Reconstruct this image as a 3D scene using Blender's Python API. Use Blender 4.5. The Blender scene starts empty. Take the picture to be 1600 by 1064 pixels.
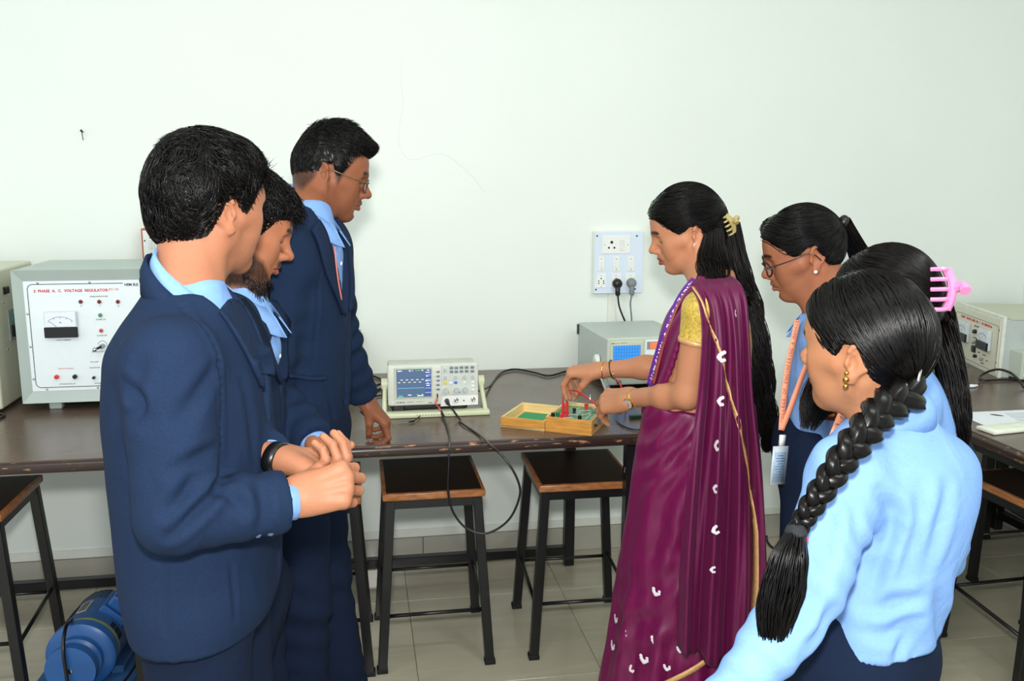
import bpy, bmesh, math, random
import numpy as np
from mathutils import Vector, Matrix
PI = math.pi
random.seed(7); RNG = np.random.default_rng(7)
scene = bpy.context.scene
COL = scene.collection

# ------------------------------------------------------------------ camera
F_PX = 1400.0; HC = 1.6
_pi, _ya, _ro = np.radians([10.34, 9.91, -0.25])
_fw = np.array([np.sin(_ya)*np.cos(_pi), np.cos(_ya)*np.cos(_pi), -np.sin(_pi)])
_rt = np.array([np.cos(_ya), -np.sin(_ya), 0.0]); _dn = np.cross(_fw, _rt)
_r2 = _rt*np.cos(_ro) + _dn*np.sin(_ro); _d2 = -_rt*np.sin(_ro) + _dn*np.cos(_ro)
EYE = np.array([0, 0, HC])
cam_d = bpy.data.cameras.new('camera'); cam = bpy.data.objects.new('camera', cam_d); COL.objects.link(cam)
cam_d.sensor_width = 36.0; cam_d.lens = 36.0*F_PX/1600.0; cam_d.clip_start = 0.05
_m = Matrix.Identity(4)
for i in range(3):
    _m[i][0] = _r2[i]; _m[i][1] = -_d2[i]; _m[i][2] = -_fw[i]; _m[i][3] = EYE[i]
cam.matrix_world = _m
scene.camera = cam

# ------------------------------------------------------------------ light
scene.view_settings.view_transform = 'Standard'; scene.view_settings.look = 'None'
scene.view_settings.gamma = 1.0; scene.view_settings.use_curve_mapping = False
scene.view_settings.exposure = 0.0
world = bpy.data.worlds.new('world'); scene.world = world; world.use_nodes = True
_bg = world.node_tree.nodes['Background']
_bg.inputs[0].default_value = (0.90, 0.96, 1.0, 1); _bg.inputs[1].default_value = 1.15
# the flash on top of the photographer's camera
fl = bpy.data.lights.new('camera_flash', 'AREA'); fl.shape = 'DISK'; fl.size = 0.11; fl.energy = 46.0
fl.color = (1.0, 0.985, 0.96)
flo = bpy.data.objects.new('camera_flash', fl); COL.objects.link(flo)
flo.location = (0.0, 0.02, 1.79)
flo.rotation_euler = (Vector((0.35, 3.5, 1.45)) - flo.location).to_track_quat('-Z', 'Y').to_euler()
# two fluorescent battens on the ceiling behind the photographer
for _x in (-1.2, 1.6):
    tl = bpy.data.lights.new('ceiling_batten', 'AREA'); tl.shape = 'RECTANGLE'; tl.size = 1.2; tl.size_y = 0.12
    tl.energy = 26.0; tl.color = (0.95, 1.0, 0.97)
    to = bpy.data.objects.new('ceiling_batten', tl); COL.objects.link(to); to.location = (_x, 0.6, 2.98)

# ------------------------------------------------------------------ rays (photograph pixel -> point in the room)
def ray(px, py): return _fw*F_PX + _r2*(px-800) + _d2*(py-532)
def at_z(px, py, z): d = ray(px, py); return EYE + d*((z-HC)/d[2])
def at_y(px, py, y): d = ray(px, py); return EYE + d*(y/d[1])
def at_d(px, py, dep): return EYE + ray(px, py)*(dep/F_PX)
def proj(P):
    v = np.asarray(P, float) - EYE
    x, y, z = v@_r2, v@_d2, v@_fw
    return 800+F_PX*x/z, 532+F_PX*y/z

# ------------------------------------------------------------------ materials
MATS = {}
def _ramp(nt, fac, stops):
    r = nt.nodes.new('ShaderNodeValToRGB'); e = r.color_ramp.elements
    e[0].position, e[0].color = stops[0][0], (*stops[0][1], 1)
    e[1].position, e[1].color = stops[1][0], (*stops[1][1], 1)
    for p, c in stops[2:]:
        n = e.new(p); n.color = (*c, 1)
    nt.links.new(fac, r.inputs[0]); return r.outputs[0]
def lin(c):
    return tuple(((v/255.0+0.055)/1.055)**2.4 if v > 10 else v/255.0/12.92 for v in c)
def mat(name, rgb, rough=0.5, metal=0.0, spec=0.5, var=0.06, nscale=30.0, stretch=(1, 1, 1), bump=0.0, bscale=None,
        coat=0.0, sheen=0.0, emit=None, alpha=1.0, attr=None, sss=0.0, trans=0.0, wrinkle=None):
    """rgb is sRGB 0-255.  noise-driven colour variation and fine bump"""
    if name in MATS: return MATS[name]
    m = bpy.data.materials.new(name); m.use_nodes = True; nt = m.node_tree
    b = nt.nodes['Principled BSDF']; L = nt.links.new
    tc = nt.nodes.new('ShaderNodeTexCoord'); mp = nt.nodes.new('ShaderNodeMapping')
    mp.inputs['Scale'].default_value = stretch; L(tc.outputs['Object'], mp.inputs[0])
    nz = nt.nodes.new('ShaderNodeTexNoise'); nz.inputs['Scale'].default_value = nscale; nz.inputs['Detail'].default_value = 5
    L(mp.outputs[0], nz.inputs['Vector'])
    c = lin(rgb)
    lo = tuple(max(0, v*(1-var)) for v in c); hi = tuple(min(1, v*(1+var)) for v in c)
    col = _ramp(nt, nz.outputs[0], [(0.3, lo), (0.7, hi)])
    if attr:
        at = nt.nodes.new('ShaderNodeAttribute'); at.attribute_name = attr
        mx = nt.nodes.new('ShaderNodeMix'); mx.data_type = 'RGBA'; mx.blend_type = 'MULTIPLY'; mx.inputs[0].default_value = 1
        g = _ramp(nt, nz.outputs[0], [(0.3, (1-var,)*3), (0.7, (1,)*3)])
        L(at.outputs[0], mx.inputs[6]); L(g, mx.inputs[7]); col = mx.outputs[2]
    L(col, b.inputs['Base Color'])
    b.inputs['Roughness'].default_value = rough; b.inputs['Metallic'].default_value = metal
    b.inputs['Specular IOR Level'].default_value = spec
    b.inputs['Coat Weight'].default_value = coat; b.inputs['Coat Roughness'].default_value = 0.12
    if sheen: b.inputs['Sheen Weight'].default_value = sheen; b.inputs['Sheen Roughness'].default_value = 0.4
    if trans: b.inputs['Transmission Weight'].default_value = trans
    if alpha < 1: b.inputs['Alpha'].default_value = alpha
    if sss:
        b.inputs['Subsurface Weight'].default_value = sss; b.inputs['Subsurface Radius'].default_value = (1, .35, .2)
        b.inputs['Subsurface Scale'].default_value = 0.006
    if emit:
        b.inputs['Emission Color'].default_value = (*lin(emit[0]), 1); b.inputs['Emission Strength'].default_value = emit[1]
    if bump:
        n2 = nt.nodes.new('ShaderNodeTexNoise'); n2.inputs['Scale'].default_value = bscale or nscale*4; n2.inputs['Detail'].default_value = 4
        L(mp.outputs[0], n2.inputs['Vector'])
        bp = nt.nodes.new('ShaderNodeBump'); bp.inputs['Strength'].default_value = bump; bp.inputs['Distance'].default_value = 0.002
        L(n2.outputs[0], bp.inputs['Height']); L(bp.outputs[0], b.inputs['Normal'])
        if wrinkle:      # (scale, strength): soft cloth creases under the weave
            n3 = nt.nodes.new('ShaderNodeTexNoise'); n3.inputs['Scale'].default_value = wrinkle[0]; n3.inputs['Detail'].default_value = 3; n3.inputs['Distortion'].default_value = 1.4
            L(tc.outputs['Object'], n3.inputs['Vector'])
            b3 = nt.nodes.new('ShaderNodeBump'); b3.inputs['Strength'].default_value = wrinkle[1]; b3.inputs['Distance'].default_value = 0.02
            L(n3.outputs[0], b3.inputs['Height']); L(b3.outputs[0], bp.inputs['Normal'])
    MATS[name] = m; return m

# ------------------------------------------------------------------ objects
def tag(o, label=None, cat=None, group=None, kind=None):
    if label: o['label'] = label
    if cat: o['category'] = cat
    if group: o['group'] = group
    if kind: o['kind'] = kind
    return o
def empty(name, loc=(0, 0, 0), rz=0.0, label=None, cat=None, group=None):
    o = bpy.data.objects.new(name, None); COL.objects.link(o); o.empty_display_size = 0.05
    o.location = loc; o.rotation_euler = (0, 0, rz); return tag(o, label, cat, group)
def link(name, me, m=None, parent=None, smooth=False):
    o = bpy.data.objects.new(name, me); COL.objects.link(o)
    if m is not None: me.materials.append(m)
    if parent is not None: o.parent = parent
    if smooth and len(me.polygons): me.polygons.foreach_set('use_smooth', np.ones(len(me.polygons), bool))
    return o
class MB:
    """collects shapes, links them as one mesh"""
    def __init__(s): s.bm = bmesh.new()
    def box(s, lo, hi, bev=0.0, seg=2, M=None):
        r = bmesh.ops.create_cube(s.bm, size=1.0); vs = r['verts']
        lo = Vector(lo); hi = Vector(hi); c = (lo+hi)/2; d = hi-lo
        for v in vs: v.co = Vector((v.co.x*d.x, v.co.y*d.y, v.co.z*d.z)) + c
        if bev:
            es = {e for v in vs for e in v.link_edges}
            rr = bmesh.ops.bevel(s.bm, geom=list(es), offset=bev, segments=seg, affect='EDGES', profile=0.5)
            vs = list({v for f in rr['faces'] for v in f.verts} | {v for v in vs if v.is_valid})
        if M is not None: bmesh.ops.transform(s.bm, matrix=M, verts=vs)
        return s
    def cyl(s, a, b, r, r2=None, n=16, cap=True):
        a = Vector(a); b = Vector(b); d = b-a; q = d.to_track_quat('Z', 'Y').to_matrix().to_4x4()
        M = Matrix.Translation((a+b)/2) @ q
        bmesh.ops.create_cone(s.bm, cap_ends=cap, segments=n, radius1=r, radius2=r if r2 is None else r2, depth=d.length, matrix=M)
        return s
    def bar(s, a, b, w, h=None, up=(0, 0, 1), bev=0.0):
        """square bar from a to b"""
        a = Vector(a); b = Vector(b); d = b-a; z = d.normalized(); x = Vector(up).cross(z)
        if x.length < 1e-4: x = Vector((1, 0, 0))
        x.normalize(); y = z.cross(x); h = h or w
        M = Matrix(((x.x, y.x, z.x, a.x), (x.y, y.y, z.y, a.y), (x.z, y.z, z.z, a.z), (0, 0, 0, 1)))
        return s.box((-w/2, -h/2, 0), (w/2, h/2, d.length), bev, 1, M)
    def sph(s, c, r, n=16, sc=(1, 1, 1), R=None):
        M = Matrix.Translation(c)
        if R is not None: M = M @ R
        M = M @ Matrix.Diagonal((r*sc[0], r*sc[1], r*sc[2], 1))
        bmesh.ops.create_uvsphere(s.bm, u_segments=n, v_segments=max(6, n//2), radius=1, matrix=M); return s
    def lathe(s, prof, n=24, M=None):
        """prof: (r, h) pairs revolved about z"""
        rings = []
        for r, h in prof:
            rings.append([s.bm.verts.new((r*math.cos(2*PI*k/n), r*math.sin(2*PI*k/n), h)) for k in range(n)])
        for A, B in zip(rings, rings[1:]):
            for k in range(n):
                s.bm.faces.new((A[k], A[(k+1) % n], B[(k+1) % n], B[k]))
        s.bm.faces.new(rings[0][::-1]); s.bm.faces.new(rings[-1])
        if M is not None: bmesh.ops.transform(s.bm, matrix=M, verts=[v for r in rings for v in r])
        return s
    def prism(s, pts, y0, y1, M=None):
        """outline in (x,z) extruded along y"""
        A = [s.bm.verts.new((p[0], y0, p[1])) for p in pts]; B = [s.bm.verts.new((p[0], y1, p[1])) for p in pts]
        n = len(pts); s.bm.faces.new(A); s.bm.faces.new(B[::-1])
        for k in range(n): s.bm.faces.new((A[k], B[k], B[(k+1) % n], A[(k+1) % n]))
        if M is not None: bmesh.ops.transform(s.bm, matrix=M, verts=A+B)
        return s
    def tube(s, pts, r, n=8, smooth=6, closed=False):
        P = spline(pts, smooth) if smooth else np.array(pts, float)
        V, Q = tube_arrays(P, r if np.ndim(r) else np.full(len(P), r), n)
        vs = [s.bm.verts.new(v) for v in V]
        for q in Q: s.bm.faces.new([vs[i] for i in q])
        s.bm.faces.new(vs[:n][::-1]); s.bm.faces.new(vs[-n:])
        return s
    def build(s, name, m, parent=None, smooth=False, angle=None):
        bmesh.ops.recalc_face_normals(s.bm, faces=s.bm.faces)
        me = bpy.data.meshes.new(name); s.bm.to_mesh(me); s.bm.free()
        o = link(name, me, m, parent, smooth)
        if smooth and angle:
            try: me.set_sharp_from_angle(angle=math.radians(angle))
            except Exception: pass
        return o
def spline(pts, sub=6):
    P = np.array(pts, float)
    if len(P) < 3: return np.array([P[0]+(P[-1]-P[0])*t for t in np.linspace(0, 1, sub+1)])
    Q = np.vstack([2*P[0]-P[1], P, 2*P[-1]-P[-2]]); out = []
    for i in range(1, len(Q)-2):
        for t in np.linspace(0, 1, sub, endpoint=False):
            a, b, c, d = Q[i-1], Q[i], Q[i+1], Q[i+2]
            out.append(0.5*((2*b)+(-a+c)*t+(2*a-5*b+4*c-d)*t*t+(-a+3*b-3*c+d)*t**3))
    out.append(P[-1]); return np.array(out)
def frames(P):
    T = np.gradient(P, axis=0); T /= np.linalg.norm(T, axis=1)[:, None]+1e-9
    n = np.cross(T[0], [0, 0, 1.0])
    if np.linalg.norm(n) < 1e-3: n = np.cross(T[0], [0, 1.0, 0])
    N = []
    for t in T:
        n = n-t*(n@t); n = n/(np.linalg.norm(n)+1e-9); N.append(n)
    N = np.array(N); return T, N, np.cross(T, N)
def tube_arrays(P, r, n=6, flat=1.0, ph=0.0):
    T, N, B = frames(P); a = 2*PI*np.arange(n)/n+ph
    V = P[:, None, :] + (np.cos(a)[None, :, None]*N[:, None, :] + flat*np.sin(a)[None, :, None]*B[:, None, :])*np.asarray(r)[:, None, None]
    m = len(P); i = np.arange(m-1)[:, None]*n; k = np.arange(n)[None, :]; k2 = (k+1) % n
    Q = np.stack([i+k, i+k2, i+n+k2, i+n+k], -1).reshape(-1, 4)
    return V.reshape(-1, 3), Q
def np_mesh(name, V, Q, cols=None):
    V = np.asarray(V, np.float32); Q = np.asarray(Q, np.int32)
    me = bpy.data.meshes.new(name); k = Q.shape[1]
    me.vertices.add(len(V)); me.vertices.foreach_set('co', V.ravel())
    me.loops.add(Q.size); me.loops.foreach_set('vertex_index', Q.ravel())
    me.polygons.add(len(Q)); me.polygons.foreach_set('loop_start', np.arange(0, Q.size, k, dtype=np.int32))
    me.polygons.foreach_set('loop_total', np.full(len(Q), k, np.int32))
    me.update(calc_edges=True); me.validate()
    if cols is not None:
        a = me.color_attributes.new('Col', 'FLOAT_COLOR', 'POINT')
        c = np.ones((len(V), 4), np.float32); c[:, :3] = cols; a.data.foreach_set('color', c.ravel())
    return me
def text(name, body, size, M, m, parent=None, ext=0.0003, align='CENTER', bold=0.0, space=1.0):
    cu = bpy.data.curves.new('txt', 'FONT'); cu.body = body; cu.size = size; cu.extrude = ext; cu.align_x = align
    cu.align_y = 'CENTER'; cu.offset = bold; cu.space_character = space; cu.resolution_u = 2
    t = bpy.data.objects.new('txt', cu); COL.objects.link(t)
    dg = bpy.context.evaluated_depsgraph_get(); me = bpy.data.meshes.new_from_object(t.evaluated_get(dg))
    bpy.data.objects.remove(t); bpy.data.curves.remove(cu)
    me.name = name; me.materials.clear(); me.transform(M)
    return link(name, me, m, parent)
FRONT = Matrix.Rotation(PI/2, 4, 'X')      # text lying in xz, read from -y
def TF(x, y, z, M=None): return Matrix.Translation((x, y, z)) @ FRONT
# ------------------------------------------------------------------ the room
YW = 3.586; ZT = 0.82
m_wall = mat('painted_wall', (234, 241, 234), 0.55, var=0.010, nscale=2.5, bump=0.06, bscale=160, spec=0.3)
m_ceil = mat('painted_ceiling', (238, 240, 236), 0.8, var=0.01)
m_grout = mat('grout', (120, 116, 100), 0.9)
m_skirt = mat('skirting_tile', (178, 175, 163), 0.16, var=0.05, nscale=4, spec=0.6)
m_case = mat('pvc_casing', (232, 236, 226), 0.4, var=0.02)
def floor_tile_mat():
    m = bpy.data.materials.new('vitrified_tile'); m.use_nodes = True; nt = m.node_tree; b = nt.nodes['Principled BSDF']; L = nt.links.new
    tc = nt.nodes.new('ShaderNodeTexCoord'); mp = nt.nodes.new('ShaderNodeMapping'); mp.inputs['Scale'].default_value = (0.6, 3.4, 1)
    inf = nt.nodes.new('ShaderNodeObjectInfo'); ad = nt.nodes.new('ShaderNodeVectorMath'); ad.operation = 'ADD'
    sc = nt.nodes.new('ShaderNodeVectorMath'); sc.operation = 'SCALE'; sc.inputs['Scale'].default_value = 40
    L(inf.outputs['Random'], sc.inputs[0]); L(tc.outputs['Object'], mp.inputs[0]); L(mp.outputs[0], ad.inputs[0]); L(sc.outputs[0], ad.inputs[1])
    nz = nt.nodes.new('ShaderNodeTexNoise'); nz.inputs['Scale'].default_value = 3.2; nz.inputs['Detail'].default_value = 6; nz.inputs['Distortion'].default_value = 1.2
    L(ad.outputs[0], nz.inputs['Vector'])
    c = _ramp(nt, nz.outputs[0], [(0.28, lin((184, 178, 156))), (0.72, lin((198, 192, 170)))])
    L(c, b.inputs['Base Color']); b.inputs['Roughness'].default_value = 0.13; b.inputs['Specular IOR Level'].default_value = 0.5
    return m
m_tile = floor_tile_mat()
X0, X1, YB = -3.4, 2.98, -1.6
fl_o = MB().box((X0, YB, -0.12), (X1, YW, -0.004)).build('floor', m_grout); tag(fl_o, kind='structure')
tile_me = MB().box((-0.299, -0.304, -0.008), (0.299, 0.304, 0.0), 0.0012, 1).build('floor_tile', m_tile, fl_o).data
_first = fl_o.children[0]
_n = 0
for ix in range(-6, 5):
    for iy in range(-7, 2):
        cx = 0.163+0.3+0.6*ix; cy = 2.61+0.305+0.61*iy
        if cx-0.3 < X0 or cx+0.3 > X1+0.31: continue
        o = _first if _n == 0 else bpy.data.objects.new('floor_tile', tile_me)
        if _n: COL.objects.link(o); o.parent = fl_o
        o.location = (cx, cy, 0); _n += 1
        if cx+0.3 > X1:
            o.scale.x = (X1-(cx-0.3))/0.6; o.location.x = (X1+cx-0.3)/2
        if cy+0.305 > YW:
            o.scale.y = (YW-(cy-0.305))/0.61; o.location.y = (YW+cy-0.305)/2
wl = MB().box((X0, YW, -0.12), (X1+0.15, YW+0.15, 3.1)).build('wall_back', m_wall); tag(wl, kind='structure')
wr = MB().box((X1, YB, -0.12), (X1+0.15, YW, 3.1)).build('wall_right', m_wall); tag(wr, kind='structure')
ce = MB().box((X0, YB, 3.1), (X1+0.15, YW+0.15, 3.2)).build('ceiling', m_ceil); tag(ce, kind='structure')
# skirting of glossy tiles under a pvc cable casing
bb = MB().box((X0, YW-0.006, 0.0), (X1, YW, 0.104)).build('baseboard_back', m_grout); tag(bb, kind='structure')
for k in range(11):
    x = -3.38+0.605*k
    if x+0.6 > X1: break
    MB().box((x, YW-0.012, 0.001), (x+0.601, YW-0.005, 0.106), 0.001, 1).build('skirting_tile', m_skirt, bb)
cs = MB().box((X0, YW-0.010, 0.108), (X1, YW, 0.143), 0.002, 1).build('trim_1', m_case); tag(cs, kind='structure')
# two old nails and a hairline crack in the plaster
m_nail = mat('rusty_nail', (70, 62, 52), 0.6, 0.6)
for (px, py, lab) in ((128, 206, 'small rusty nail in the wall above the voltage regulator'), (340, 202, 'small dark nail head in the wall over the nearest navy blazer')):
    p = at_y(px, py, YW-0.012)
    mb = MB().cyl((0, 0.012, 0), (0, -0.008, 0.004), 0.0028, n=8).sph((0, -0.008, 0.004), 0.0045, 8)
    if px < 200: mb.cyl((0, -0.004, 0), (0.003, -0.004, -0.03), 0.0015, n=6)
    o = mb.build('wall_nail', m_nail); o.location = p; tag(o, lab, 'nail')
cr = [(628, 90), (627, 130), (630, 165), (622, 215), (640, 250), (690, 240), (730, 268), (758, 300)]
cp = [at_y(x, y, YW-0.0002) for x, y in cr]
o = MB().tube(cp, 0.0006, 4, 3).build('wall_crack', mat('crack_shadowless_plaster', (212, 220, 210), 0.9), wl)
# vertical casing below the switch board
a = at_y(951, 455, YW); b = at_y(958, 545, YW)
cas = MB().box((a[0]-0.004, YW-0.012, ZT-0.02), (a[0]+0.030, YW, 1.14), 0.002, 1).build('trim_2', m_case); tag(cas, kind='structure')

# ------------------------------------------------------------------ benches
def wood_top():
    m = bpy.data.materials.new('brown_laminate'); m.use_nodes = True; nt = m.node_tree; b = nt.nodes['Principled BSDF']; L = nt.links.new
    tc = nt.nodes.new('ShaderNodeTexCoord'); mp = nt.nodes.new('ShaderNodeMapping'); mp.inputs['Scale'].default_value = (0.8, 22, 6)
    L(tc.outputs['Object'], mp.inputs[0])
    nz = nt.nodes.new('ShaderNodeTexNoise'); nz.inputs['Scale'].default_value = 6; nz.inputs['Detail'].default_value = 8; nz.inputs['Roughness'].default_value = 0.65
    L(mp.outputs[0], nz.inputs['Vector'])
    c = _ramp(nt, nz.outputs[0], [(0.2, lin((88, 72, 62))), (0.8, lin((106, 89, 78)))])
    L(c, b.inputs['Base Color'])
    n2 = nt.nodes.new('ShaderNodeTexNoise'); n2.inputs['Scale'].default_value = 5; L(tc.outputs['Object'], n2.inputs['Vector'])
    r = _ramp(nt, n2.outputs[0], [(0.3, (0.22,)*3), (0.7, (0.30,)*3)]); L(r, b.inputs['Roughness'])
    b.inputs['Specular IOR Level'].default_value = 0.55
    return m
def worn_edge(name, base, chip, scale, thr):
    m = bpy.data.materials.new(name); m.use_nodes = True; nt = m.node_tree; b = nt.nodes['Principled BSDF']; L = nt.links.new
    tc = nt.nodes.new('ShaderNodeTexCoord'); mp = nt.nodes.new('ShaderNodeMapping'); mp.inputs['Scale'].default_value = (1, 2, 5)
    L(tc.outputs['Object'], mp.inputs[0])
    nz = nt.nodes.new('ShaderNodeTexNoise'); nz.inputs['Scale'].default_value = scale; nz.inputs['Detail'].default_value = 7; nz.inputs['Roughness'].default_value = 0.7
    L(mp.outputs[0], nz.inputs['Vector'])
    c = _ramp(nt, nz.outputs[0], [(thr, lin(base)), (thr+0.05, lin(chip))])
    L(c, b.inputs['Base Color']); b.inputs['Roughness'].default_value = 0.3
    return m
m_top = wood_top(); m_edge = worn_edge('worn_dark_lipping', (52, 36, 32), (176, 128, 92), 14, 0.585)
m_steel = mat('black_enamel_steel', (22, 22, 24), 0.32, 0.0, 0.5, var=0.15, nscale=25)
def bench(name, x0, x1, y0, y1, label, front, legs, rails):
    r = empty(name, ((x0+x1)/2, (y0+y1)/2, 0), 0, label, 'bench'); c = r.location
    L = lambda x, y, z: (x-c.x, y-c.y, z)
    if front == 'y':
        MB().box(L(x0, y0+0.02, ZT-0.03), L(x1, y1, ZT), 0.002, 1).build('worktop', m_top, r)
        MB().box(L(x0, y0-0.002, ZT-0.033), L(x1, y0+0.02, ZT-0.0005), 0.012, 3).build('edge_lipping', m_edge, r, True)
        MB().box(L(x1, y0+0.012, ZT-0.033), L(x1+0.012, y1, ZT-0.0005), 0.005, 2).build('end_lipping', m_edge, r, True)
    else:
        MB().box(L(x0+0.02, y0, ZT-0.03), L(x1, y1, ZT), 0.002, 1).build('worktop', m_top, r)
        MB().box(L(x0-0.002, y0, ZT-0.033), L(x0+0.02, y1, ZT-0.0005), 0.012, 3).build('edge_lipping', m_edge, r, True)
    for (x, y) in legs:
        MB().box(L(x-0.02, y-0.02, 0.002), L(x+0.02, y+0.02, ZT-0.031), 0.002, 1).build('leg', m_steel, r)
    for a, b in rails:
        MB().bar(L(*a), L(*b), 0.036, 0.036, bev=0.002).build('rail', m_steel, r)
    return r
bench('lab_bench', -2.6, 1.2, 2.555, 3.565, 'long brown laminate lab bench against the back wall, chipped front edge', 'y',
      [(0.845, 2.63), (0.845, 3.44), (-0.66, 2.63), (-0.66, 3.44), (-2.2, 2.63), (-2.2, 3.44)],
      [((-2.2, 3.44, 0.067), (0.845, 3.44, 0.067)), ((-2.2, 3.44, ZT-0.06), (0.845, 3.44, ZT-0.06))])
bench('side_bench', 1.88, 2.96, 0.9, 3.565, 'brown laminate side bench along the right wall under the papers', 'x',
      [(2.9, 3.5), (1.98, 1.0), (2.9, 1.0), (2.9, 2.2)],
      [((2.9, 1.0, 0.08), (2.9, 3.5, 0.08)), ((1.96, 0.95, ZT-0.06), (1.96, 3.5, ZT-0.06))])

# ------------------------------------------------------------------ stools
m_seat = mat('dark_seat_laminate', (46, 32, 26), 0.28, var=0.25, nscale=8, stretch=(1, 12, 1), spec=0.5)
m_lip = mat('varnished_lipping', (172, 112, 66), 0.3, var=0.35, nscale=9, stretch=(3, 3, 9), spec=0.5)
def make_stool():
    r = empty('lab_stool'); zs = 0.61; hx, hy = 0.165, 0.185
    MB().box((-hx+0.012, -hy+0.012, zs-0.022), (hx-0.012, hy-0.012, zs), 0.001, 1).build('seat', m_seat, r)
    for a, b in (((-hx, -hy), (hx, -hy+0.016)), ((-hx, hy-0.016), (hx, hy)), ((-hx, -hy+0.016), (-hx+0.016, hy-0.016)), ((hx-0.016, -hy+0.016), (hx, hy-0.016))):
        MB().box((*a, zs-0.026), (*b, zs-0.0008), 0.005, 2).build('seat_lipping', m_lip, r, True)
    tx, ty, bx, by = 0.140, 0.160, 0.178, 0.184
    f = MB()
    for s in (-1, 1):
        f.bar((-tx, s*ty, zs-0.042), (tx, s*ty, zs-0.042), 0.028); f.bar((s*tx, -ty, zs-0.042), (s*tx, ty, zs-0.042), 0.028)
    f.build('seat_frame', m_steel, r)
    P = lambda sx, sy, z: (sx*(bx+(tx-bx)*z/(zs-0.03)), sy*(by+(ty-by)*z/(zs-0.03)), z)
    for sx in (-1, 1):
        for sy in (-1, 1):
            lg = MB().bar(P(sx, sy, 0.012), P(sx, sy, zs-0.03), 0.030, 0.030, up=(0, 1, 0), bev=0.002).build('leg', m_steel, r)
            a = P(sx, sy, 0.0)
            MB().box((a[0]-0.018, a[1]-0.018, 0), (a[0]+0.018, a[1]+0.018, 0.016), 0.002, 1).build('foot_cap', mat('black_rubber', (14, 14, 14), 0.7), lg)
    for sy, z in ((-1, 0.19), (1, 0.19)):
        MB().cyl(P(-1, sy, z), P(1, sy, z), 0.0065, n=8).build('stretcher', m_steel, r, True)
    for sx in (-1, 1):
        MB().cyl(P(sx, -1, 0.175), P(sx, 1, 0.205), 0.0065, n=8).build('stretcher', m_steel, r, True)
    return r
def copy_tree(o, parent=None):
    c = o.copy(); COL.objects.link(c); c.parent = parent
    for ch in list(o.children): copy_tree(ch, c)
    return c
stool = make_stool()
for i, (x, y, rz, lab) in enumerate((
        (0.228, 2.915, 0.0, 'square black-legged lab stool below the white digital oscilloscope'),
        (0.738, 2.915, -0.02, 'square black-legged lab stool beside the purple saree under the open wooden kit'),
        (-0.168, 2.905, 0.0, 'square black-legged lab stool half hidden behind the person resting a hand on the bench'),
        (-1.222, 2.93, 0.0, 'square black-legged lab stool at the left edge next to the blue motor'),
        (2.20, 2.47, 0.04, 'chipped square lab stool under the side bench, nearest the papers'),
        (2.60, 3.22, 0.03, 'dark lab stool pushed far under the side bench corner'))):
    o = stool if i == 0 else copy_tree(stool)
    o.location = (x, y, 0); o.rotation_euler.z = rz; tag(o, lab, 'stool', 'square lab stools')
# ------------------------------------------------------------------ instruments on the benches
m_cream = mat('cream_sheet_metal', (196, 205, 192), 0.42, var=0.03, nscale=6)
m_greyenam = mat('grey_green_enamel', (176, 190, 184), 0.4, var=0.04, nscale=6)
m_panel = mat('white_panel', (232, 242, 244), 0.35, var=0.01)
m_black = mat('black_plastic', (16, 16, 18), 0.35, var=0.1)
m_blk_print = mat('black_print', (26, 26, 30), 0.6)
m_red_print = mat('red_print', (214, 52, 66), 0.6)
m_chrome = mat('chrome', (190, 192, 192), 0.18, 1.0)
m_dkred = mat('red_lens', (120, 14, 22), 0.15)
m_red = mat('red_plastic', (222, 48, 56), 0.3)
m_green_lens = mat('green_lens', (60, 150, 80), 0.2)
m_glass_face = mat('meter_face', (232, 240, 248), 0.12, var=0.01)
m_grey = mat('grey_plastic', (140, 146, 150), 0.4)
m_white = mat('white_plastic', (238, 240, 236), 0.35, var=0.02)

def meter(parent, cx, cz, w, h, y=0.0, letter='A', flip=False):
    """moving-coil panel meter: housing, white face, scale arc, needle, black lower cover"""
    s = -1 if flip else 1
    hs = MB().box((cx-w/2, y-0.016, cz-h/2), (cx+w/2, y, cz+h/2), 0.004, 2).build('meter_housing', mat('clear_acrylic_rim', (205, 214, 218), 0.15), parent)
    MB().box((cx-w*0.46, y-0.0175, cz-h*0.08), (cx+w*0.46, y-0.0155, cz+h*0.46)).build('meter_face', m_glass_face, hs)
    MB().box((cx-w*0.505, y-0.021, cz-h*0.505), (cx+w*0.505, y-0.012, cz-h*0.1), 0.002, 1).build('meter_cover', m_black, hs)
    arc = MB(); n = 14; R = h*0.52
    P = [(cx+R*1.15*math.sin(t), y-0.018, cz-h*0.22+R*math.cos(t)) for t in np.linspace(-0.82, 0.82, n)]
    arc.tube(P, 0.0005, 4, 0)
    for t in np.linspace(-0.82, 0.82, 5):
        arc.cyl((cx+R*1.15*math.sin(t), y-0.018, cz-h*0.22+R*math.cos(t)), (cx+R*1.02*math.sin(t), y-0.018, cz-h*0.22+R*0.88*math.cos(t)), 0.0005, n=4)
    arc.cyl((cx-w*0.12, y-0.018, cz-h*0.08), (cx-R*1.0*math.sin(0.8), y-0.018, cz-h*0.22+R*0.95*math.cos(0.8)), 0.0006, n=4)
    arc.build('meter_scale', m_blk_print, hs)
    text('meter_letter', letter, h*0.11, TF(cx, y-0.0178, cz+h*0.08), m_blk_print, hs)
    return hs
def led(parent, x, y, z, r, m, name='indicator_lamp'):
    o = MB().cyl((x, y, z), (x, y-0.004, z), r*1.25, n=16).build(name, m_chrome, parent, True, 40)
    MB().sph((x, y-0.004, z), r, 12, (1, 0.7, 1)).build('lens', m, o, True); return o
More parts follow.
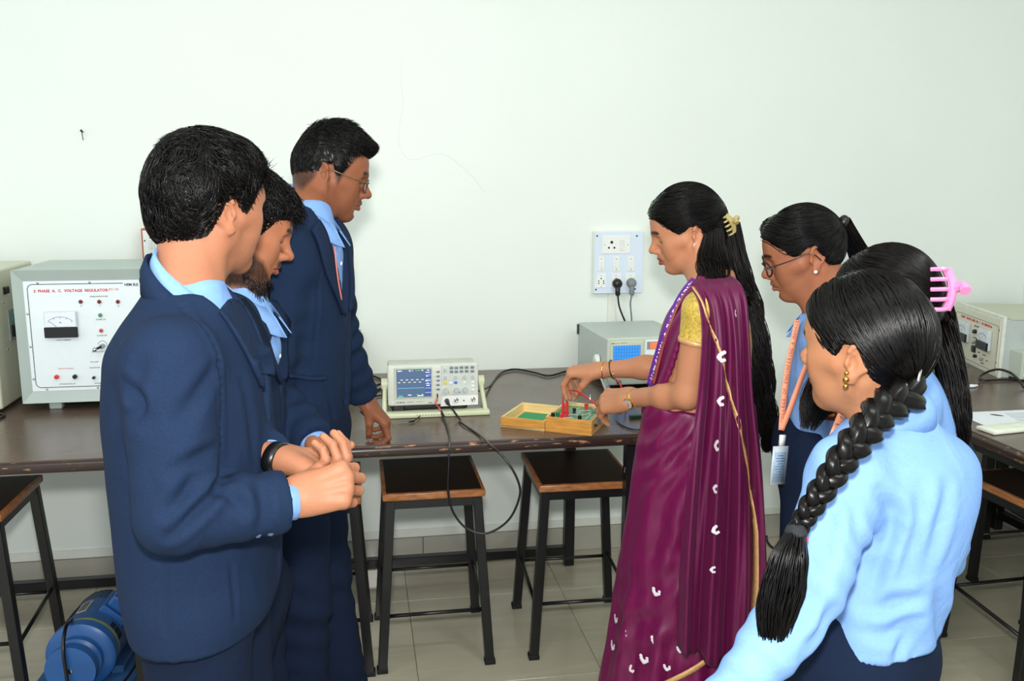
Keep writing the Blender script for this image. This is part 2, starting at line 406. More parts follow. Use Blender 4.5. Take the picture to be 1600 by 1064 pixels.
def post(parent, x, y, z, r, m, name='terminal'):
    o = MB().lathe([(r*0.8, 0), (r, 0.003), (r, 0.010), (r*0.8, 0.014), (r*0.45, 0.014)], 14, Matrix.Translation((x, y, z)) @ Matrix.Rotation(PI/2, 4, 'X')).build(name, m, parent, True, 40)
    return o

def marks(parent, name, x, y, z, w, h, m, left=False, seed=1):
    """printing too small to read: a row of short strokes"""
    rg = random.Random(seed); mb = MB(); xx = x if left else x-w/2; e = xx+w
    while xx < e-h*0.3:
        lw = h*rg.uniform(0.35, 0.75); t = h*0.22
        if rg.random() < 0.16: xx += h*0.6; continue
        mb.box((xx, y-0.0004, z-h/2), (xx+t, y+0.0002, z+h/2)); mb.box((xx, y-0.0004, z+rg.choice((-0.5, 0.0, 0.28))*h), (xx+lw, y+0.0002, z+rg.choice((-0.28, 0.2, 0.5))*h))
        if rg.random() < 0.5: mb.box((xx+lw-t, y-0.0004, z-h*rg.choice((0.5, 0.1))), (xx+lw, y+0.0002, z+h*0.45))
        xx += lw+h*0.25
    return mb.build(name, m, parent)
# --- three phase voltage regulator
YF = 3.15
def rp(px, py):
    p = at_y(px, py, YF); return p[0], p[2]-ZT
xl, xr = -1.105, -0.385; zb, zt = 0.03, 0.475
reg = empty('voltage_regulator', (xl, YF, ZT), 0, 'grey-green voltage regulator with red printed title and analogue meter on the left', 'instrument')
X = lambda x: x-xl
w = xr-xl
MB().box((0, 0.0, zb), (w, 0.36, zt), 0.006, 2).build('case', m_greyenam, reg)
bz = MB()
for pts in (((0, zb), (w, zb), (w-0.03, zb+0.038), (0.03, zb+0.038)), ((0.03, zt-0.038), (w-0.03, zt-0.038), (w, zt), (0, zt)), ((0, zb), (0.03, zb+0.038), (0.03, zt-0.038), (0, zt)), ((w-0.03, zb+0.038), (w, zb), (w, zt), (w-0.03, zt-0.038))):
    A = [bz.bm.verts.new((x, (-0.018 if (x in (0, w) or z in (zb, zt)) else -0.002), z)) for x, z in pts]
    B = [bz.bm.verts.new((x, 0.004, z)) for x, z in pts]
    bz.bm.faces.new(A); bz.bm.faces.new(B[::-1])
    for k in range(4): bz.bm.faces.new((A[k], B[k], B[(k+1) % 4], A[(k+1) % 4]))
bz.build('bezel', m_greyenam, reg)
MB().box((0.03, -0.004, zb+0.038), (w-0.03, 0.0, zt-0.038)).build('front_panel', m_panel, reg)
def round_rect(x0, z0, x1, z1, r, n=5):
    P = []
    for cx, cz, a0 in ((x1-r, z1-r, 0), (x0+r, z1-r, PI/2), (x0+r, z0+r, PI), (x1-r, z0+r, 1.5*PI)):
        for t in np.linspace(a0, a0+PI/2, n): P.append((cx+r*math.cos(t), cz+r*math.sin(t)))
    return P
RR = round_rect(0.042, zb+0.05, w-0.042, zt-0.048, 0.016); RR.append(RR[0])
MB().tube([(x, -0.0045, z) for x, z in RR], 0.0011, 4, 0).build('panel_border', m_blk_print, reg)
for x in (0.075, 0.235, 0.4, 0.56):
    for z in (zb+0.044, zt-0.043):
        MB().sph((x, -0.004, z), 0.0042, 8, (1, .5, 1)).build('screw', m_chrome, reg, True)
for z in (zb+0.08, zb+0.19, zb+0.30):
    MB().sph((0.036, -0.004, z), 0.0042, 8, (1, .5, 1)).build('screw', m_chrome, reg, True)
def rt(px, py, body, size, m, al='CENTER', bold=0.0):
    x, z = rp(px, py); return text('panel_print', body, size, TF(X(x), -0.0046, z), m, reg, 0.0002, al, bold)
rt(53, 455, '3  PHASE  A.  C.  VOLTAGE  REGULATOR', 0.0127, m_red_print, 'LEFT', 0.0004)
rt(170, 452, '(PC-10)', 0.010, m_red_print, 'LEFT')
MB().box((X(rp(193, 445)[0]), -0.0056, zt-0.056), (X(rp(193, 445)[0])+0.075, -0.0042, zt-0.040)).build('title_gap', m_panel, reg)
rt(195, 444.5, 'HEM ELE', 0.0115, m_blk_print, 'LEFT', 0.0004).location.y = -0.0012
rt(155, 463, 'PHASE INDICATORS', 0.0062, m_blk_print)
for px, l in ((127, 'R'), (156, 'Y'), (185, 'B')):
    x, z = rp(px, 471); led(reg, X(x), -0.004, z, 0.0062, m_dkred); rt(px+0.5, 478, l, 0.0065, m_blk_print)
x, z = rp(157.5, 492); led(reg, X(x), -0.004, z, 0.006, m_green_lens); rt(158, 499, 'POWER ON', 0.0058, m_blk_print)
x, z = rp(159, 516); led(reg, X(x), -0.004, z, 0.006, m_red); rt(160, 524, 'POWER OFF', 0.0058, m_blk_print)
a = rp(70, 486); b = rp(125, 525)
meter(reg, X((a[0]+b[0])/2), (a[1]+b[1])/2, b[0]-a[0], a[1]-b[1], -0.004, 'A')
rt(100, 531, 'LOAD CURRENT', 0.0062, m_blk_print)
x, z = rp(161, 540)
kn = MB().cyl((X(x), -0.004, z), (X(x), -0.02, z), 0.008, n=16).build('variac_knob', m_grey, reg, True, 40)
MB().cyl((X(x), -0.016, z), (X(x)-0.016, -0.03, z-0.006), 0.004, n=10).build('crank_arm', m_black, kn, True, 40)
MB().sph((X(x)-0.018, -0.034, z-0.007), 0.008, 12).build('crank_grip', m_chrome, kn, True)
MB().tube([(X(x)+0.014*math.sin(t), -0.0046, z+0.003+0.014*math.cos(t)) for t in np.linspace(-1.4, 2.1, 12)], 0.0006, 4, 0).build('panel_arrow', m_blk_print, reg)
rt(160, 549, 'O/P VOLTAGE CONTROL', 0.0058, m_blk_print)
rt(148, 565, 'FOR LAMP', 0.0056, m_blk_print); rt(148.5, 574, 'FOR MOTOR', 0.0056, m_blk_print)
x, z = rp(163.5, 568.5); post(reg, X(x), -0.004, z, 0.0055, m_chrome, 'toggle_switch')
rt(104, 575.5, 'SUPPLY FOR FIRING', 0.0056, m_red_print)
for px, py, r, m in ((90, 588, 0.0075, m_red), (118.5, 587.5, 0.0075, m_black), (148, 589, 0.005, m_black), (164.5, 588, 0.007, m_chrome)):
    x, z = rp(px, py); post(reg, X(x), -0.004, z, r, m)
rt(106, 599.5, 'ATTENUATOR O/P', 0.006, m_blk_print); rt(160, 598, 'TRIGGER EXT. O/P', 0.006, m_blk_print, 'CENTER')
for x in (0.09, w-0.09):
    for y in (0.03, 0.32): MB().box((x-0.02, y-0.015, 0), (x+0.02, y+0.015, zb+0.002), 0.003, 1).build('foot', m_greyenam, reg)

# --- cabinet at the far left edge with its loose plug
lm = empty('instrument_cabinet', (-1.168, 3.13, ZT), 0, 'cream metal instrument cabinet cut off by the left edge of the photo', 'instrument')
MB().box((-0.62, 0.0, 0.012), (0, 0.40, 0.472), 0.008, 2).build('case', mat('cream_enamel', (205, 205, 184), 0.42, var=0.03), lm)
MB().box((-0.6, -0.004, 0.04), (-0.045, 0.001, 0.44), 0.002, 1).build('front_panel', m_panel, lm)
sk = MB().box((-0.001, 0.12, 0.22), (0.003, 0.19, 0.33), 0.002, 1).build('side_plate', mat('plate_grey', (150, 160, 160), 0.4), lm)
MB().box((0.002, 0.135, 0.235), (0.012, 0.175, 0.275), 0.003, 1).build('inlet_socket', m_black, sk)
MB().box((0.002, 0.140, 0.285), (0.010, 0.170, 0.315), 0.003, 1).build('rocker_switch', mat('teal_switch', (70, 120, 110), 0.3), sk)
MB().box((0.0, 0.10, 0.385), (0.008, 0.14, 0.41), 0.002, 1).build('fuse_holder', m_black, lm)
for z in (0.2, 0.36): MB().sph((0.0, 0.09, z), 0.004, 8).build('screw', m_chrome, lm, True)
for y in (0.03, 0.36): MB().box((-0.58, y-0.01, 0), (-0.02, y+0.01, 0.014)).build('foot', m_black, lm)
pg = empty('power_plug', (-1.215, 3.05, ZT), 0.4, 'black round three-pin plug lying on the bench at the left edge', 'plug')
R90 = Matrix.Rotation(PI/2, 4, 'X')
MB().lathe([(0.016, 0), (0.022, 0.004), (0.022, 0.014), (0.016, 0.034), (0.007, 0.05)], 20, Matrix.Translation((0, 0, 0.0225)) @ R90 @ Matrix.Scale(-1, 4, (0, 0, 1))).build('plug_body', m_black, pg, True, 50)
for dx, dz in ((-0.009, 0.018), (0.009, 0.018), (0, 0.033)): MB().cyl((dx, 0, dz), (dx, -0.017, dz), 0.0025, n=8).build('pin', m_chrome, pg, True)
MB().tube([(0, 0.05, 0.022), (0.01, 0.075, 0.006), (0.05, 0.06, 0.0045), (0.075, 0.0, 0.0045), (0.02, -0.055, 0.0045), (-0.10, -0.04, 0.0045), (-0.3, -0.02, 0.0045)], 0.004, 8, 5).build('cord', m_black, pg, True)

# --- tray-like open wall box behind the tallest man
ob = empty('cable_box', (-0.10, 3.40, ZT), 0, 'cream open-fronted cable box on the bench behind the person with thin glasses', 'box')
q = MB()
q.box((-0.11, 0, 0), (-0.096, 0.165, 0.178)); q.box((0.098, 0, 0), (0.112, 0.165, 0.178)); q.box((-0.11, 0, 0.164), (0.112, 0.165, 0.18)); q.box((-0.11, 0.15, 0), (0.112, 0.165, 0.18)); q.box((-0.11, 0, 0), (0.112, 0.165, 0.01))
q.build('shell', m_cream, ob)
MB().box((-0.118, -0.006, 0.15), (0.118, 0.002, 0.186), 0.002, 1).build('rim', m_cream, ob); MB().box((0.088, -0.006, 0.0), (0.118, 0.002, 0.152), 0.002, 1).build('rim', m_cream, ob)

# --- digital storage oscilloscope
m_scope = mat('scope_white', (214, 218, 206), 0.4, var=0.015); m_scope2 = mat('scope_cream_green', (212, 218, 184), 0.4, var=0.02)
m_btn = mat('scope_grey_button', (118, 132, 142), 0.4); m_lgrey = mat('scope_light_knob', (188, 198, 196), 0.35)
sc = empty('digital_oscilloscope', (0.242, 2.89, ZT), 0.0, 'white digital oscilloscope with blue screen showing a square wave', 'oscilloscope')
def sp(px, py):
    p = at_y(px, py, 2.889); return p[0]-0.242, p[2]-ZT
W2 = 0.150; z0, z1 = 0.034, 0.171
MB().box((-W2, 0.0, z0), (W2, 0.03, z1), 0.008, 3).build('front_bezel', m_scope, sc, True, 35)
MB().box((-W2+0.004, 0.02, z0+0.002), (W2-0.004, 0.12, z1-0.004), 0.006, 2).build('case', mat('scope_case', (196, 202, 192), 0.45), sc, True, 35)
scr_m = bpy.data.materials.new('oscilloscope_screen'); scr_m.use_nodes = True
_b = scr_m.node_tree.nodes['Principled BSDF']; _b.inputs['Base Color'].default_value = (*lin((66, 86, 118)), 1); _b.inputs['Roughness'].default_value = 0.12
_b.inputs['Emission Color'].default_value = (*lin((96, 122, 158)), 1); _b.inputs['Emission Strength'].default_value = 0.40
a = sp(619, 577.5); b = sp(674, 619)
x0, x1, zz0, zz1 = a[0], b[0], b[1], a[1]
fr = MB().box((x0-0.008, -0.003, zz0-0.006), (x1+0.004, 0.001, zz1+0.006), 0.002, 1).build('screen_frame', mat('scope_inner_frame', (196, 202, 184), 0.4), sc)
scr = MB().box((x0, -0.0045, zz0), (x1, -0.002, zz1)).build('screen', scr_m, sc)
m_trace = mat('trace_white', (235, 240, 225), 0.5, emit=((240, 245, 225), 0.9)); m_cyan = mat('trace_cyan', (110, 220, 225), 0.5, emit=((110, 220, 225), 0.8))
m_menu = mat('screen_menu_blue', (52, 78, 140), 0.3, emit=((70, 100, 175), 0.35)); m_grn = mat('screen_green', (90, 200, 90), 0.4, emit=((90, 210, 90), 0.6))
sw, sh = x1-x0, zz1-zz0
MB().box((x1-sw*0.18, -0.0052, zz0+sh*0.02), (x1-0.0005, -0.0044, zz1-sh*0.06)).build('screen_menu', m_menu, scr)
tr = MB()
for k in range(10):
    hi = k % 2; xx = x0+sw*0.04+k*sw*0.075; zz = zz0+sh*(0.62 if hi else 0.53)
    tr.box((xx, -0.0055, zz), (xx+sw*0.068, -0.0045, zz+0.0012))
tr.build('square_wave', m_trace, scr)
MB().box((x0+sw*0.03, -0.0055, zz0+sh*0.325), (x0+sw*0.8, -0.0045, zz0+sh*0.332)).build('flat_trace', m_cyan, scr)
for k in range(1, 8): MB().box((x0+sw*0.8*k/8-0.0002, -0.0048, zz0+sh*0.08), (x0+sw*0.8*k/8+0.0001, -0.0044, zz1-sh*0.1)).build('graticule_line', m_btn, scr)
for k in range(2, 8): MB().box((x0+sw*0.02, -0.0048, zz0+sh*k/9-0.0002), (x0+sw*0.8, -0.0044, zz0+sh*k/9+0.0001)).build('graticule_line', m_btn, scr)
for k_, (fx, fz, fw_, m_) in enumerate(((0.10, 0.95, 0.13, m_trace), (0.42, 0.95, 0.12, m_trace), (0.62, 0.95, 0.12, m_grn), (0.75, 0.955, 0.05, m_trace), (0.905, 0.955, 0.09, m_trace), (0.905, 0.88, 0.13, m_trace), (0.905, 0.74, 0.10, m_trace), (0.905, 0.645, 0.03, m_trace), (0.905, 0.575, 0.15, m_trace), (0.905, 0.49, 0.06, m_trace), (0.905, 0.41, 0.09, m_trace), (0.11, 0.075, 0.11, m_grn), (0.12, 0.03, 0.13, m_cyan), (0.38, 0.08, 0.11, m_trace), (0.60, 0.085, 0.08, m_grn), (0.72, 0.085, 0.08, m_trace), (0.68, 0.045, 0.16, m_trace))):
    marks(scr, 'screen_text', x0+sw*fx, -0.0054, zz0+sh*fz, sw*fw_, 0.0026, m_, seed=k_)
for fz in (0.78, 0.62, 0.47, 0.31, 0.15): MB().box((x1-sw*0.17, -0.0056, zz0+sh*fz), (x1-sw*0.01, -0.005, zz0+sh*fz+0.0006)).build('menu_divider', m_trace, scr)
for py in (581, 588, 594.5, 601.5, 608.3):
    x, z = sp(684.6, py)
    MB().sph((x, -0.001, z), 0.0062, 12, (1, 0.5, 0.62)).build('soft_key', m_btn, sc, True)
    MB().box((x-0.014, -0.0006, z-0.0003), (x-0.007, 0.0004, z+0.0003)).build('key_line', m_btn, sc)
a = sp(689, 570); b = sp(748.2, 616)
MB().box((a[0], -0.0016, b[1]), (b[0]-0.003, 0.001, a[1]-0.002), 0.0015, 1).build('control_plate', mat('control_plate', (206, 212, 204), 0.4), sc)
a = sp(689, 618.5); b = sp(748.2, 632.5)
MB().prism([(a[0]+0.006, a[1]), (b[0]-0.003, a[1]), (b[0]-0.003, b[1]+0.002), (a[0]-0.002, b[1])], -0.0024, 0.001).build('input_plate', m_white, sc)
for px, py in ((705.5, 574.8), (713, 574.8), (721, 574.2), (729, 574), (705.5, 580.8), (713, 580.8), (721, 580.3), (729, 580)):
    x, z = sp(px, py); MB().box((x-0.0058, -0.004, z-0.0042), (x+0.0058, 0, z+0.0042), 0.0012, 1).build('function_button', m_btn, sc)
for px, py in ((738, 573.8), (738, 580)):
    x, z = sp(px, py); MB().box((x-0.0058, -0.004, z-0.0042), (x+0.0058, 0, z+0.0042), 0.0012, 1).build('function_button', m_btn, sc)
def knob(px, py, r, d=0.012):
    x, z = sp(px, py)
    MB().lathe([(r, 0), (r, d*0.7), (r*0.9, d), (r*0.2, d)], 20, Matrix.Translation((x, 0, z)) @ R90).build('knob', m_lgrey, sc, True, 40)
for px, py in ((695.5, 578), (696, 590), (712, 589.5), (725.8, 588.8), (738.8, 588.4)): knob(px, py, 0.0052)
for px, py in ((696.5, 609.8), (713.2, 609.2), (726.6, 608.6)): knob(px, py, 0.0088, 0.016)
for px, py, m, nm in ((696, 598.8, mat('yellow_key', (222, 214, 40), 0.4), 'channel_key'), (704, 598.3, m_white, 'channel_key'), (712, 597.8, mat('blue_key', (46, 120, 226), 0.4), 'channel_key'), (725.8, 597.5, m_white, 'mode_key'), (738.8, 597, m_white, 'trigger_key'), (738.8, 603, m_white, 'trigger_key'), (738.8, 609, m_white, 'trigger_key')):
    x, z = sp(px, py); MB().box((x-0.0056, -0.004, z-0.0042), (x+0.0056, 0, z+0.0042), 0.0016, 1).build(nm, m, sc)
for px, py, m in ((701, 613.5, MATS['yellow_key']), (717.5, 612.5, MATS['blue_key'])):
    x, z = sp(px, py); MB().box((x-0.0025, -0.0025, z-0.003), (x+0.0025, 0, z+0.003)).build('channel_mark', m, sc)
for px, py in ((698, 625.8), (712.6, 624.6), (739, 623.2)):
    x, z = sp(px, py)
    MB().lathe([(0.0075, 0), (0.0075, 0.004), (0.0055, 0.004), (0.0055, 0.014), (0.004, 0.014), (0.004, 0.006)], 16, Matrix.Translation((x, -0.002, z)) @ R90).build('bnc_socket', m_chrome, sc, True, 40)
x, z = sp(724.6, 625.4); MB().cyl((x, 0, z), (x, -0.005, z), 0.0022, n=10).build('ground_socket', m_black, sc)
x, z = sp(683.4, 617.5); MB().box((x-0.0022, -0.008, z-0.005), (x+0.0022, 0, z+0.005)).build('calibration_tab', m_black, sc)
x, z = sp(683.6, 625); MB().box((x-0.002, -0.008, z-0.003), (x+0.002, 0, z+0.003)).build('calibration_tab', m_chrome, sc)
x, z = sp(675, 629); MB().box((x-0.011, -0.0008, z-0.001), (x+0.0, 0.0004, z+0.001)).build('usb_slot', m_black, sc)
x, z = sp(613, 629.5); MB().box((x-0.0055, -0.003, z-0.0085), (x+0.0055, 0, z+0.0055), 0.0015, 1).build('power_button', m_scope, sc)
x, z = sp(620, 629.5); marks(sc, 'brand_print', x, -0.0004, z, 0.028, 0.0036, m_blk_print, True, 3); marks(sc, 'model_print', x+0.031, -0.0004, z+0.0006, 0.024, 0.0028, m_btn, True, 4); marks(sc, 'model_print', x+0.066, -0.0004, z+0.001, 0.026, 0.0026, mat('pale_print', (168, 178, 190), 0.5), True, 5)
for x in (-0.115, 0.085):
    MB().box((x-0.02, 0.008, 0.012), (x+0.02, 0.05, z0+0.003), 0.004, 1).build('foot', m_black, sc)
for x in (-0.115, 0.085):
    MB().box((x-0.02, 0.085, 0.0), (x+0.02, 0.115, z0+0.003), 0.004, 1).build('foot', m_black, sc)
MB().box((-0.12, 0.02, 0.014), (0.115, 0.11, z0+0.002), 0.003, 1).build('underside', m_black, sc)
# carrying handle swung down under the front
h = MB()
h.box((-0.172, -0.033, 0.0), (0.185, 0.012, 0.017), 0.006, 2)
for s, x in ((-1, -0.163), (1, 0.172)):
    h.bar((x, -0.010, 0.012), (x-0.006*s, 0.075, 0.094), 0.019, 0.014, up=(1, 0, 0), bev=0.004)
    h.cyl((x-0.014*s, 0.075, 0.094), (x+0.006*s, 0.075, 0.094), 0.019, n=18)
h.build('handle', m_scope2, sc, True, 35)
for k in range(14): MB().box((-0.06+0.0095*k, -0.0345, 0.0085), (-0.055+0.0095*k, -0.0325, 0.0125)).build('grip_rib', mat('rib_plastic', (176, 186, 150), 0.5), sc.children[-1] if False else [c for c in sc.children if c.name.startswith('handle')][0])  # grip ribs in a darker plastic than the handle

# --- cables around the oscilloscope
def on_bench(pts): return [at_z(x, y, ZT+0.005) for x, y in pts]
Wp = lambda lx, ly, lz: np.array([0.242+lx, 2.89+ly, ZT+lz])
x, z = sp(698, 625.8)
bnc = Wp(x, -0.012, z)
dangle = [bnc, bnc+[0.004, -0.035, -0.004], bnc+[0.035, -0.075, -0.045], at_z(720, 660, ZT+0.006), at_z(752, 682, ZT+0.006), at_d(768, 697, 2.50)]
loop = [at_d(790, 718, 2.47), at_d(808, 748, 2.47), at_d(812, 775, 2.48), at_d(795, 812, 2.49), at_d(762, 833, 2.50), at_d(730, 826, 2.50), at_d(708, 800, 2.49), at_d(700, 765, 2.48), at_d(701, 725, 2.47), at_d(702, 700, 2.49)]
tipk = at_z(692, 650, ZT+0.007)
up = [at_z(703, 688, ZT+0.006), at_z(699, 668, ZT+0.006), tipk]
pr = empty('probe_cable', tuple(bnc), 0, 'black oscilloscope probe lead drooping in a loop below the bench edge', 'cable')
loc = lambda P: [np.array(p)-bnc for p in P]
MB().tube(loc(dangle+loop+up), 0.0033, 8, 6).build('lead', m_black, pr, True)
MB().cyl(*loc([bnc+[0, 0.006, 0], bnc+[0.001, -0.02, -0.002]]), 0.0085, 0.006, n=14).build('bnc_plug', m_black, pr, True, 40)
MB().cyl(*loc([tipk+[0.001, -0.012, 0.001], at_z(689.5, 643, ZT+0.016)]), 0.0052, 0.0042, n=10).build('probe_body', m_black, pr, True)
cal = Wp(*[sp(683.4, 621)[0], -0.008, sp(683.4, 621)[1]])
MB().tube(loc([at_z(689.5, 643, ZT+0.016), at_z(685, 635, ZT+0.03)+[0, -0.01, 0], at_d(680.5, 630, 2.93), cal]), 0.0028, 8, 6).build('probe_hook', mat('pink_red_wire', (224, 96, 92), 0.4), pr, True)
MB().tube(loc([at_z(690, 645, ZT+0.014), at_z(676, 645, ZT+0.012), at_z(660, 648, ZT+0.008), at_z(646, 658, ZT+0.005)]), 0.0018, 6, 6).build('ground_lead', m_black, pr, True)
gc = loc([at_z(647, 658, ZT+0.005), at_z(639, 659, ZT+0.006), at_z(622, 660, ZT+0.005)])
MB().cyl(gc[0], gc[1], 0.0035, n=8).build('clip_boot', m_black, pr, True)
MB().bar(gc[1], gc[2], 0.006, 0.004).bar(gc[1]+np.array([0, 0, 0.004]), gc[2]+np.array([0.004, 0, 0.006]), 0.005, 0.002).build('crocodile_clip', mat('dull_metal', (120, 118, 112), 0.5, 0.7), pr)
def cable(name, label, pts, r=0.0042, m=None, cat='cable', sub=6):
    P = [np.array(p, float) for p in pts]; o0 = P[0].copy()
    o = MB().tube([p-o0 for p in P], r, 8, sub).build(name, m or m_black, None, True); o.location = o0; return tag(o, label, cat)
cable('mains_cable', 'thick black cable curving across the bench right of the digital oscilloscope',
      [np.array([0.40, 2.99, ZT+0.05]), at_z(765, 603, ZT+0.006), at_z(782, 583, ZT+0.006), at_z(805, 577, ZT+0.006), at_z(835, 582, ZT+0.006), at_z(858, 587, ZT+0.006), at_z(885, 580, ZT+0.006), at_z(915, 574, ZT+0.006)])
cable('mains_cable', 'black cable hanging from the cream cable box to the oscilloscope',
      [np.array([-0.06, 3.45, ZT+0.15]), at_y(548, 541, 3.39), at_y(557, 553, 3.38), at_y(560, 575, 3.36), at_z(568, 593, ZT+0.006), at_z(585, 602, ZT+0.006), at_z(598, 600, ZT+0.02), np.array([0.11, 3.0, ZT+0.06])])
cable('mains_cable', 'black cable looping flat on the bench left of the oscilloscope',
      [at_z(548, 580, ZT+0.006), at_z(570, 584, ZT+0.006), at_z(590, 590, ZT+0.006), at_z(600, 598, ZT+0.006), np.array([0.115, 3.0, ZT+0.03])])
cable('signal_cable', 'thin black lead between the resting hand and the oscilloscope handle, upper one',
      [at_z(560, 630, ZT+0.005), at_z(580, 617, ZT+0.005), at_z(598, 608, ZT+0.005), np.array([0.13, 2.98, ZT+0.012])], 0.004)
cable('signal_cable', 'thin black lead between the resting hand and the oscilloscope handle, lower one',
      [at_z(562, 625, ZT+0.004), at_z(580, 621, ZT+0.005), at_z(600, 619, ZT+0.005), np.array([0.12, 2.93, ZT+0.006])], 0.0032)

# --- second, analogue oscilloscope behind the teacher's hands
s2 = empty('analog_oscilloscope', (0.90, 3.12, ZT), 0.03, 'cream analogue oscilloscope with bright blue gridded screen behind the hands', 'oscilloscope')
MB().box((0.0, 0.0, 0.022), (0.33, 0.02, 0.2), 0.005, 2).build('front_bezel', m_cream, s2)
MB().box((0.002, 0.018, 0.024), (0.328, 0.40, 0.196), 0.004, 1).build('case', mat('scope_grey_case', (186, 196, 190), 0.45, var=0.03), s2)
scb = bpy.data.materials.new('blue_crt'); scb.use_nodes = True; _b = scb.node_tree.nodes['Principled BSDF']
_b.inputs['Base Color'].default_value = (*lin((60, 150, 235)), 1); _b.inputs['Emission Color'].default_value = (*lin((60, 150, 240)), 1); _b.inputs['Emission Strength'].default_value = 0.28; _b.inputs['Roughness'].default_value = 0.25
s2f = MB().box((0.012, -0.004, 0.06), (0.136, 0.001, 0.187), 0.002, 1).build('screen_frame', mat('scope2_frame', (206, 210, 190), 0.4), s2)
s2s = MB().box((0.022, -0.0055, 0.07), (0.126, -0.003, 0.172)).build('screen', scb, s2)
gl = mat('graticule_navy', (30, 80, 150), 0.5)
for k in range(11): MB().box((0.022+0.0104*k-0.0003, -0.0062, 0.07), (0.022+0.0104*k+0.0003, -0.0054, 0.172)).build('graticule_line', gl, s2s)
for k in range(9): MB().box((0.022, -0.0062, 0.07+0.01275*k-0.0003), (0.126, -0.0054, 0.07+0.01275*k+0.0003)).build('graticule_line', gl, s2s)
marks(s2, 'brand_print', 0.016, -0.0042, 0.181, 0.026, 0.0042, m_blk_print, True, 6); marks(s2, 'model_print', 0.046, -0.0042, 0.182, 0.030, 0.0024, m_btn, True, 7)
MB().box((0.145, -0.004, 0.03), (0.322, 0.001, 0.19), 0.003, 1).build('control_plate', m_panel, s2)
MB().box((0.152, -0.006, 0.155), (0.25, -0.003, 0.184)).build('display_frame', m_grey, s2)
MB().box((0.164, -0.008, 0.157), (0.24, -0.005, 0.181)).build('display', mat('orange_display', (250, 120, 70), 0.3, emit=((255, 110, 60), 0.5)), s2)
for kx in range(5):
    for kz in range(3):
        MB().lathe([(0.007, 0), (0.007, 0.009), (0.005, 0.012)], 14, Matrix.Translation((0.162+0.036*kx, -0.003, 0.052+0.036*kz)) @ R90).build('knob', m_lgrey, s2, True, 40)
MB().lathe([(0.022, 0), (0.022, 0.01), (0.017, 0.016)], 22, Matrix.Translation((-0.002, 0.10, 0.10)) @ Matrix.Rotation(-PI/2, 4, 'Y')).build('handle_hub', m_white, s2, True, 40)
hb = MB().bar((-0.012, 0.10, 0.10), (-0.014, -0.075, 0.012), 0.012, 0.022, up=(1, 0, 0), bev=0.003).bar((0.342, 0.10, 0.10), (0.344, -0.075, 0.012), 0.012, 0.022, up=(1, 0, 0), bev=0.003)
hb.bar((-0.02, -0.078, 0.011), (0.35, -0.078, 0.011), 0.022, 0.018, bev=0.003).build('handle', m_chrome, s2)
for x in (0.03, 0.30):
    for y in (0.02, 0.37): MB().box((x-0.012, y-0.012, 0), (x+0.012, y+0.012, 0.024)).build('foot', m_black, s2)
MB().box((-0.004, 0.385, 0.15), (0.0, 0.40, 0.19)).build('rear_stop', m_black, s2)
MB().cyl((0.046, -0.012, 0.035), (0.046, 0.002, 0.035), 0.007, n=12).build('input_socket', m_black, s2)
cable('test_lead', 'red test lead arching in front of the analogue oscilloscope',
      [np.array([0.946, 3.105, ZT+0.035]), at_d(958, 590, 3.0), at_d(966, 596, 2.95), at_d(971, 606, 2.93), at_z(978, 640, ZT+0.004)], 0.0028, mat('red_wire', (220, 50, 60), 0.3))

# --- trainer kit: hinged wooden box lying open
kit_a = np.array([0.567, 2.640]); ang = math.atan2(-0.079, 0.125)+0.03
m_pine = mat('varnished_pine', (208, 148, 70), 0.35, var=0.22, nscale=14, stretch=(1, 1, 9), bump=0.05)
m_pine2 = mat('pale_pine', (228, 200, 140), 0.45, var=0.12, nscale=14, stretch=(1, 1, 9))
m_pcb = mat('green_panel', (70, 132, 92), 0.35, var=0.05); m_felt = mat('green_sheet', (22, 150, 92), 0.6)
kit = empty('trainer_kit', (kit_a[0], kit_a[1], ZT), ang, 'open wooden trainer kit box with green circuit panel and binding posts', 'kit')
bw, bl, bh = 0.15, 0.205, 0.048
MB().box((0, 0, 0.0), (bw, 0.008, bh), 0.001, 1).build('box_side', m_pine, kit); MB().box((0, bl-0.008, 0.0), (bw, bl, bh), 0.001, 1).build('box_side', m_pine2, kit)
MB().box((0, 0.008, 0.0), (0.008, bl-0.008, bh), 0.001, 1).build('box_side', m_pine2, kit); MB().box((bw-0.008, 0.008, 0.0), (bw, bl-0.008, bh), 0.001, 1).build('box_side', m_pine, kit)
MB().box((0.004, 0.004, 0.0), (bw-0.004, bl-0.004, 0.006)).build('box_bottom', m_pine2, kit)
pn = MB().box((0.008, 0.008, 0.032), (bw-0.008, bl-0.008, 0.038)).build('circuit_panel', m_pcb, kit)
pr_l = MB()
for (xa, ya, xb, yb) in ((0.03, 0.04, 0.07, 0.05), (0.07, 0.05, 0.09, 0.03), (0.03, 0.09, 0.09, 0.09), (0.09, 0.09, 0.11, 0.13), (0.05, 0.13, 0.10, 0.16), (0.03, 0.06, 0.03, 0.13), (0.115, 0.05, 0.115, 0.11), (0.06, 0.11, 0.08, 0.12), (0.05, 0.155, 0.06, 0.18), (0.10, 0.018, 0.13, 0.018), (0.13, 0.06, 0.13, 0.16), (0.136, 0.06, 0.136, 0.16)):
    pr_l.bar((xa, ya, 0.0384), (xb, yb, 0.0384), 0.0015, 0.0012)
pr_l.build('printed_tracks', m_white, pn)
def kpost(x, y, m, hh=0.016, r=0.006):
    MB().lathe([(r*1.05, 0), (r*1.05, 0.003), (r*0.5, 0.003), (r*0.5, 0.006), (r, 0.006), (r, hh), (r*0.8, hh+0.001)], 14, Matrix.Translation((x, y, 0.038))).build('binding_post', m, kit, True, 40)
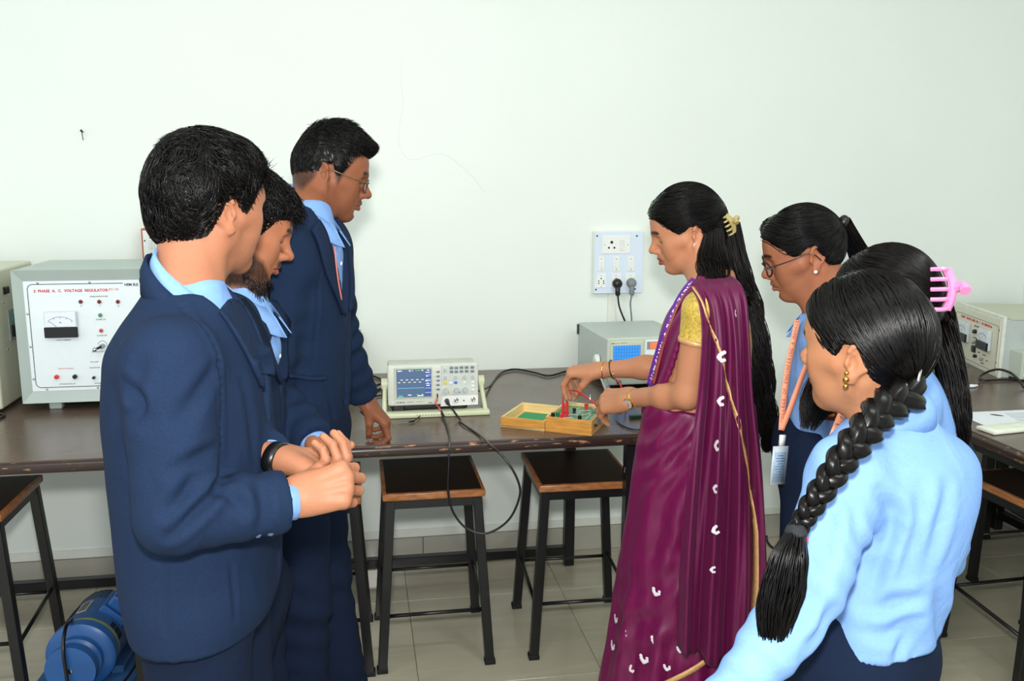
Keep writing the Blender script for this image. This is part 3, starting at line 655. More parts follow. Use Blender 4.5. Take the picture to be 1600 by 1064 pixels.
kpost(0.018, 0.022, m_black, 0.018); kpost(0.030, 0.034, mat('green_plastic', (20, 120, 70), 0.35), 0.018); kpost(0.046, 0.022, m_red, 0.016)
kpost(0.040, 0.060, m_red, 0.016); kpost(0.052, 0.062, m_red, 0.016); kpost(0.105, 0.022, m_black, 0.018); kpost(0.06, 0.115, m_black, 0.014); kpost(0.085, 0.165, m_red, 0.02); kpost(0.115, 0.15, m_chrome, 0.01)
for k, (x, y) in enumerate(((0.040, 0.060), (0.052, 0.062))):
    MB().cyl((x, y, 0.05), (x-0.001, y, 0.085), 0.0052, 0.0045, n=12).build('banana_plug', m_red, kit, True, 40)
# hasp on the front right side and a label
MB().box((bw, 0.055, 0.018), (bw+0.002, 0.105, 0.04), 0.0008, 1).build('label_plate', m_grey, kit)
hs = MB().box((bw, 0.02, 0.02), (bw+0.004, 0.04, 0.036), 0.001, 1).build('latch', m_chrome, kit); MB().cyl((bw+0.004, 0.03, 0.028), (bw+0.009, 0.03, 0.028), 0.004, n=10).build('latch_stud', m_black, hs)
lw = 0.150; lh = 0.032
ld = MB().box((-lw, 0.002, 0.0), (-0.002, bl-0.002, 0.005)).build('lid', m_pine2, kit)
MB().box((-lw, 0.002, 0.0), (-0.002, 0.010, lh), 0.001, 1).build('lid_side', m_pine, ld); MB().box((-lw, bl-0.010, 0.0), (-0.002, bl-0.002, lh), 0.001, 1).build('lid_side', m_pine2, ld)
MB().box((-lw, 0.010, 0.0), (-lw+0.008, bl-0.010, lh), 0.001, 1).build('lid_side', m_pine2, ld); MB().box((-0.010, 0.010, 0.0), (-0.002, bl-0.010, lh), 0.001, 1).build('lid_side', m_pine2, ld)
MB().box((-lw+0.02, 0.022, 0.005), (-0.02, bl-0.03, 0.007)).build('lid_sheet', m_felt, ld)
for y in (0.04, 0.165): MB().cyl((-0.001, y-0.012, lh+0.001), (-0.001, y+0.012, lh+0.001), 0.0028, n=8).build('hinge', m_chrome, kit)
# jumper leads from the plugs to the hand
ca, sa = math.cos(ang), math.sin(ang)
KW = lambda x, y, z: np.array([kit_a[0]+ca*x-sa*y, kit_a[1]+sa*x+ca*y, ZT+z])
m_rw = mat('red_wire', (220, 50, 60), 0.3)
for k, (x, y, e, lab) in enumerate(((0.039, 0.060, (928, 628), 'red jumper lead arching over the wooden kit, outer loop'), (0.051, 0.062, (932, 634), 'red jumper lead arching over the wooden kit, inner loop'))):
    p0 = KW(x, y, 0.084); pe = at_d(e[0], e[1], 2.56)
    cable('jumper_lead', lab, [p0, p0+[0.0, 0, 0.016], p0+[0.010, -0.003, 0.034-0.004*k], p0*0.6+pe*0.4+[0.0, 0, 0.036-0.006*k], p0*0.3+pe*0.7+[0, 0, 0.020], pe], 0.0022, m_rw, 'wire')
o = MB().box((-0.03, -0.009, 0), (0.04, 0.009, 0.014), 0.003, 2).build('marker_cap', mat('dark_green_plastic', (30, 56, 40), 0.4)); o.location = at_z(997, 654, ZT); o.rotation_euler.z = 0.1
tag(o, 'small dark green block on the bench beside the saree', 'tool')
cable('mains_cable', 'black wire curving on the bench between wooden kit and saree', [at_z(963, 646, ZT+0.004), at_z(966, 660, ZT+0.004), at_z(985, 670, ZT+0.004), at_z(1010, 671, ZT+0.004), at_z(1060, 668, ZT+0.004)], 0.0028)
cable('mains_cable', 'black cable loop lying on the floor behind the saree', [at_z(1188, 830, 0.006), at_z(1197, 834, 0.006), at_z(1200, 848, 0.006), at_z(1215, 858, 0.006), at_z(1250, 852, 0.006)], 0.005)

# --- switch board with two plugs
A = at_y(925.5, 361, YW); Bq = at_y(998.5, 456.5, YW)
sb = empty('switch_board', (A[0], YW, Bq[2]), 0, 'large white wall switch board with sockets, switches and two plugs', 'switch board')
bw_, bh_ = Bq[0]-A[0], A[2]-Bq[2]
MB().box((0, -0.03, 0), (bw_, 0, bh_), 0.002, 1).build('back_box', m_case, sb)
MB().box((0.002, -0.036, 0.002), (bw_+0.001, -0.03, bh_-0.002), 0.001, 1).build('face_plate', mat('bluish_white_plate', (218, 230, 246), 0.3, var=0.01), sb)
def bp_(px, py):
    p = at_y(px, py, YW-0.036); return p[0]-A[0], p[2]-Bq[2]
def plate(px0, py0, px1, py1, name): 
    a = bp_(px0, py0); b = bp_(px1, py1)
    return MB().box((a[0], -0.040, b[1]), (b[0], -0.035, a[1]), 0.001, 1).build(name, m_white, sb), a, b
m_scr = mat('dark_screw', (60, 62, 66), 0.3, 0.8)
for px, py in ((933, 368.5), (995, 368.5), (931, 452.5), (992, 451.5)):
    x, z = bp_(px, py); MB().cyl((x, -0.036, z), (x, -0.039, z), 0.0035, n=12).build('plate_screw', m_scr, sb)
pl, a, b = plate(941, 368.5, 984, 396, 'power_socket_plate')
def hole(px, py, r, par, l=None):
    x, z = bp_(px, py); MB().cyl((x, -0.039, z), (x, -0.0406, z), r, n=12).build('socket_hole', m_black, par)
hole(955.5, 378.5, 0.0062, pl); hole(951, 387, 0.0042, pl); hole(959.5, 387, 0.0042, pl); hole(944.5, 382.5, 0.0018, pl); hole(981, 382.5, 0.0018, pl)
def rocker(px0, py0, px1, py1, par, tilt=0.004):
    a = bp_(px0, py0); b = bp_(px1, py1)
    MB().prism([(0.0, b[1]), (0.0, a[1])] if False else [(-0.040, b[1]), (-0.0445, b[1]), (-0.0425+0.0, (a[1]+b[1])/2), (-0.041, a[1]), (-0.040, a[1])], a[0], b[0], Matrix(((0, 1, 0, 0), (1, 0, 0, 0), (0, 0, 1, 0), (0, 0, 0, 1)))).build('rocker', mat('rocker_white', (226, 228, 224), 0.3), par)
rocker(968.5, 374.5, 975, 390.5, pl)
for px in (939.5, 962.5, 985.5):
    p_, a, b = plate(px-4.5, 401, px+4.5, 423.5, 'switch_plate'); rocker(px-2.2, 408.5, px+2.2, 418, p_)
    hole(px, 404.5, 0.0018, p_); hole(px, 421, 0.0018, p_)
for px in (939, 962, 984.5):
    p_, a, b = plate(px-7.5, 427.5, px+7.5, 449.5, 'socket_plate')
    for dx, dy in ((0, 7.5), (-3.8, 11.5), (3.8, 11.5), (-3.8, 15), (3.8, 15)): hole(px+dx, 427.5+dy, 0.0028, p_)
    hole(px, 430.5, 0.0015, p_); hole(px, 447.5, 0.0015, p_)
def wall_plug(name, label, px, py, m, pts):
    x, z = bp_(px, py); P0 = np.array([A[0]+x, YW-0.040, Bq[2]+z])
    r = empty(name, tuple(P0), 0, label, 'plug')
    MB().lathe([(0.019, 0), (0.021, 0.008), (0.019, 0.02), (0.011, 0.028)], 20, Matrix.Translation((0, 0, 0)) @ R90).build('plug_body', m, r, True, 50)
    MB().bar((0, -0.016, -0.006), (0, -0.020, -0.05), 0.020, 0.018, up=(0, 1, 0), bev=0.006).build('plug_neck', m, r, True)
    MB().tube([np.array((0, -0.020, -0.045))]+[np.array(q)-P0 for q in pts], 0.0036, 8, 6).build('cord', m, r, True)
wall_plug('power_plug', 'black plug in the middle socket of the wall switch board', 963, 442.5, m_black, [at_y(968, 480, YW-0.05), at_y(977, 503, YW-0.04), at_y(984, 520, YW-0.05), at_y(986, 540, YW-0.06), at_y(985, 566, YW-0.05)])
wall_plug('power_plug', 'grey plug in the right-hand socket of the wall switch board', 985, 441.5, mat('grey_rubber', (128, 134, 138), 0.5), [at_y(985, 475, YW-0.05), at_y(987, 500, YW-0.04), at_y(986, 522, YW-0.03), at_y(984, 545, YW-0.06), at_y(980, 566, YW-0.05)])

# --- small switch box with orange surround behind the nearest man
c0 = at_y(224.5, 356, YW)
sm = empty('switch_box', (c0[0], YW, c0[2]-0.22), 0, 'small white switch box with orange-brown surround above the voltage regulator', 'switch box')
m_or = mat('terracotta_trim', (186, 96, 72), 0.5)
MB().box((0.0, -0.05, 0), (0.16, 0, 0.22), 0.002, 1).build('surround', m_or, sm)
MB().box((0.006, -0.053, 0.004), (0.154, -0.049, 0.213), 0.001, 1).build('face_plate', m_white, sm)
pl = MB().box((0.022, -0.057, 0.12), (0.046, -0.052, 0.195), 0.001, 1).build('switch_plate', m_white, sm)
MB().box((0.028, -0.061, 0.145), (0.038, -0.056, 0.178), 0.001, 1).build('rocker', mat('rocker_white', (226, 228, 224), 0.3), pl)
for z in (0.187, 0.128): MB().cyl((0.033, -0.056, z), (0.033, -0.059, z), 0.003, n=8).build('screw', m_scr, pl)
MB().cyl((0.012, -0.052, 0.175), (0.012, -0.055, 0.175), 0.003, n=8).build('plate_screw', m_scr, sm)

# --- blue motor on its base plate
m_blue = mat('blue_enamel', (36, 86, 148), 0.38, var=0.12, nscale=9); m_blue2 = mat('dusty_blue_enamel', (46, 86, 136), 0.5, var=0.15, nscale=14)
p0 = at_z(113, 1043, 0.145); p1 = at_z(176, 955, 0.145)
ma = math.atan2(p1[1]-p0[1], p1[0]-p0[0])
mo = empty('electric_motor', (p0[0], p0[1], 0), ma, 'blue electric motor with pulley on a base plate on the floor', 'motor')
MX = Matrix.Translation((0, 0, 0.145)) @ Matrix.Rotation(PI/2, 4, 'Y')
MB().lathe([(0.055, -0.02), (0.074, -0.018), (0.074, 0.012), (0.064, 0.018), (0.064, 0.028), (0.074, 0.034), (0.074, 0.05), (0.03, 0.052)], 32, MX).build('pulley', m_blue, mo, True, 35)
MB().lathe([(0.004, -0.012), (0.050, -0.012), (0.050, -0.006)], 24, MX).build('pulley_web', m_blue2, mo, True, 35)
MB().cyl((-0.024, 0, 0.145), (0.06, 0, 0.145), 0.008, n=12).build('shaft', m_chrome, mo, True, 40)
MB().lathe([(0.04, 0.055), (0.094, 0.06), (0.104, 0.068), (0.104, 0.10), (0.098, 0.104)], 36, MX).build('end_bell', m_blue, mo, True, 35)
MB().lathe([(0.098, 0.10), (0.1005, 0.102), (0.1005, 0.118), (0.098, 0.12)], 36, MX).build('olive_band', mat('olive_band', (126, 138, 74), 0.5, var=0.2), mo, True, 35)
MB().lathe([(0.098, 0.118), (0.098, 0.30), (0.09, 0.33), (0.07, 0.35), (0.02, 0.355)], 36, MX).build('body', m_blue2, mo, True, 30)
for k in range(6):
    for s in range(7):
        t = -0.9+0.16*s+0.08
        xx = 0.265+0.011*k
        MB().box((-0.0025, -0.006, -0.001), (0.0025, 0.006, 0.001), M=Matrix.Translation((xx, 0, 0.145)) @ Matrix.Rotation(t, 4, 'X') @ Matrix.Translation((0, 0, 0.0975 if xx < 0.3 else 0.0945))).build('vent_slot', m_black, mo)
for k in range(4):
    for t in (-1.2, -1.0, -0.8, 0.9, 1.1, 1.3):
        MB().box((-0.0015, -0.008, -0.001), (0.0015, 0.008, 0.001), M=Matrix.Translation((0.128+0.007*k, 0, 0.145)) @ Matrix.Rotation(t, 4, 'X') @ Matrix.Translation((0, 0, 0.0985))).build('vent_slot', m_black, mo)
npm = Matrix.Translation((0.205, 0, 0.145)) @ Matrix.Rotation(-0.30, 4, 'X') @ Matrix.Translation((0, 0, 0.0985))
npl = MB().box((-0.035, -0.016, -0.001), (0.035, 0.016, 0.001), M=npm).build('name_plate', mat('aluminium_plate', (196, 196, 176), 0.35, 0.4), mo)
tl = MB()
for k in range(9): tl.box((-0.030+0.007*k, -0.012, 0.001), (-0.027+0.007*k, 0.012, 0.0016), M=npm)
tl.build('plate_print', m_blk_print, npl)
MB().box((-0.035, -0.014, -0.001), (0.035, 0.014, 0.001), M=Matrix.Translation((0.205, 0, 0.145)) @ Matrix.Rotation(-0.78, 4, 'X') @ Matrix.Translation((0, 0, 0.0985))).build('black_plate', m_black, mo)
TB = Matrix.Translation((0.225, 0, 0.145)) @ Matrix.Rotation(0.72, 4, 'X')
tbx = MB().box((-0.055, -0.045, 0.085), (0.055, 0.045, 0.112), 0.004, 1, TB).build('terminal_base', m_blue, mo)
MB().box((-0.045, -0.038, 0.112), (0.045, 0.038, 0.155), 0.008, 2, TB).build('terminal_cover', m_blue, mo)
MB().box((-0.03, -0.15, 0.036), (0.40, 0.15, 0.052), 0.002, 1).build('base_plate', m_blue2, mo)
for y in (-0.11, 0.11): MB().box((-0.03, y-0.02, 0.0), (0.42, y+0.02, 0.036), 0.002, 1).build('wooden_bearer', mat('dark_bearer', (86, 62, 44), 0.6), mo)
for y in (-0.085, 0.085): MB().box((0.12, y-0.02, 0.05), (0.32, y+0.02, 0.075), 0.003, 1).build('motor_foot', m_blue2, mo)
MB().tube([(0.10, 0.03, 0.25), (0.03, 0.02, 0.262), (-0.022, 0.012, 0.22), (-0.032, 0.006, 0.15), (-0.034, 0.0, 0.10), (-0.03, -0.02, 0.056)], 0.0055, 8, 6).build('belt_cord', m_black, mo, True)
MB().tube([(0.2, -0.13, 0.2), (0.14, -0.16, 0.12), (0.02, -0.13, 0.07), (-0.02, -0.06, 0.056)], 0.004, 8, 6).build('cord', m_black, mo, True)

# --- upside-down supply unit on the side bench and its neighbour
ma = math.atan2(3.46-3.11, 2.60-2.51)-PI/2
rm = empty('power_supply', (2.505, 3.10, ZT), ma+PI/2+PI, 'white-fronted power supply standing upside down on the side bench', 'instrument')
# local: -y faces the room, x runs from the far corner to the near one
pwid, ph = 0.46, 0.235
mw = mat('ivory_panel', (228, 226, 206), 0.4, var=0.02); m_side = mat('bluish_grey_side', (186, 196, 192), 0.45, var=0.03)
MB().box((-pwid, 0.0, 0.0), (0.0, 0.014, ph+0.012), 0.002, 1).build('front_frame', mat('chipped_white_frame', (226, 228, 216), 0.4, var=0.08), rm)
MB().box((-pwid+0.006, 0.012, 0.0), (-0.006, 0.34, ph), 0.003, 1).build('case', m_side, rm)
MB().box((-pwid+0.002, 0.03, ph), (-0.004, 0.34, ph+0.004)).build('top_cover', mat('olive_cream_top', (198, 200, 180), 0.45, var=0.03), rm)
MB().box((-pwid+0.012, -0.003, 0.012), (-0.014, 0.001, ph-0.004)).build('front_panel', mw, rm)
RR = round_rect(-pwid+0.02, 0.02, -0.024, ph-0.03, 0.014); RR.append(RR[0])
MB().tube([(x, -0.0034, z) for x, z in RR], 0.0008, 4, 0).build('panel_border', m_blk_print, rm)
FL = lambda x, z: Matrix.Translation((x, -0.0034, z)) @ FRONT @ Matrix.Rotation(PI, 4, 'Z')
marks(rm, 'panel_print', -0.235, -0.0032, ph-0.043, 0.30, 0.0105, m_red_print, False, 8)
meter(rm, -0.125, 0.135, 0.10, 0.085, -0.003, 'V'); meter(rm, -0.33, 0.135, 0.10, 0.085, -0.003, 'A')
for x, z, r, m in ((-0.225, 0.15, 0.009, m_black), (-0.225, 0.105, 0.007, m_chrome), (-0.20, 0.05, 0.007, m_black), (-0.135, 0.05, 0.006, m_chrome)): post(rm, x, -0.003, z, r, m, 'panel_knob')
MB().box((-0.24, -0.012, 0.062), (-0.212, -0.002, 0.09), 0.002, 1).build('rocker_switch', m_black, rm)
for k_, (x, z, w_) in enumerate(((-0.225, 0.172, 0.05), (-0.225, 0.122, 0.045), (-0.135, 0.068, 0.035), (-0.14, 0.032, 0.03), (-0.18, 0.07, 0.016), (-0.10, 0.05, 0.016))): marks(rm, 'panel_print', x, -0.0032, z, w_, 0.0048, m_blk_print, False, 20+k_)
for x, z in ((-0.018, 0.06), (-0.018, 0.19)): MB().sph((x, -0.002, z), 0.004, 8, (1, .5, 1)).build('screw', m_scr, rm, True)
# side terminals face the camera: +x local
for y, m in ((0.10, m_red), (0.17, m_black)):
    MB().lathe([(0.007, 0), (0.009, 0.004), (0.009, 0.018), (0.006, 0.02)], 14, Matrix.Translation((-0.006, y, 0.17)) @ Matrix.Rotation(PI/2, 4, 'Y')).build('terminal', m, rm, True, 40)
MB().box((-0.007, 0.10, 0.188), (-0.004, 0.155, 0.196)).build('output_label', m_black, rm)
_rc = at_z(1594, 597, ZT)
rn = empty('instrument_cabinet', (_rc[0], _rc[1], ZT), 0.0, 'cream metal cabinet cut off by the right edge of the photo', 'instrument')
MB().box((0, 0, 0.008), (0.26, 0.10, 0.12), 0.006, 2).build('case', m_cream, rn)
MB().box((0.01, -0.004, 0.02), (0.25, 0.001, 0.11), 0.002, 1).build('front_panel', m_panel, rn)
for x in (0.02, 0.24): MB().box((x-0.015, 0.02, 0), (x+0.015, 0.09, 0.01)).build('foot', m_black, rn)
cable('mains_cable', 'black cable looping in front of the upside-down power supply',
      [at_z(1600, 606, ZT+0.006), at_z(1590, 592, ZT+0.03), at_z(1578, 582, ZT+0.05), at_z(1560, 577, ZT+0.05), at_z(1543, 581, ZT+0.02), at_z(1531, 589, ZT+0.006), at_z(1536, 594, ZT+0.006), at_z(1560, 593.5, ZT+0.006), at_z(1600, 592.5, ZT+0.006)], 0.0045)
cable('signal_cable', 'short black wire end sticking out near the side bench tissue', [at_z(1529, 603, ZT+0.003), at_z(1530, 599, ZT+0.012), at_z(1536, 595, ZT+0.010)], 0.0025)
# papers, a white slab and a scrap of tissue
def sheet(name, label, corners, m, t=0.0008, z=ZT):
    P = [at_z(x, y, z) for x, y in corners]; c = sum(P)/len(P)
    mb = MB(); A_ = [mb.bm.verts.new((p-c)) for p in P]; B_ = [mb.bm.verts.new((p-c)+np.array([0, 0, t])) for p in P]; n = len(P)
    mb.bm.faces.new(A_[::-1]); mb.bm.faces.new(B_)
    for k in range(n): mb.bm.faces.new((A_[k], A_[(k+1) % n], B_[(k+1) % n], B_[k]))
    o = mb.build(name, m); o.location = c; return tag(o, label, 'paper') , c
m_paper = mat('paper', (232, 236, 244), 0.7, var=0.02)
ppo, pc = sheet('paper_sheet', 'printed white paper sheet lying on the side bench', ((1505, 640), (1521, 644), (1640, 639), (1660, 668), (1560, 674), (1515, 655)), m_paper)
prn = MB()
for k in range(8):
    a_ = at_z(1570+k*4, 646+k*2.2, ZT+0.0012); b_ = at_z(1625, 646+k*2.6-1, ZT+0.0012)
    prn.bar(a_-pc, b_-pc, 0.0022, 0.0003)
prn.build('printed_lines', mat('faint_print', (120, 124, 134), 0.8), ppo)
el = MB(); cc = at_z(1557.5, 648.5, ZT+0.0012)-pc; d1 = at_z(1563.5, 650.5, ZT+0.0012)-pc-cc
el.sph(cc, 1.0, 12, (0.021, 0.009, 0.0004), Matrix.Rotation(-0.75, 4, 'Z')).build('printed_emblem', mat('print_dark', (60, 60, 66), 0.8), ppo)
sl = empty('white_remote', (0, 0, 0), 0, 'flat white plastic slab on top of the papers on the side bench', 'device')
Cn = [at_z(x, y, ZT+0.008) for x, y in ((1540, 671), (1570, 681), (1622, 665), (1585, 656))]; c = sum(Cn)/4; sl.location = (c[0], c[1], ZT+0.0012)
ux = (Cn[1]-Cn[0]); ang2 = math.atan2(ux[1], ux[0]); sl.rotation_euler.z = ang2
lx = np.linalg.norm(ux); ly = np.linalg.norm(Cn[2]-Cn[1])
MB().box((-lx/2, -ly/2, 0), (lx/2, ly/2, 0.012), 0.004, 2).build('body', mat('ivory_plastic', (234, 238, 222), 0.4), sl, True, 40)
for k in range(3): MB().box((-lx*0.2+lx*0.2*k-0.006, -ly/2+0.02, 0.0115), (-lx*0.2+lx*0.2*k+0.006, ly/2-0.02, 0.0128), 0.0004, 1).build('raised_strip', mat('ivory_plastic2', (226, 230, 214), 0.4), sl)
o = MB().sph((0, 0, 0), 0.02, 10, (1, 0.6, 0.3)).sph((0.02, 0.008, -0.001), 0.014, 8, (1.2, 0.5, 0.3)).build('tissue_scrap', m_paper, None, True); o.location = at_z(1518, 603, ZT+0.006); tag(o, 'crumpled white tissue scrap on the side bench', 'paper')
# ------------------------------------------------------------------ implicit-surface modelling for bodies, hair and clothes
f32 = np.float32
def smin(a, b, k):
    if k <= 0: return np.minimum(a, b)
    h = np.maximum(k-np.abs(a-b), 0)/k
    return np.minimum(a, b)-h*h*k*0.25
class Sdf:
    def __init__(s): s.ops = []
    def _op(s, kind, fn, lo, hi, k): s.ops.append((kind, fn, np.array(lo, float), np.array(hi, float), k)); return s
    def cone(s, a, b, ra, rb=None, k=0.01, sq=None, sub=False):
        """round cone; sq=(axis,factor) flattens the cross-section along axis"""
        a = np.array(a, float); b = np.array(b, float); rb = ra if rb is None else rb
        ab = b-a; L2 = max(ab@ab, 1e-9)
        if sq is not None:
            ax = np.array(sq[0], float); ax = ax/np.linalg.norm(ax); fac = sq[1]
        def fn(X, Y, Z):
            px, py, pz = X-a[0], Y-a[1], Z-a[2]
            t = np.clip((px*ab[0]+py*ab[1]+pz*ab[2])/L2, 0, 1)
            qx, qy, qz = px-t*ab[0], py-t*ab[1], pz-t*ab[2]
            r = ra+t*(rb-ra)
            if sq is None: return np.sqrt(qx*qx+qy*qy+qz*qz)-r
            w = qx*ax[0]+qy*ax[1]+qz*ax[2]; n2 = qx*qx+qy*qy+qz*qz-w*w
            return (np.sqrt(np.maximum(n2, 0)+(w/fac)**2)-r)*min(1.0, fac)
        R = max(ra, rb)*(max(1.0, sq[1]) if sq is not None else 1)
        return s._op('-' if sub else '+', fn, np.minimum(a, b)-R, np.maximum(a, b)+R, k)
    def ell(s, c, r, k=0.01, R=None, sub=False):
        c = np.array(c, float); r = np.array(r, float); Rm = None if R is None else np.array(R, float)
        def fn(X, Y, Z):
            x, y, z = X-c[0], Y-c[1], Z-c[2]
            if Rm is not None:
                x, y, z = x*Rm[0, 0]+y*Rm[1, 0]+z*Rm[2, 0], x*Rm[0, 1]+y*Rm[1, 1]+z*Rm[2, 1], x*Rm[0, 2]+y*Rm[1, 2]+z*Rm[2, 2]
            k0 = np.sqrt((x/r[0])**2+(y/r[1])**2+(z/r[2])**2); k1 = np.sqrt((x/r[0]**2)**2+(y/r[1]**2)**2+(z/r[2]**2)**2)
            return k0*(k0-1)/(k1+1e-6)
        q = r.max() if R is not None else r
        return s._op('-' if sub else '+', fn, c-q, c+q, k)
    def fn(s, f, lo, hi, k=0.0, kind='+'): return s._op(kind, f, lo, hi, k)
    def loft(s, st, k=0.0, n=2.2, sub=False, soft=0.0):
        """st rows: z, cx, cy, rx, ry  (ascending z)"""
        S = np.array(st, float); zz = np.linspace(S[0, 0], S[-1, 0], 240); T = np.stack([cr(S[:, 0], S[:, i], zz) for i in range(1, 5)], 1)
        z0, z1 = S[0, 0], S[-1, 0]
        def fn(X, Y, Z):
            z = np.clip(Z, z0, z1); cx, cy, rx, ry = (np.interp(z, zz, T[:, i]) for i in range(4))
            u = np.abs((X-cx)/rx); v = np.abs((Y-cy)/ry)
            q = (u**n+v**n)**(1.0/n); d = (q-1)*np.minimum(rx, ry)*(0.5+0.5*np.minimum(1, 1.0))
            cap = np.maximum(Z-z1, z0-Z)
            return np.maximum(d, cap) if soft <= 0 else -smin(-d, -cap, soft)
        lo = [(S[:, 1]-S[:, 3]).min(), (S[:, 2]-S[:, 4]).min(), z0]; hi = [(S[:, 1]+S[:, 3]).max(), (S[:, 2]+S[:, 4]).max(), z1]
        return s._op('-' if sub else '+', fn, lo, hi, k)
    def eval(s, P):
        P = np.asarray(P, float); X, Y, Z = P[..., 0], P[..., 1], P[..., 2]; d = np.full(X.shape, 1.0)
        for kind, fn, lo, hi, k in s.ops:
            p = fn(X, Y, Z); d = smin(d, p, k) if kind == '+' else (-smin(-d, p, k) if kind == '-' else -smin(-d, -p, k))
        return d
    def bounds(s):
        lo = np.min([o[2] for o in s.ops if o[0] == '+'], 0); hi = np.max([o[3] for o in s.ops if o[0] == '+'], 0); return lo, hi
    def mesh(s, h, lo=None, hi=None):
        l, u = s.bounds(); lo = l-3*h if lo is None else np.array(lo); hi = u+3*h if hi is None else np.array(hi)
        n = np.ceil((hi-lo)/h).astype(int)+1
        ax = [(lo[i]+h*np.arange(n[i])).astype(f32) for i in range(3)]
        D = np.full(n, 1.0, f32)
        for kind, fn, a, b, k in s.ops:
            if kind == '^': i0 = np.zeros(3, int); i1 = n.copy()
            else:
                mg = k+4*h
                i0 = np.clip(np.floor((a-mg-lo)/h).astype(int), 0, n); i1 = np.clip(np.ceil((b+mg-lo)/h).astype(int)+1, 0, n)
            if np.any(i1 <= i0): continue
            sl = tuple(slice(i0[i], i1[i]) for i in range(3))
            X = ax[0][sl[0]][:, None, None]; Y = ax[1][sl[1]][None, :, None]; Z = ax[2][sl[2]][None, None, :]
            p = fn(X, Y, Z).astype(f32); d = D[sl]
            if p.shape != d.shape: p = np.broadcast_to(p, d.shape)
            D[sl] = smin(d, p, k) if kind == '+' else (-smin(-d, p, k) if kind == '-' else -smin(-d, -p, k))
        return surface_nets(D, lo, h)
def cr(x, y, q):
    """cubic hermite through points, limited slopes"""
    x = np.asarray(x, float); y = np.asarray(y, float); q = np.asarray(q, float)
    if len(x) < 3: return np.interp(q, x, y)
    dx = np.diff(x); s = np.diff(y)/dx; m = np.zeros_like(y); m[0] = s[0]; m[-1] = s[-1]
    m[1:-1] = (s[:-1]*dx[1:]+s[1:]*dx[:-1])/(dx[1:]+dx[:-1])
    i = np.clip(np.searchsorted(x, q)-1, 0, len(x)-2); t = np.clip((q-x[i])/dx[i], 0, 1); h = dx[i]
    return (1+2*t)*(1-t)**2*y[i]+t*(1-t)**2*h*m[i]+t*t*(3-2*t)*y[i+1]+t*t*(t-1)*h*m[i+1]
def surface_nets(D, lo, h):
    S = D < 0; n = np.array(D.shape)
    c = np.zeros(n-1, np.int8)
    for dx in (0, 1):
        for dy in (0, 1):
            for dz in (0, 1): c += S[dx:n[0]-1+dx, dy:n[1]-1+dy, dz:n[2]-1+dz]
    act = (c > 0) & (c < 8); I = np.argwhere(act); idx = np.full(n-1, -1, np.int32); idx[act] = np.arange(len(I))
    acc = np.zeros((len(I), 3)); cnt = np.zeros(len(I))
    corners = [(a, b, c_) for a in (0, 1) for b in (0, 1) for c_ in (0, 1)]
    val = {q: D[I[:, 0]+q[0], I[:, 1]+q[1], I[:, 2]+q[2]] for q in corners}
    for q in corners:
        for a in range(3):
            if q[a]: continue
            r = list(q); r[a] = 1; r = tuple(r); v0, v1 = val[q], val[r]; m = (v0 < 0) != (v1 < 0)
            t = np.where(m, v0/(np.where(m, v0-v1, 1)), 0)
            for j in range(3):
                acc[:, j] += np.where(m, q[j]+(t if j == a else 0), 0)
            cnt += m
    V = lo+h*(I+acc/cnt[:, None]); Q = []
    for a in range(3):
        b, c_ = (a+1) % 3, (a+2) % 3
        sl0 = [slice(None)]*3; sl1 = [slice(None)]*3; sl0[a] = slice(0, n[a]-1); sl1[a] = slice(1, n[a])
        s0, s1 = S[tuple(sl0)], S[tuple(sl1)]; m = s0 != s1
        E = np.argwhere(m); ok = (E[:, b] > 0) & (E[:, c_] > 0) & (E[:, b] < n[b]-1) & (E[:, c_] < n[c_]-1); E = E[ok]
        fl = s0[E[:, 0], E[:, 1], E[:, 2]]
        def g(db, dc):
            e = E.copy(); e[:, b] -= db; e[:, c_] -= dc; return idx[e[:, 0], e[:, 1], e[:, 2]]
        q = np.stack([g(1, 1), g(0, 1), g(0, 0), g(1, 0)], 1); q[~fl] = q[~fl][:, ::-1]; Q.append(q)
    return V, np.concatenate(Q).astype(np.int32)
def relax(V, Q, it=2, w=0.5):
    E = np.concatenate([Q[:, [0, 1]], Q[:, [1, 2]], Q[:, [2, 3]], Q[:, [3, 0]]]); n = len(V)
    for _ in range(it):
        A = np.zeros((n, 3)); c = np.bincount(E[:, 0], minlength=n)+np.bincount(E[:, 1], minlength=n)
        for j in range(3):
            A[:, j] = np.bincount(E[:, 0], V[E[:, 1], j], n)+np.bincount(E[:, 1], V[E[:, 0], j], n)
        V = V*(1-w)+w*A/np.maximum(c, 1)[:, None]
    return V
def vnormals(V, Q):
    a = V[Q[:, 2]]-V[Q[:, 0]]; b = V[Q[:, 3]]-V[Q[:, 1]]; fn = np.cross(a, b); N = np.zeros_like(V)
    for j in range(3):
        for c in range(4): N[:, j] += np.bincount(Q[:, c], fn[:, j], len(V))
    return N/(np.linalg.norm(N, axis=1)[:, None]+1e-12)
def merge(*parts):
    """parts (V,Q[,C]) -> one"""
    Vs, Qs, Cs, o = [], [], [], 0
    for p in parts:
        Vs.append(p[0]); Qs.append(np.asarray(p[1])+o); o += len(p[0])
        if len(p) > 2: Cs.append(p[2])
    return (np.concatenate(Vs), np.concatenate(Qs)) + ((np.concatenate(Cs),) if Cs else ())
def rot(axis, deg): return np.array(Matrix.Rotation(math.radians(deg), 3, axis))
def sstep(a, b, x):
    t = np.clip((x-a)/(b-a), 0, 1); return t*t*(3-2*t)
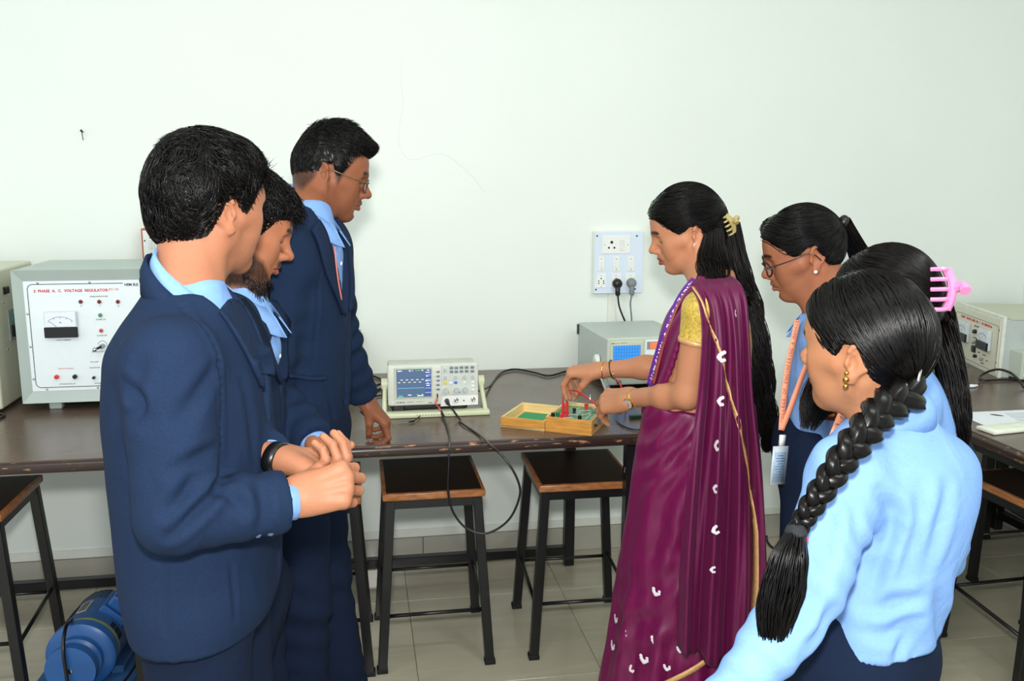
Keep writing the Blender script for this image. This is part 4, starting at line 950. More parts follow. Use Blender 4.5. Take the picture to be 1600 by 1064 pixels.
def vnoise(P, scale, seed=0):
    """cheap smooth value noise, -1..1"""
    q = P*scale+seed*17.3
    return (np.sin(q[:, 0]*1.7+1.3*np.sin(q[:, 1]*1.1+seed))+np.sin(q[:, 1]*1.9+1.7*np.sin(q[:, 2]*1.3))+np.sin(q[:, 2]*1.6+1.5*np.sin(q[:, 0]*0.9+2)))/3

# ------------------------------------------------------------------ heads (local frame: x forward, y left, z up, origin between the ears)
def head_sdf(sex='m', jaw=1.0, nose=1.0, neck_dir=(-0.012, 0, -0.13), neck_r=0.056, chin=0.0, brow=1.0, down=(0, 0, -1)):
    s = Sdf()
    s.ell((-0.002, 0, 0.036), (0.094, 0.074, 0.088), k=0.01)
    s.ell((-0.035, 0, 0.022), (0.062, 0.068, 0.070), k=0.03)
    s.ell((0.045, 0, 0.045), (0.048, 0.060, 0.055), k=0.03)                       # forehead
    s.ell((0.040, 0, -0.020), (0.048, 0.056, 0.070), k=0.03)                      # mid face
    jw = 0.050*jaw
    for y in (-1, 1):
        s.cone((0.002, y*jw, -0.045), (0.066, y*0.017, -0.090-chin), 0.018, 0.015, k=0.035)
        s.cone((0.060, y*0.044, -0.006), (0.020, y*0.062, -0.004), 0.017, 0.012, k=0.025)   # cheekbone
        s.cone((0.060, y*0.034, -0.035), (0.055, y*0.03, -0.05), 0.018, 0.016, k=0.03)
    s.ell((0.030, 0, -0.060), (0.050, 0.040, 0.036), k=0.03)
    s.ell((0.074, 0, -0.088-chin), (0.018, 0.020, 0.016), k=0.022)                # chin
    for y in (-1, 1): s.cone((0.080, y*0.036, 0.032), (0.089, y*0.010, 0.029), 0.0105*brow, 0.0105*brow, k=0.018)   # brow ridge
    for y in (-1, 1): s.ell((0.098, y*0.033, 0.012), (0.019, 0.019, 0.014), k=0.014, sub=True)     # orbit
    for y in (-1, 1):
        s.ell((0.0735, y*0.0315, 0.012), (0.0135, 0.0145, 0.0125), k=0.003)       # lidded eye
        s.cone((0.080, y*0.018, 0.018), (0.076, y*0.044, 0.016), 0.0042, 0.004, k=0.008)
    nz = nose                                                                     # nose
    s.cone((0.089, 0, 0.022), (0.104+0.008*nz, 0, -0.012), 0.0085, 0.0095, k=0.012)
    s.ell((0.1065+0.008*nz, 0, -0.0175), (0.0125, 0.0115, 0.0105), k=0.008)
    for y in (-1, 1):
        s.ell((0.100+0.004*nz, y*0.0125, -0.021), (0.012, 0.0075, 0.0085), k=0.006)
    s.ell((0.088, 0, -0.042), (0.014, 0.026, 0.020), k=0.014)                     # muzzle
    for y in (-1, 1):
        s.cone((0.1000, 0, -0.0455), (0.083, y*0.023, -0.0535), 0.0062, 0.0045, k=0.006)
        s.cone((0.0985, 0, -0.0600), (0.082, y*0.021, -0.0555), 0.0072, 0.0045, k=0.006)
    for y in (-1, 1):
        s.cone((0.1085, 0, -0.0525), (0.088, y*0.024, -0.0545), 0.0016, 0.0014, k=0.004, sub=True)
        s.ell((0.1055+0.006*nz, y*0.0062, -0.0285), (0.0055, 0.0034, 0.004), k=0.003, sub=True)
    s.ell((0.096, 0, -0.0735), (0.008, 0.016, 0.006), k=0.008, sub=True)          # under lip
    # ears
    for y in (-1, 1):
        Re = rot('Z', y*24) @ rot('Y', -14)
        c = np.array((-0.012, y*0.074, 0.002))
        s.ell(c+Re@np.array((-0.006, y*0.004, 0.006)), (0.017, 0.0055, 0.026), k=0.006, R=Re)
        pts = [Re@np.array((0.012*math.cos(t)*1.45-0.008, y*0.007, 0.010+0.0235*math.sin(t)))+c for t in np.linspace(0.35, 3.9, 9)]
        pts.append(Re@np.array((-0.006, y*0.004, -0.022))+c)
        for a, b in zip(pts, pts[1:]): s.cone(a, b, 0.0042, 0.0042, k=0.003)
        s.ell(c+Re@np.array((-0.002, y*0.004, -0.026)), (0.0085, 0.0045, 0.0095), k=0.006, R=Re)
        s.ell(c+Re@np.array((0.000, y*0.0095, 0.000)), (0.0085, 0.0065, 0.013), k=0.004, R=Re, sub=True)
        s.ell(c+Re@np.array((-0.008, y*0.0115, 0.014)), (0.006, 0.005, 0.010), k=0.004, R=Re, sub=True)
        s.ell(c+Re@np.array((0.008, y*0.003, -0.003)), (0.0045, 0.005, 0.006), k=0.004, R=Re)
    # neck
    nd = np.array(neck_dir, float)
    s.cone((-0.022, 0, -0.03), nd, neck_r*0.98, neck_r, k=0.03)
    s.cone((0.02, 0, -0.07), nd+np.array((0.022, 0, 0)), 0.030, 0.036, k=0.03)
    if sex == 'm': s.ell(nd*0.55+np.array((0.046, 0, -0.02)), (0.013, 0.011, 0.018), k=0.015)
    for y in (-1, 1): s.cone((-0.018, y*0.055, -0.035), nd+np.array((0.04, y*0.014, -0.02)), 0.013, 0.010, k=0.02)
    s.cone(nd, nd+np.array(down)*0.07, neck_r, neck_r*1.12, k=0.02)
    return s
def head_colors(V, skin, lips, beard=0.0, mous=0.0, stub=0.0, brow_col=(0.012, 0.009, 0.008), bindi=False, lid=0.55, hairline=None):
    x, y, z = V[:, 0], V[:, 1], V[:, 2]; ay = np.abs(y)
    C = np.tile(np.array(skin, float), (len(V), 1))
    def mixc(w, col): C[:] = C*(1-w[:, None])+np.array(col)[None, :]*w[:, None]
    # slightly ruddier cheeks, nose and ears
    w = 0.25*np.exp(-(((x-0.108)/0.02)**2+(y/0.02)**2+((z+0.02)/0.02)**2))+0.18*np.exp(-(((ay-0.08)/0.012)**2))
    mixc(np.clip(w, 0, 1), np.array(skin)*np.array((1.02, 0.78, 0.72)))
    lm = np.exp(-(((z+0.0475)/0.0058)**4)-((ay/0.022)**6))*sstep(0.083, 0.092, x)
    lm2 = np.exp(-(((z+0.0605)/0.0062)**4)-((ay/0.020)**6))*sstep(0.083, 0.090, x)
    mixc(np.clip(np.maximum(lm, lm2), 0, 1)*0.85, lips)
    mixc(np.exp(-((z+0.0535)/0.0015)**2)*np.exp(-(ay/0.024)**8)*sstep(0.083, 0.09, x)*0.7, np.array(lips)*0.25)
    # brows
    bz = 0.0345+0.004*np.sin(np.clip((ay-0.012)/0.038, 0, 1)*PI*0.75)-0.10*np.maximum(ay-0.040, 0)
    w = np.exp(-((z-bz)/0.0042)**2)*sstep(0.010, 0.016, ay)*(1-sstep(0.046, 0.054, ay))*sstep(0.045, 0.06, x)
    mixc(np.clip(w*1.8, 0, 0.96), brow_col)
    # eye slit under a lowered lid, lashes
    ez = 0.0085-10*np.maximum(ay-0.0315, 0)**2*2-2*np.minimum(ay-0.0315, 0)**2*4
    inE = np.exp(-((ay-0.0315)/0.0125)**6)*sstep(0.07, 0.076, x)
    w = 1.4*inE*np.exp(-((z-(ez-0.0010))/0.0027)**2); mixc(np.clip(w, 0, 1), (0.012, 0.008, 0.008))
    w = inE*np.exp(-((z-(ez-0.0042))/0.0020)**2)*np.clip(1-np.exp(-((ay-0.031)/0.0048)**2), 0, 1); mixc(np.clip(w*0.8, 0, 1), (0.55, 0.50, 0.46))
    w = inE*np.exp(-((z-(ez-0.0042))/0.0022)**2)*np.exp(-((ay-0.031)/0.0045)**4); mixc(np.clip(w, 0, 1), (0.012, 0.008, 0.006))
    w = inE*np.exp(-((z-(ez+0.0095))/0.0012)**2)*0.35; mixc(w, np.array(skin)*0.4)
    nse = 0.5+0.5*np.sin(x*2100+3*np.sin(z*1700))*np.sin(z*1900+2*np.sin(y*1500))
    if beard or stub:
        # jaw and cheek beard
        top = np.interp(x, [-0.02, 0.0, 0.03, 0.06, 0.085], [0.03, 0.01, -0.028, -0.040, -0.066])
        w = sstep(0.004, -0.016, z-top)*sstep(-0.018, 0.002, x)*(1-sstep(-0.125, -0.15, z)*0)*sstep(-0.135, -0.105, z)
        w *= 1-np.clip(np.maximum(lm, lm2)*1.2, 0, 1)
        amt = beard*(0.72+0.28*nse)+stub*(0.35+0.65*nse)*0.55
        mixc(np.clip(w*amt, 0, 0.97), (0.010, 0.008, 0.007))
    if mous:
        w = np.exp(-((z+0.0385)/0.0065)**4)*np.exp(-(ay/0.028)**6)*sstep(0.078, 0.088, x)
        mixc(np.clip(w*mous*(0.7+0.3*nse), 0, 0.95), (0.010, 0.008, 0.007))
    if hairline is not None:       # shaved skin seen through very short hair
        w = hairline(V); mixc(np.clip(w*(0.75+0.25*nse), 0, 0.97), (0.010, 0.009, 0.009))
    # nostril
    w = np.exp(-(((x-0.112)/0.006)**2+((ay-0.0062)/0.003)**2+((z+0.0285)/0.003)**2)); mixc(np.clip(w, 0, 0.8), (0.03, 0.012, 0.01))
    return np.clip(C, 0, 1)

# ------------------------------------------------------------------ hands (right hand: x to the fingertips, y to the thumb side, z out of the back)
def hand_mesh(side='R', curl=((20, 30, 20),)*4, spread=(6, 2, -3, -8), thumb=(35, 20, 20, 10), h=0.0022, size=1.0, wrist=0.05, skin=(0.3, 0.15, 0.1), nail=None, wr=(0.027, 0.021)):
    base = [(0.088, 0.026, 0.002), (0.092, 0.007, 0.004), (0.087, -0.012, 0.003), (0.078, -0.029, -0.001)]
    lens = [(0.044, 0.026, 0.021), (0.049, 0.029, 0.022), (0.045, 0.027, 0.021), (0.036, 0.020, 0.018)]
    rad = [(0.0102, 0.0088, 0.0080, 0.0070), (0.0104, 0.0090, 0.0082, 0.0072), (0.0098, 0.0084, 0.0077, 0.0068), (0.0088, 0.0075, 0.0068, 0.0060)]
    palm = Sdf()
    for i, b in enumerate(base):
        yb = (0.016, 0.005, -0.006, -0.016)[i]
        palm.cone((0.008, yb, 0.0), b, 0.0155, 0.0125, k=0.014)
    for i, b in enumerate(base):
        palm.ell((b[0]-0.002, b[1], b[2]+0.0055), (0.0105, 0.0085, 0.0085), k=0.006)
        palm.cone((0.02, (0.012, 0.004, -0.005, -0.013)[i], 0.0125), (b[0]-0.01, b[1]*0.96, b[2]+0.0095), 0.0035, 0.0032, k=0.007)
    palm.ell((0.045, -0.018, -0.007), (0.036, 0.017, 0.014), k=0.015)
    palm.ell((0.034, 0.018, -0.009), (0.030, 0.016, 0.014), k=0.015)
    palm.cone((0.012, 0, 0), (-wrist, 0, 0.001), wr[0], wr[0]*1.05, k=0.02, sq=((0, 0, 1), wr[1]/wr[0]))
    nails = []; chains = []
    for i in range(4):
        p = np.array(base[i], float); a = 0.0; yaw = math.radians(spread[i]); cs = []
        dy = np.array((math.cos(yaw), math.sin(yaw), 0))
        for j in range(3):
            a += math.radians(curl[i][j]); d = dy*math.cos(a)+np.array((0, 0, -1))*math.sin(a); q = p+d*lens[i][j]
            cs.append((p, q, rad[i][j], rad[i][j+1])); up = np.cross(np.cross(d, (0, 0, 1.0)) if abs(d[2]) < 0.98 else np.array((0, -1.0, 0)), d); p = q
        up = dy*math.sin(a)+np.array((0, 0, 1))*math.cos(a)
        chains.append(cs); nails.append((q-d*0.002+up*rad[i][3]*0.75, d, up, 0.0085 if i < 3 else 0.007))
    # thumb: out, down, bend1, bend2
    o, dn, b1, b2 = [math.radians(v) for v in thumb]
    p = np.array((0.022, 0.022, -0.006)); d = np.array((math.cos(o)*math.cos(dn), math.sin(o)*math.cos(dn), -math.sin(dn)))
    inward = np.array((math.sin(o)*0.6, -math.cos(o)*0.9, -0.45)); inward -= d*(inward@d); inward /= np.linalg.norm(inward)
    cs = []
    for L, b, r0, r1 in ((0.044, 0, 0.0145, 0.0115), (0.034, b1, 0.0112, 0.0098), (0.027, b2, 0.0098, 0.0075)):
        nd = d*math.cos(b)+inward*math.sin(b); inward = inward*math.cos(b)-d*math.sin(b); d = nd; q = p+d*L; cs.append((p, q, r0, r1)); p = q
    chains.append(cs); nails.append((q-d*0.001-inward*0.0062, d, -inward, 0.0105))
    s = Sdf(); s.ops += palm.ops
    def chain_fn(cs):
        def fn(X, Y, Z):
            t = Sdf()
            for c in cs: t.cone(c[0], c[1], c[2], c[3], k=0.003)
            r = None
            for (_, g, _, _, k) in t.ops: r = g(X, Y, Z) if r is None else smin(r, g(X, Y, Z), 0.004)
            return r
        A = np.array([c[0] for c in cs]+[cs[-1][1]]); return fn, A.min(0)-0.015, A.max(0)+0.015
    fing = [chain_fn(c) for c in chains]
    def allf(X, Y, Z):
        r = None
        for fn, lo, hi in fing: v = fn(X, Y, Z); r = v if r is None else smin(r, v, 0.0015)
        return r
    lo = np.min([f[1] for f in fing], 0); hi = np.max([f[2] for f in fing], 0)
    s.fn(allf, lo, hi, 0.007)
    V, Q = s.mesh(h)
    V = relax(V, Q, 1, 0.35)
    C = np.tile(np.array(skin, float), (len(V), 1))
    # paler palm side, pinkish fingertips
    N = vnormals(V, Q)
    for c, d, up, nl in nails:
        r = V-c; u = r@d; w = r@np.cross(d, up); t = r@up
        m = np.exp(-(u/(nl*0.62))**6-(w/0.0050)**6)*sstep(-0.003, 0.0, t); m = np.clip(m, 0, 1)[:, None]
        C = C*(1-m)+m*np.array(nail if nail is not None else (skin[0]*1.25, skin[1]*1.25, skin[2]*1.25))
    for cs in chains[:4]:          # knuckle creases
        for c in cs[1:]:
            r = V-c[0]; dd = (c[1]-c[0])/np.linalg.norm(c[1]-c[0]); m = 0.22*np.exp(-((r@dd)/0.0022)**2)*np.exp(-(np.linalg.norm(r, axis=1)/0.013)**4)
            C = C*(1-m[:, None])
    V = V*size
    if side == 'L': V = V*np.array((1, -1, 1)); Q = Q[:, ::-1]
    return V, Q, np.clip(C, 0, 1)
def place_hand(mesh, wrist, direction, back):
    """direction: wrist->knuckles, back: out of the back of the hand"""
    x = np.array(direction, float); x /= np.linalg.norm(x); z = np.array(back, float); z -= x*(z@x); z /= np.linalg.norm(z); y = np.cross(z, x)
    R = np.stack([x, y, z], 1); return (mesh[0]@R.T+np.array(wrist), mesh[1], mesh[2])
# ------------------------------------------------------------------ people: shared builders
m_skin = mat('skin', (190, 140, 110), 0.50, attr='Col', var=0.06, nscale=220, spec=0.26, sss=0.06, bump=0.03, bscale=700)
m_hair = mat('black_hair', (8, 6, 6), 0.32, var=0.35, nscale=60, spec=0.22)
m_hair_w = mat('black_brown_hair', (13, 9, 8), 0.34, var=0.35, nscale=60, spec=0.22)
m_navy = mat('navy_suiting', (26, 41, 66), 0.9, var=0.14, nscale=420, spec=0.12, bump=0.12, bscale=900, wrinkle=(7, 0.22))
m_navy2 = mat('navy_trouser', (20, 31, 52), 0.9, var=0.10, nscale=420, spec=0.12, bump=0.10, bscale=900, wrinkle=(7, 0.25))
m_shirt = mat('light_blue_poplin', (124, 162, 218), 0.85, var=0.04, nscale=260, spec=0.15, bump=0.05, bscale=700, wrinkle=(9, 0.3))
m_shoe = mat('black_shoe_leather', (20, 18, 18), 0.35, var=0.1)
m_gold = mat('gold', (214, 170, 84), 0.25, 1.0, var=0.1)
m_silver = mat('silver', (205, 205, 205), 0.2, 1.0)
class Person:
    def __init__(s, base, az, label):
        s.base = np.array((base[0], base[1], 0.0)); s.az = math.radians(az); c, sn = math.cos(s.az), math.sin(s.az)
        s.R = np.array(((c, -sn, 0), (sn, c, 0), (0, 0, 1))); s.body = []
        s.root = empty('person', tuple(s.base), s.az, label, 'person', None)
    def L(s, W): return (np.asarray(W, float)-s.base)@s.R
    def W(s, P): return np.asarray(P, float)@s.R.T+s.base
    def on(s, px, py, y=0.0):
        d = s.R.T@ray(px, py); o = s.R.T@(EYE-s.base); t = (y-o[1])/d[1]; return o+d*t
    def at(s, px, py, dep): return s.L(at_d(px, py, dep))
    def rows(s, R):
        """(py, px_back, px_front, halfwidth[, cy]) -> loft stations, ascending z"""
        out = []
        for r in R:
            b = s.on(r[1], r[0]); f = s.on(r[2], r[0]); out.append(((b[2]+f[2])/2, (b[0]+f[0])/2, r[4] if len(r) > 4 else 0.0, (f[0]-b[0])/2, r[3]))
        return sorted(out)
    def add(s, name, V, Q, m, parent=None, cols=None, smooth=True):
        me = np_mesh(name, V, Q, cols); return link(name, me, m, parent or s.root, smooth)
    def obj(s, name, mb, m, parent=None, smooth=True, angle=40): return mb.build(name, m, parent or s.root, smooth, angle)
def head_rot(yaw, pitch, roll): return rot('Z', yaw) @ rot('Y', pitch) @ rot('X', roll)
FEAT = dict(nose=(.127, 0, -.0175), chin=(.078, 0, -.104), earR=(-.010, -.08, .0), earL=(-.010, .08, .0), glab=(.097, 0, .03), lips=(.106, 0, -.053), top=(0, 0, .125), back=(-.097, 0, .03), ctr=(0, 0, 0))
class Head:
    def __init__(s, P, yaw, pitch, roll, scale, dep, obs):
        s.Rw = head_rot(yaw, pitch, roll); s.sc = scale; ps = []
        for k, (x, y) in obs.items():
            o = scale*(s.Rw@np.array(FEAT[k])); ps.append(at_d(x, y, dep+o@_fw)-o)
        s.pos_w = np.mean(ps, 0); s.R = P.R.T@s.Rw; s.pos = P.L(s.pos_w); s.P = P
    def T(s, V): return (np.asarray(V)*s.sc)@s.R.T+s.pos
    def I(s, V): return ((np.asarray(V)-s.pos)@s.R)/s.sc
def fix_neck(H, nb_local):
    """neck end in head coordinates for a neck base given in person coordinates"""
    return H.I(np.array(nb_local))
def tubes_many(P, rad, n=3, ref=None):
    """P (N,m,3) strands -> mesh arrays; rad (m,) or (N,m)"""
    N, m, _ = P.shape; T = np.gradient(P, axis=1); T /= np.linalg.norm(T, axis=2)[..., None]+1e-9
    r0 = np.array((0.31, 0.52, 0.79)) if ref is None else ref
    A = np.cross(T, r0); A /= np.linalg.norm(A, axis=2)[..., None]+1e-9; B = np.cross(T, A)
    rad = np.broadcast_to(np.asarray(rad), (N, m)); a = 2*PI*np.arange(n)/n
    V = P[:, :, None, :]+rad[:, :, None, None]*(np.cos(a)[None, None, :, None]*A[:, :, None, :]+np.sin(a)[None, None, :, None]*B[:, :, None, :])
    s = np.arange(N)[:, None, None]*(m*n); i = np.arange(m-1)[None, :, None]*n; k = np.arange(n)[None, None, :]; k2 = (k+1) % n
    Q = np.stack([s+i+k, s+i+k2, s+i+n+k2, s+i+n+k], -1).reshape(-1, 4)
    return V.reshape(-1, 3), Q
def grad(sdf, P, e=0.0012):
    g = np.stack([sdf.eval(P+np.eye(3)[j]*e)-sdf.eval(P-np.eye(3)[j]*e) for j in range(3)], -1)
    return g/(np.linalg.norm(g, axis=-1)[..., None]+1e-9)
def flow_strands(sdf, roots, dirfn, steps, ds, off, jit=0.0):
    p = roots.copy(); out = []
    for i in range(steps):
        for _ in range(2):
            d = sdf.eval(p); g = grad(sdf, p); p = p-g*(d-off)[:, None]
        out.append(p.copy()); t = dirfn(p, i); t = t-g*np.sum(t*g, 1)[:, None]; t /= np.linalg.norm(t, axis=1)[:, None]+1e-9
        p = p+t*ds
    return np.stack(out, 1)
def tuft_strands(V, N, comb, L, lift, m=5, curl=0.0, seed=1):
    rg = np.random.default_rng(seed); n = len(V); t = np.linspace(0, 1, m)
    L = L*(0.75+0.5*rg.random(n)); out = np.zeros((n, m, 3)); side = np.cross(N, comb)
    ph = rg.random(n)*6.28
    for i, a in enumerate(t):
        out[:, i] = V-N*0.003+L[:, None]*(comb*a+N*(np.asarray(lift)*(a-0.55*a*a)).reshape(-1, 1))
        if curl: out[:, i] += side*(curl*np.sin(ph+a*5.5))[:, None]*a+N*(curl*np.cos(ph+a*5.5))[:, None]*a
    return out
def hair_lock(path, wa, wb, n, ref, wave=0.0, freq=3.0, m=16, r=0.0016, seed=3, spread=1.0, core=True, endr=0.35, tailvar=0.12):
    """bundle of strands along a path; wa/wb half sizes (arrays over the path), ref = direction of wa"""
    rg = np.random.default_rng(seed); C = spline(path, 8); tt = np.linspace(0, 1, len(C)); q = np.linspace(0, 1, m)
    C = np.stack([np.interp(q, tt, C[:, j]) for j in range(3)], 1)
    a = np.interp(q, np.linspace(0, 1, len(wa)), wa); b = np.interp(q, np.linspace(0, 1, len(wb)), wb)
    T = np.gradient(C, axis=0); T /= np.linalg.norm(T, axis=1)[:, None]; A = ref-T*(T@np.array(ref))[:, None]; A /= np.linalg.norm(A, axis=1)[:, None]; B = np.cross(T, A)
    th = rg.random(n)*2*PI; rr = np.sqrt(rg.random(n))*0.25+0.75*(rg.random(n)**0.35); u = rr*np.cos(th); v = rr*np.sin(th)
    ph = rg.random(n)*2*PI; am = wave*(0.4+rg.random(n))
    P = C[None]+A[None]*(u[:, None]*a[None])[..., None]*spread+B[None]*(v[:, None]*b[None])[..., None]
    k = freq*2*PI*q[None]+ph[:, None]*0.6+np.sin(u*3)[:, None]
    P += A[None]*(am[:, None]*np.sin(k)*np.minimum(1, q*3)[None])[..., None]+B[None]*(am[:, None]*0.6*np.cos(k*0.9+1)*np.minimum(1, q*3)[None])[..., None]
    end = 1-tailvar*rg.random(n); P = np.stack([np.stack([np.interp(q*e, q, p[:, j]) for j in range(3)], 1) for p, e in zip(P, end)])
    rad = r*(1-(1-endr)*q**3)
    parts = [tubes_many(P, rad)]
    if core:
        ang = 2*PI*np.arange(14)/14; V = C[:, None]+0.86*(A[:, None]*(np.cos(ang)[None]*a[:, None])[..., None]+B[:, None]*(np.sin(ang)[None]*b[:, None])[..., None]); kk = int(m*0.86); V = V[:kk]
        sh = np.linspace(1, 0.55, kk)[:, None, None]; V = C[:kk, None]+(V-C[:kk, None])*sh
        i = np.arange(kk-1)[:, None]*14; j = np.arange(14)[None]; j2 = (j+1) % 14
        parts.append((V.reshape(-1, 3), np.stack([i+j, i+j2, i+14+j2, i+14+j], -1).reshape(-1, 4)))
    return merge(*parts)
def braid(path, w, turns, r_fac=0.60, m=130, ref=(0, 1, 0), flat=0.55):
    C0 = spline(path, 10); tt = np.linspace(0, 1, len(C0)); q = np.linspace(0, 1, m); C = np.stack([np.interp(q, tt, C0[:, j]) for j in range(3)], 1)
    W = np.interp(q, np.linspace(0, 1, len(w)), w); T = np.gradient(C, axis=0); T /= np.linalg.norm(T, axis=1)[:, None]
    A = np.array(ref)-T*(T@np.array(ref))[:, None]; A /= np.linalg.norm(A, axis=1)[:, None]; B = np.cross(T, A); parts = []
    for k in range(3):
        p = 2*PI*(turns*q+k/3.0); ctr = C+A*(W*np.sin(p)*0.62)[:, None]+B*(W*flat*np.sin(2*p)*0.55)[:, None]
        n = 18; a = 2*PI*np.arange(n)/n; Tc = np.gradient(ctr, axis=0); Tc /= np.linalg.norm(Tc, axis=1)[:, None]
        N = A-Tc*np.sum(A*Tc, 1)[:, None]; N /= np.linalg.norm(N, axis=1)[:, None]; Bb = np.cross(Tc, N)
        rad = (W*r_fac)[:, None]*(1+0.075*np.cos(a*6+1.0+k)[None]+0.04*np.cos(a*9+3)[None])
        V = ctr[:, None]+rad[..., None]*(np.cos(a)[None, :, None]*N[:, None]+0.8*np.sin(a)[None, :, None]*Bb[:, None])
        i = np.arange(m-1)[:, None]*n; j = np.arange(n)[None]; j2 = (j+1) % n
        parts.append((V.reshape(-1, 3), np.stack([i+j, i+j2, i+n+j2, i+n+j], -1).reshape(-1, 4)))
    return merge(*parts)
def collar_band(center, rx, ry, tilt, hb, hf, leaf_b, leaf_f, gap, R=None, n=44, t=0.0022, flare=0.012, spread=0.0, fwd=0.0):
    """folded collar around a neck: stand plus turned-down leaf; x forward; gap = half opening angle at the front"""
    ph = np.linspace(gap, 2*PI-gap, n); V = []; Rt = rot('Y', tilt); up = Rt@np.array((0, 0, 1.0)); up = up*0.55+np.array((0, 0, 0.45)); up /= np.linalg.norm(up); Z = np.array((0, 0, 1.0))
    for p in ph:
        fr = (1+math.cos(p))/2; fr4 = sstep(0.60, 1.0, fr); h = hb+(hf-hb)*fr; lf = leaf_b+(leaf_f-leaf_b)*fr4; c, s = math.cos(p), math.sin(p); o = np.array((c, s, 0.0))
        b0 = np.array(center)+Rt@np.array((rx*c, ry*s, 0)); tp = b0+up*h; dn = -Z+np.array((0.55, 0, 0))*fr4; dn /= np.linalg.norm(dn); sp = np.array((fwd, 0, 0))*fr4+np.array((0, np.sign(s)*spread, 0))*fr4
        q = [b0, tp-o*0.001, tp+o*0.004+up*0.003, tp+o*(0.004+flare*0.6)+dn*lf*0.35, tp+o*flare+dn*lf+sp, tp+o*(flare-t)+dn*(lf+0.0005)+sp, tp+o*(0.002+flare*0.45)+dn*lf*0.40, tp+o*0.0025-up*0.004, b0+o*t]
        V += q
    k = 9; i = np.arange(n-1)[:, None]*k; j = np.arange(k)[None]; j2 = (j+1) % k
    Q = np.stack([i+j, i+j2, i+k+j2, i+k+j], -1).reshape(-1, 4); V = np.array(V)
    capA = np.array([[0, 1, 2, 8], [2, 3, 7, 8], [3, 4, 5, 6]]); capB = (np.array([[8, 2, 1, 0], [8, 7, 3, 2], [6, 5, 4, 3]])+(n-1)*k)
    return V, np.concatenate([Q, capA, capB])
def poly2d(px, py, poly):
    """signed distance to a polygon (vectorised, broadcast arrays)"""
    poly = np.asarray(poly, float); d = None; s = None; n = len(poly)
    for i in range(n):
        a = poly[i]; b = poly[i-1]; ex, ey = b[0]-a[0], b[1]-a[1]; wx, wy = px-a[0], py-a[1]
        t = np.clip((wx*ex+wy*ey)/(ex*ex+ey*ey), 0, 1); q = (wx-ex*t)**2+(wy-ey*t)**2; d = q if d is None else np.minimum(d, q)
        c1 = py >= a[1]; c2 = py < b[1]; c3 = ex*wy > ey*wx
        f = (c1 & c2 & c3) | (~c1 & ~c2 & ~c3); s = np.where(f, -1.0, 1.0) if s is None else np.where(f, -s, s)
    return s*np.sqrt(d)
def fold(V, N, D, c, R, direction, lam, amp, warp=0.0, ph=0.0, sharp=1.0):
    """adds a family of cloth folds around c to displacement D"""
    r = V-np.array(c); w = np.exp(-(np.linalg.norm(r/np.array(R), axis=1))**2); d = np.array(direction, float); d /= np.linalg.norm(d)
    u = r@d; t = np.linalg.norm(np.cross(r, d), axis=1); s = np.sin(2*PI*u/lam+ph+warp*np.sin(t*40+u*12))
    if sharp != 1: s = np.sign(s)*np.abs(s)**sharp
    D += amp*w*s
def cloth_noise(V, N, D, amp, scale, seed=0): D += amp*vnoise(V, scale, seed)*0.6+amp*0.4*vnoise(V, scale*2.3, seed+3)
def legs_mesh(zt, hipx, hipw, kneex, footx, fy=(-0.10, 0.10), rt=0.088, rk=0.068, rf=0.078, h=0.009, zhem=0.035, kx=0.0, hd=0.125):
    s = Sdf()
    for i, y in enumerate(fy):
        fx = footx[i] if np.ndim(footx) else footx
        s.cone((hipx, np.sign(y)*hipw*0.48, zt-0.06), (kneex, y*0.98, zt*0.53), rt, rk, k=0.03, sq=((1, 0, 0), 1.12)); s.cone((kneex, y*0.98, zt*0.53), (fx, y, zhem+0.03), rk, rf, k=0.03, sq=((1, 0, 0), 1.1))
    s.ell((hipx, 0, zt-0.03), (hd, hipw, 0.14), k=0.05)
    s.fn(lambda X, Y, Z: zhem-Z+0*X+0*Y, (-9, -9, -9), (9, 9, 9), 0.0, '^')
    s.fn(lambda X, Y, Z: Z-zt-0.05+0*X+0*Y, (-9, -9, -9), (9, 9, 9), 0.0, '^')
    V, Q = s.mesh(h, lo=(hipx-0.25, -0.30, zhem-0.03), hi=(hipx+0.25, 0.30, zt+0.09)); V = relax(V, Q, 1, 0.4); N = vnormals(V, Q); D = np.zeros(len(V))
    for i, y in enumerate(fy):
        fold(V, N, D, (kneex, y, zt*0.5), (0.12, 0.1, 0.16), (0.3, 0.2, 1), 0.07, 0.005, 0.5); fold(V, N, D, (footx[i] if np.ndim(footx) else footx, y, 0.12), (0.1, 0.1, 0.12), (0.2, 0, 1), 0.055, 0.006, 0.6)
    return V+N*D[:, None], Q
def shoe_mesh(x, y, yaw=0):
    s = Sdf(); R = rot('Z', yaw); p = lambda a, b, c: R@np.array((a, b, 0))+np.array((x, y, c))
    s.cone(p(-0.055, 0, 0.045), p(0.03, 0, 0.045), 0.042, 0.040, k=0.02); s.cone(p(0.03, 0, 0.038), p(0.15, 0, 0.028), 0.044, 0.034, k=0.03, sq=((0, 0, 1), 0.8)); s.cone(p(-0.04, 0, 0.06), p(-0.04, 0, 0.11), 0.04, 0.042, k=0.02)
    s.fn(lambda X, Y, Z: 0.003-Z+0*X+0*Y, (-9,)*3, (9,)*3, 0.0, '^'); V, Q = s.mesh(0.007, lo=(x-0.15, y-0.15, -0.01), hi=(x+0.25, y+0.15, 0.17)); return V, Q
